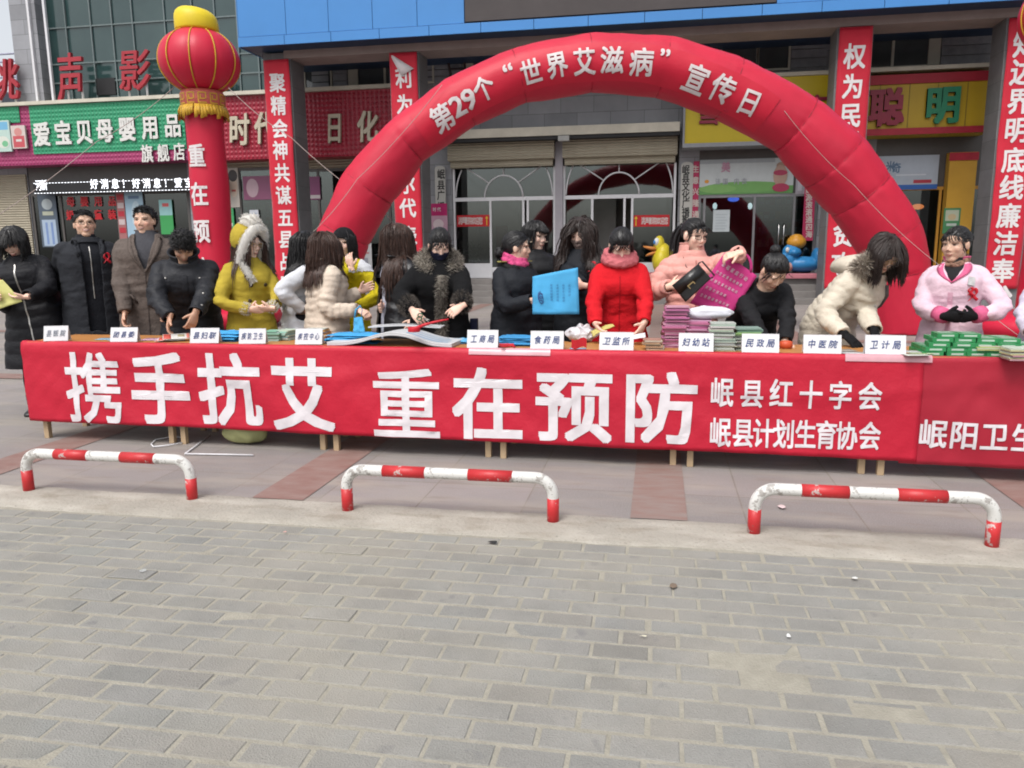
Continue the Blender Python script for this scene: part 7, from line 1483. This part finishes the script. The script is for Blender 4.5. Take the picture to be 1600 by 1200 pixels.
# 18
pk_u = fabric('pale_pink_uniform', (.80, .58, .67), .7); pk_d = fabric('deep_pink_trim', (.70, .13, .27), .7)
c = person('woman in a pale pink uniform with deep pink collar and clasped black gloves', (1494, 382), 5.98, a=-6, hyaw=-30, hpitch=6, skin=(.74, .48, .35), gloves=(.012, .012, .014),
    arms={-1: dict(w=(1476, 494, 5.70), d=(1, -.25, -.05), n=(0, .9, .4), curl=.9, pole=(1.2, -.5, -.5)), 1: dict(w=(1523, 494, 5.69), d=(-1, -.25, -.05), n=(0, .9, .4), curl=.8, pole=(1.2, -.5, -.5))},
    coat=dict(mat=pk_u, hem=.62, thick=.021, sleeve=1.08, w=1.06, vneck=(.78, .055), flare=.03, fold=.013), inner=(.02, .02, .022), hair=dict(style='bun', mat=H_BLK, front=.064, vol=.004, n=480, knot=(0, -.108, .03), bun=.036, seed=20, wisps=8))
lapel(c, pk_d, .775, (.030, .085)); collar(c, pk_d, .045, .088, .6, .02); scarf(c, fabric('flower_scarf', (.25, .14, .10), .8, .9, sc=45), .066, .022, loops=1)
for s_ in (-1, 1): w_, e_ = c['WR'][s_], c['ELB'][s_]; d = nrm(w_-e_); mb = MB(); mb.tube([w_-d*.07, w_-d*.035, w_-d*.0], [.056, .056, .052], 18); mb.build('cuff', pk_d, c['P'])
ribbon(c, .62, .13, 1.1); ribbon(c, .66, .115, .7); zipper(c, -.5, .63, fabric('pink_placket', (.68, .40, .5)), 0, .016, 'placket'); buttons(c, [(.5, 0), (.25, 0)], M('pink_button_mat', (.75, .45, .55), .35), .009)
p, n = front(c, .80, .115, .006); u = nrm(c['ST']-n*(n@c['ST'])); w_ = np.cross(n, u); w_ = w_ if w_[2] > 0 else -w_; mb = MB(); mb.obox(p, u, n, w_, .022, .003, .03); mb.build('badge', M('badge_mat', (.5, .5, .5), .4, .3, 40), c['P'])
# 19
lil = fabric('lilac_white_fabric', (.64, .60, .72), .8)
c = person('person in a lilac white coat cut off by the right edge of the picture', (1672, 385), 5.75, a=-15, hyaw=-20, hpitch=10, skin=SKF, coat=dict(mat=lil, hem=.55, thick=.026, sleeve=1.3, w=1.25, flare=.05), arms={-1: dict(w=(1612, 520, 5.55), pole=(1, -.4, -.2))}, hair=dict(style='bun', mat=H_BLK, front=.056, vol=.012, n=240, seed=21))
# ------------------------------------------------------------------ things people hold
def held_sheet(name, corners, mat_, lab, cat, thick=.0015, wave=.01, text=None, extra=None, n_=14):
    """a limp sheet between four 3D corners (tl, tr, br, bl)"""
    tl, tr, br, bl = [np.asarray(p) for p in corners]; nn = nrm(np.cross(tr-tl, bl-tl)); nn = nn if nn[1] < 0 else -nn
    def S(u, v, lift=0.): p = (tl*(1-u)+tr*u)*(1-v)+(bl*(1-u)+br*u)*v; return p+nn*(wave*(mnoise.noise((u*3, v*3, tl[0]*3))+.5*mnoise.noise((u*8, v*6, 1)))+wave*.8*math.sin(PI*u)+lift)
    t = thing(name, lab, cat, tuple((bl+br)/2)); mb = MB(); mb.grid([[S(u, v) for v in np.linspace(0, 1, n_)] for u in np.linspace(0, 1, n_)]); o = mb.build('sheet', mat_, t); s_ = o.modifiers.new('s', 'SOLIDIFY'); s_.thickness = thick; s_.offset = -1
    return t, S, nn
c_ = [at(-42, 440, 5.58), at(4, 437, 5.60), at(35, 471, 5.60), at(-10, 486, 5.56)]
held_sheet('yellow_paper', c_, M('yellow_paper_mat', (.58, .56, .20), .6, .06, 5), 'yellow green paper held by the woman at the far left', 'paper', .001, .008)
# blue bag with round emblem
c_ = [at(832, 432, 5.66), at(903, 418, 5.66), at(905, 491, 5.64), at(832, 491, 5.64)]
t, S, nn = held_sheet('blue_cloth_bag', c_, M('blue_bag_cloth', (.075, .40, .72), .8, .06, 5, .3, 260), 'sky blue cloth bag with dark round emblem held up between two uniformed women', 'bag', .006, .012)
bi = M('bag_print_mat', (.03, .06, .22), .6)
mb = MB()
for r0, ph, wd in ((1., .6, .018), (.78, 2.6, .014)):
    P_ = []
    for q in np.linspace(ph, ph+4.4, 30): P_.append([S(.19+.085*math.cos(q)*r0*.75+.02*math.sin(q), .58+.16*math.sin(q)*r0, .004), S(.19+(.085*r0-wd)*math.cos(q)*.75+.02*math.sin(q), .58+(.16*r0-wd*1.2)*math.sin(q), .004)])
    mb.grid(P_)
for i, ch in enumerate('CDC'): put(mb, ch, lambda x, y, d: S(.19-y/.36, .58+(i-1)*.085+x/.36, .005+d), .035, .035, .03)
mb.build('emblem', bi, t); mb = MB()
for k, s in enumerate(('预防疾病健康', '关爱生命远离', '疾控中心宣传', '防治知识')):
    for i, ch in enumerate(s): put(mb, ch, lambda x, y, d: S(.42+.13*k-y/.36, .30+.07*i+.02*k+x/.36, .004+d), .020, .020, 0)
mb.build('print', M('faint_bag_print_mat', (.05, .20, .42), .7), t)
# pink bag
c_ = [at(1132, 395, 5.72), at(1183, 431, 5.72), at(1141, 495, 5.72), at(1078, 474, 5.74)]
t, S, nn = held_sheet('pink_cloth_bag', c_, M('pink_bag_cloth', (.62, .045, .24), .8, .06, 5, .3, 260), 'deep pink cloth bag with white writing held up by the woman with glasses', 'bag', .006, .012)
mb = MB()
for k, s in enumerate(('幸福家庭行动', '优生优育促进健康', '计划生育利国利民', '关爱女孩健康', '生殖健康幸福万家')):
    for i, ch in enumerate(s): put(mb, ch, lambda x, y, d: S(.10+(.13 if k == 0 else .095)*i+(.05 if k == 0 else .02)+x/.33, .17+.155*k-y/.38, .004+d), .030 if k == 0 else .021, .034 if k == 0 else .024, .012)
mb.build('print', M('pale_pink_print', (.74, .50, .60), .6), t)
for off in (0, .012):
    mb = MB(); a_, b_ = S(.22, 0), S(.82, .02); up = nrm(V(.45, 0, .9)); pts = [a_*(1-q)+b_*q+up*.075*math.sin(PI*q)**.6-nn*off for q in np.linspace(0, 1, 14)]; mb.tube(pts, .010, 8, flat=.3); mb.build('handle', M('pink_bag_cloth', (0, 0, 0)), t)
# black handbag
c4 = [at(1091, 412, 5.63), at(1111, 435, 5.63), at(1071, 472, 5.63), at(1050, 446, 5.63)]; t = thing('black_handbag', 'small black leather handbag with gold clasp held in front of the salmon jacket', 'bag', tuple(c4[2])); lea = M('black_leather_bag_mat', (.012, .011, .011), .3, .2, 12, .2, 80, spec=.5)
nn = nrm(np.cross(c4[1]-c4[0], c4[3]-c4[0])); nn = nn if nn[1] < 0 else -nn; cen = sum(c4)/4; mb = MB(); rings = []
for dz, sc in ((-.03, .9), (-.024, 1), (.018, 1), (.026, .92)): rings.append([cen+(p-cen)*sc+nn*dz for p in c4])
mb.loft(rings, True, 0, False); mb.build('body', lea, t, bevel=.006)
mb = MB(); e1, e2 = (c4[0]+c4[1])/2, (c4[3]+c4[2])/2; ux, uy = nrm(c4[1]-c4[0]), nrm(c4[0]-c4[3]); 
fl = [c4[0]+(c4[3]-c4[0])*t_ for t_ in (0, 1)]; mb.grid([[c4[0]+nn*.028, c4[3]+nn*.028], [c4[0]*.45+c4[1]*.55+nn*.036, c4[3]*.45+c4[2]*.55+nn*.036]]); mb.build('flap', lea, t).modifiers.new('s', 'SOLIDIFY').thickness = .004
g = M('gold_clasp_mat', (.62, .45, .22), .3, .05, 5, metal=.9); mb = MB(); cc = cen+nn*.042-uy*.012; mb.obox(cc, ux, uy, nn, .004, .026, .003); mb.obox(cc+uy*.024+ux*.012, ux, uy, nn, .008, .0035, .003); mb.obox(cc-uy*.022+ux*.015, ux, uy, nn, .011, .0035, .003); mb.build('clasp', g, t)
mb = MB(); mb.tube([c4[0]+nn*.0, c4[0]+uy*.03+ux*.005, c4[1]+uy*.03, c4[1]], .006, 8); mb.build('handle', lea, t)
# yellow booklet and white paper of the woman in red
c_ = [at(923, 517, 5.50), at(957, 506, 5.44), at(960, 509, 5.40), at(926, 526, 5.42)]; t, S, nn = held_sheet('yellow_booklet', c_, M('yellow_booklet_mat', (.58, .50, .16), .5, .1, 8), 'yellow booklet held open by the woman in red', 'booklet', .006, .008)
c_ = [at(984, 524, 5.46), at(1008, 520, 5.46), at(1009, 527, 5.38), at(984, 531, 5.38)]; held_sheet('white_paper', c_, M('white_card_mat', ()), 'white paper in the other hand of the woman in red', 'paper', .001, .003)
# red ribbon, roll and scissors
rp0 = at(641, 509, 5.42); mb = MB(); pts = [at(650, 513, 5.42), at(662, 508, 5.42), at(676, 504, 5.44), at(690, 501, 5.46), at(701, 499, 5.47)]; mb.grid([[p+V(0, 0, .014-.006*i*.3), p+V(0, -.006, 0), p-V(0, 0, .012-.006*i*.3)] for i, p in enumerate(pts)]); o = mb.build('ribbon_band', ribm, None, tuple(pts[2])); o.modifiers.new('s', 'SOLIDIFY').thickness = .002; tag(o, 'red ribbon stretched from its roll to the hand of the woman in fur collar', 'ribbon')
p = atz(645, 519, TZ+.118); t = thing('ribbon_roll', 'roll of red ribbon lying on the open magazines', 'ribbon', tuple(p)); mb = MB(); mb.loft([[p+V(r*math.cos(q), r*math.sin(q)+.03, z) for q in np.linspace(0, 2*PI, 28, endpoint=False)] for r, z in ((.040, 0), (.042, .004), (.042, .028), (.040, .032), (.016, .032), (.016, .002))]); mb.build('roll', ribm, t)
s0 = at(661, 497, 5.44); t = thing('scissors', 'scissors with dark green handles in the hand cutting the ribbon', 'scissors', tuple(s0)); 
for k, (dx, dz) in enumerate(((.05, -.028), (.055, -.012))): mb = MB(); mb.grid([[s0+V(0, 0, .006), s0+V(0, 0, -.004)], [s0+V(dx, -.02, dz+.002), s0+V(dx, -.02, dz-.002)]]); mb.build('blade', zipm, t).modifiers.new('s', 'SOLIDIFY').thickness = .002
for dx, dz in ((-.022, .02), (-.03, -.004)): mb = MB(); q0 = s0+V(dx, .005, dz); mb.tube([q0+V(.018*math.cos(q), 0, .013*math.sin(q)) for q in np.linspace(0, 2*PI, 16)], .0045, 6); mb.build('handle', M('green_handle_mat', (.02, .12, .06), .4), t)
# blue bag hanging from the arm of the cream jacket
c_ = [at(553, 497, 5.78), at(566, 495, 5.78), at(571, 520, 5.74), at(552, 521, 5.74)]; t, S, nn = held_sheet('blue_cloth_bag', c_, M('blue_bag_cloth', (0, 0, 0)), 'small sky blue cloth bag hanging from the arm of the cream jacket', 'bag', .01, .01)
mb = MB(); mb.tube([S(.1, 0), at(556, 484, 5.79), at(563, 478, 5.79), at(566, 484, 5.78), S(.9, 0)], .008, 6, flat=.35); mb.build('handle', M('blue_bag_cloth', (0, 0, 0)), t)
# ------------------------------------------------------------------ coin rides before the right shops
def place(px, py, Y): return at(px, py, Y)
ylw = M('duck_yellow_mat', (.62, .50, .03), .4, .08, 4); org = M('beak_orange_mat', (.58, .22, .05), .4, .08, 4)
Y = 21.3; hd = place(1030, 384, Y); t = thing('duck_ride', 'yellow duck shaped coin ride with orange beak before the entrance', 'ride', (hd[0], Y, PLAT)); K = .0176
mb = MB(); mb.ell(hd, (.15, .18, .27), 20, 14); mb.ell(hd+V(.02, 0, -.2), (.13, .16, .2), 18, 12); me = voxel(mb, .02, 3); link('head', fill(verts(me)-np.array(t.location), polys(me), None, 'h'), ylw, t)
mb = MB(); bz = PLAT+.42; mb.ell((hd[0]+.06, Y, bz+.05), (.24, .36, .36), 20, 14); mb.ell((hd[0]+.10, Y+.02, bz+.22), (.22, .28, .3), 18, 12); mb.ell((hd[0]+.28, Y, bz+.2), (.14, .16, .12), 14, 10); me = voxel(mb, .02, 3); link('body', fill(verts(me)-np.array(t.location), polys(me), None, 'b'), ylw, t)
for dz, l_, a_ in ((.0, .34, .06), (-.10, .27, -.10)):
    mb = MB(); b0 = hd+V(-.08, -.04, -.08+dz); mb.loft([[b0+V(-u*l_, (w_)*math.cos(q), u*a_*.3+hh*math.sin(q)+.05*u*u*(1 if dz == 0 else -1)) for q in np.linspace(0, 2*PI, 14, endpoint=False)] for u, w_, hh in ((0, .13, .06), (.4, .15, .05), (.8, .12, .035), (1, .05, .02))]); mb.build('beak', org, t)
for s_ in (-1, 1):
    mb = MB(); mb.ell(hd+V(-.07, s_*.11, .10), (.075, .08, .11), 14, 10); e = mb.build('eye', M('eye_white_mat', (.7, .72, .72), .3), t); mb = MB(); mb.ell(hd+V(-.12, s_*.145, .09), (.04, .045, .06), 12, 8); mb.build('pupil', M('eye_blue_mat', (.05, .2, .5), .3), e)
mb = MB(); mb.box(hd[0]-.35, hd[0]+.5, Y-.35, Y+.35, PLAT, PLAT+.16); mb.build('plinth', M('ride_plinth_mat', (.45, .1, .12), .4), t, bevel=.03)
blu = M('ride_blue_mat', (.03, .22, .50), .4, .08, 4); hd = place(1236, 394, Y); t = thing('animal_ride', 'blue animal shaped coin ride with orange cap before the right shops', 'ride', (hd[0], Y, PLAT))
mb = MB(); mb.ell(hd, (.22, .24, .22), 20, 14); mb.ell(hd+V(.05, -.02, .0), (.2, .3, .14), 16, 10); mb.tube([hd+V(-.15, -.1, -.05), hd+V(-.2, -.14, -.3), hd+V(-.1, -.16, -.46)], [.09, .08, .06], 12); me = voxel(mb, .02, 3); link('head', fill(verts(me)-np.array(t.location), polys(me), None, 'h'), blu, t)
mb = MB(); mb.ell(hd+V(.12, 0, .25), (.24, .22, .18), 18, 12); mb.ell(hd+V(.12, 0, .36), (.17, .16, .1), 16, 10); mb.build('orange_cap', M('ride_orange_mat', (.60, .28, .03), .4), t)
mb = MB(); mb.ell((hd[0]+.3, Y, PLAT+.36), (.46, .3, .2), 20, 12); mb.ell((hd[0]+.62, Y, PLAT+.52), (.12, .26, .26), 14, 10); mb.ell((hd[0]-.02, Y, PLAT+.5), (.2, .24, .24), 14, 10); me = voxel(mb, .02, 3); link('body', fill(verts(me)-np.array(t.location), polys(me), None, 'b'), blu, t)
mb = MB(); mb.ell(hd+V(-.1, -.1, -.36), (.16, .18, .14), 14, 10); mb.build('pink_cheek', M('ride_pink_mat', (.60, .32, .28), .4), t)
mb = MB(); mb.box(hd[0]-.3, hd[0]+.78, Y-.35, Y+.35, PLAT, PLAT+.13); mb.build('plinth', M('ride_pink_plinth_mat', (.55, .2, .24), .4), t, bevel=.03)
for s_ in (-1, 1):
    mb = MB(); mb.ell(hd+V(-.12, s_*.2, .06), (.05, .05, .07), 12, 8); mb.build('eye', M('eye_white_mat', (.7, .72, .72), .3), t)
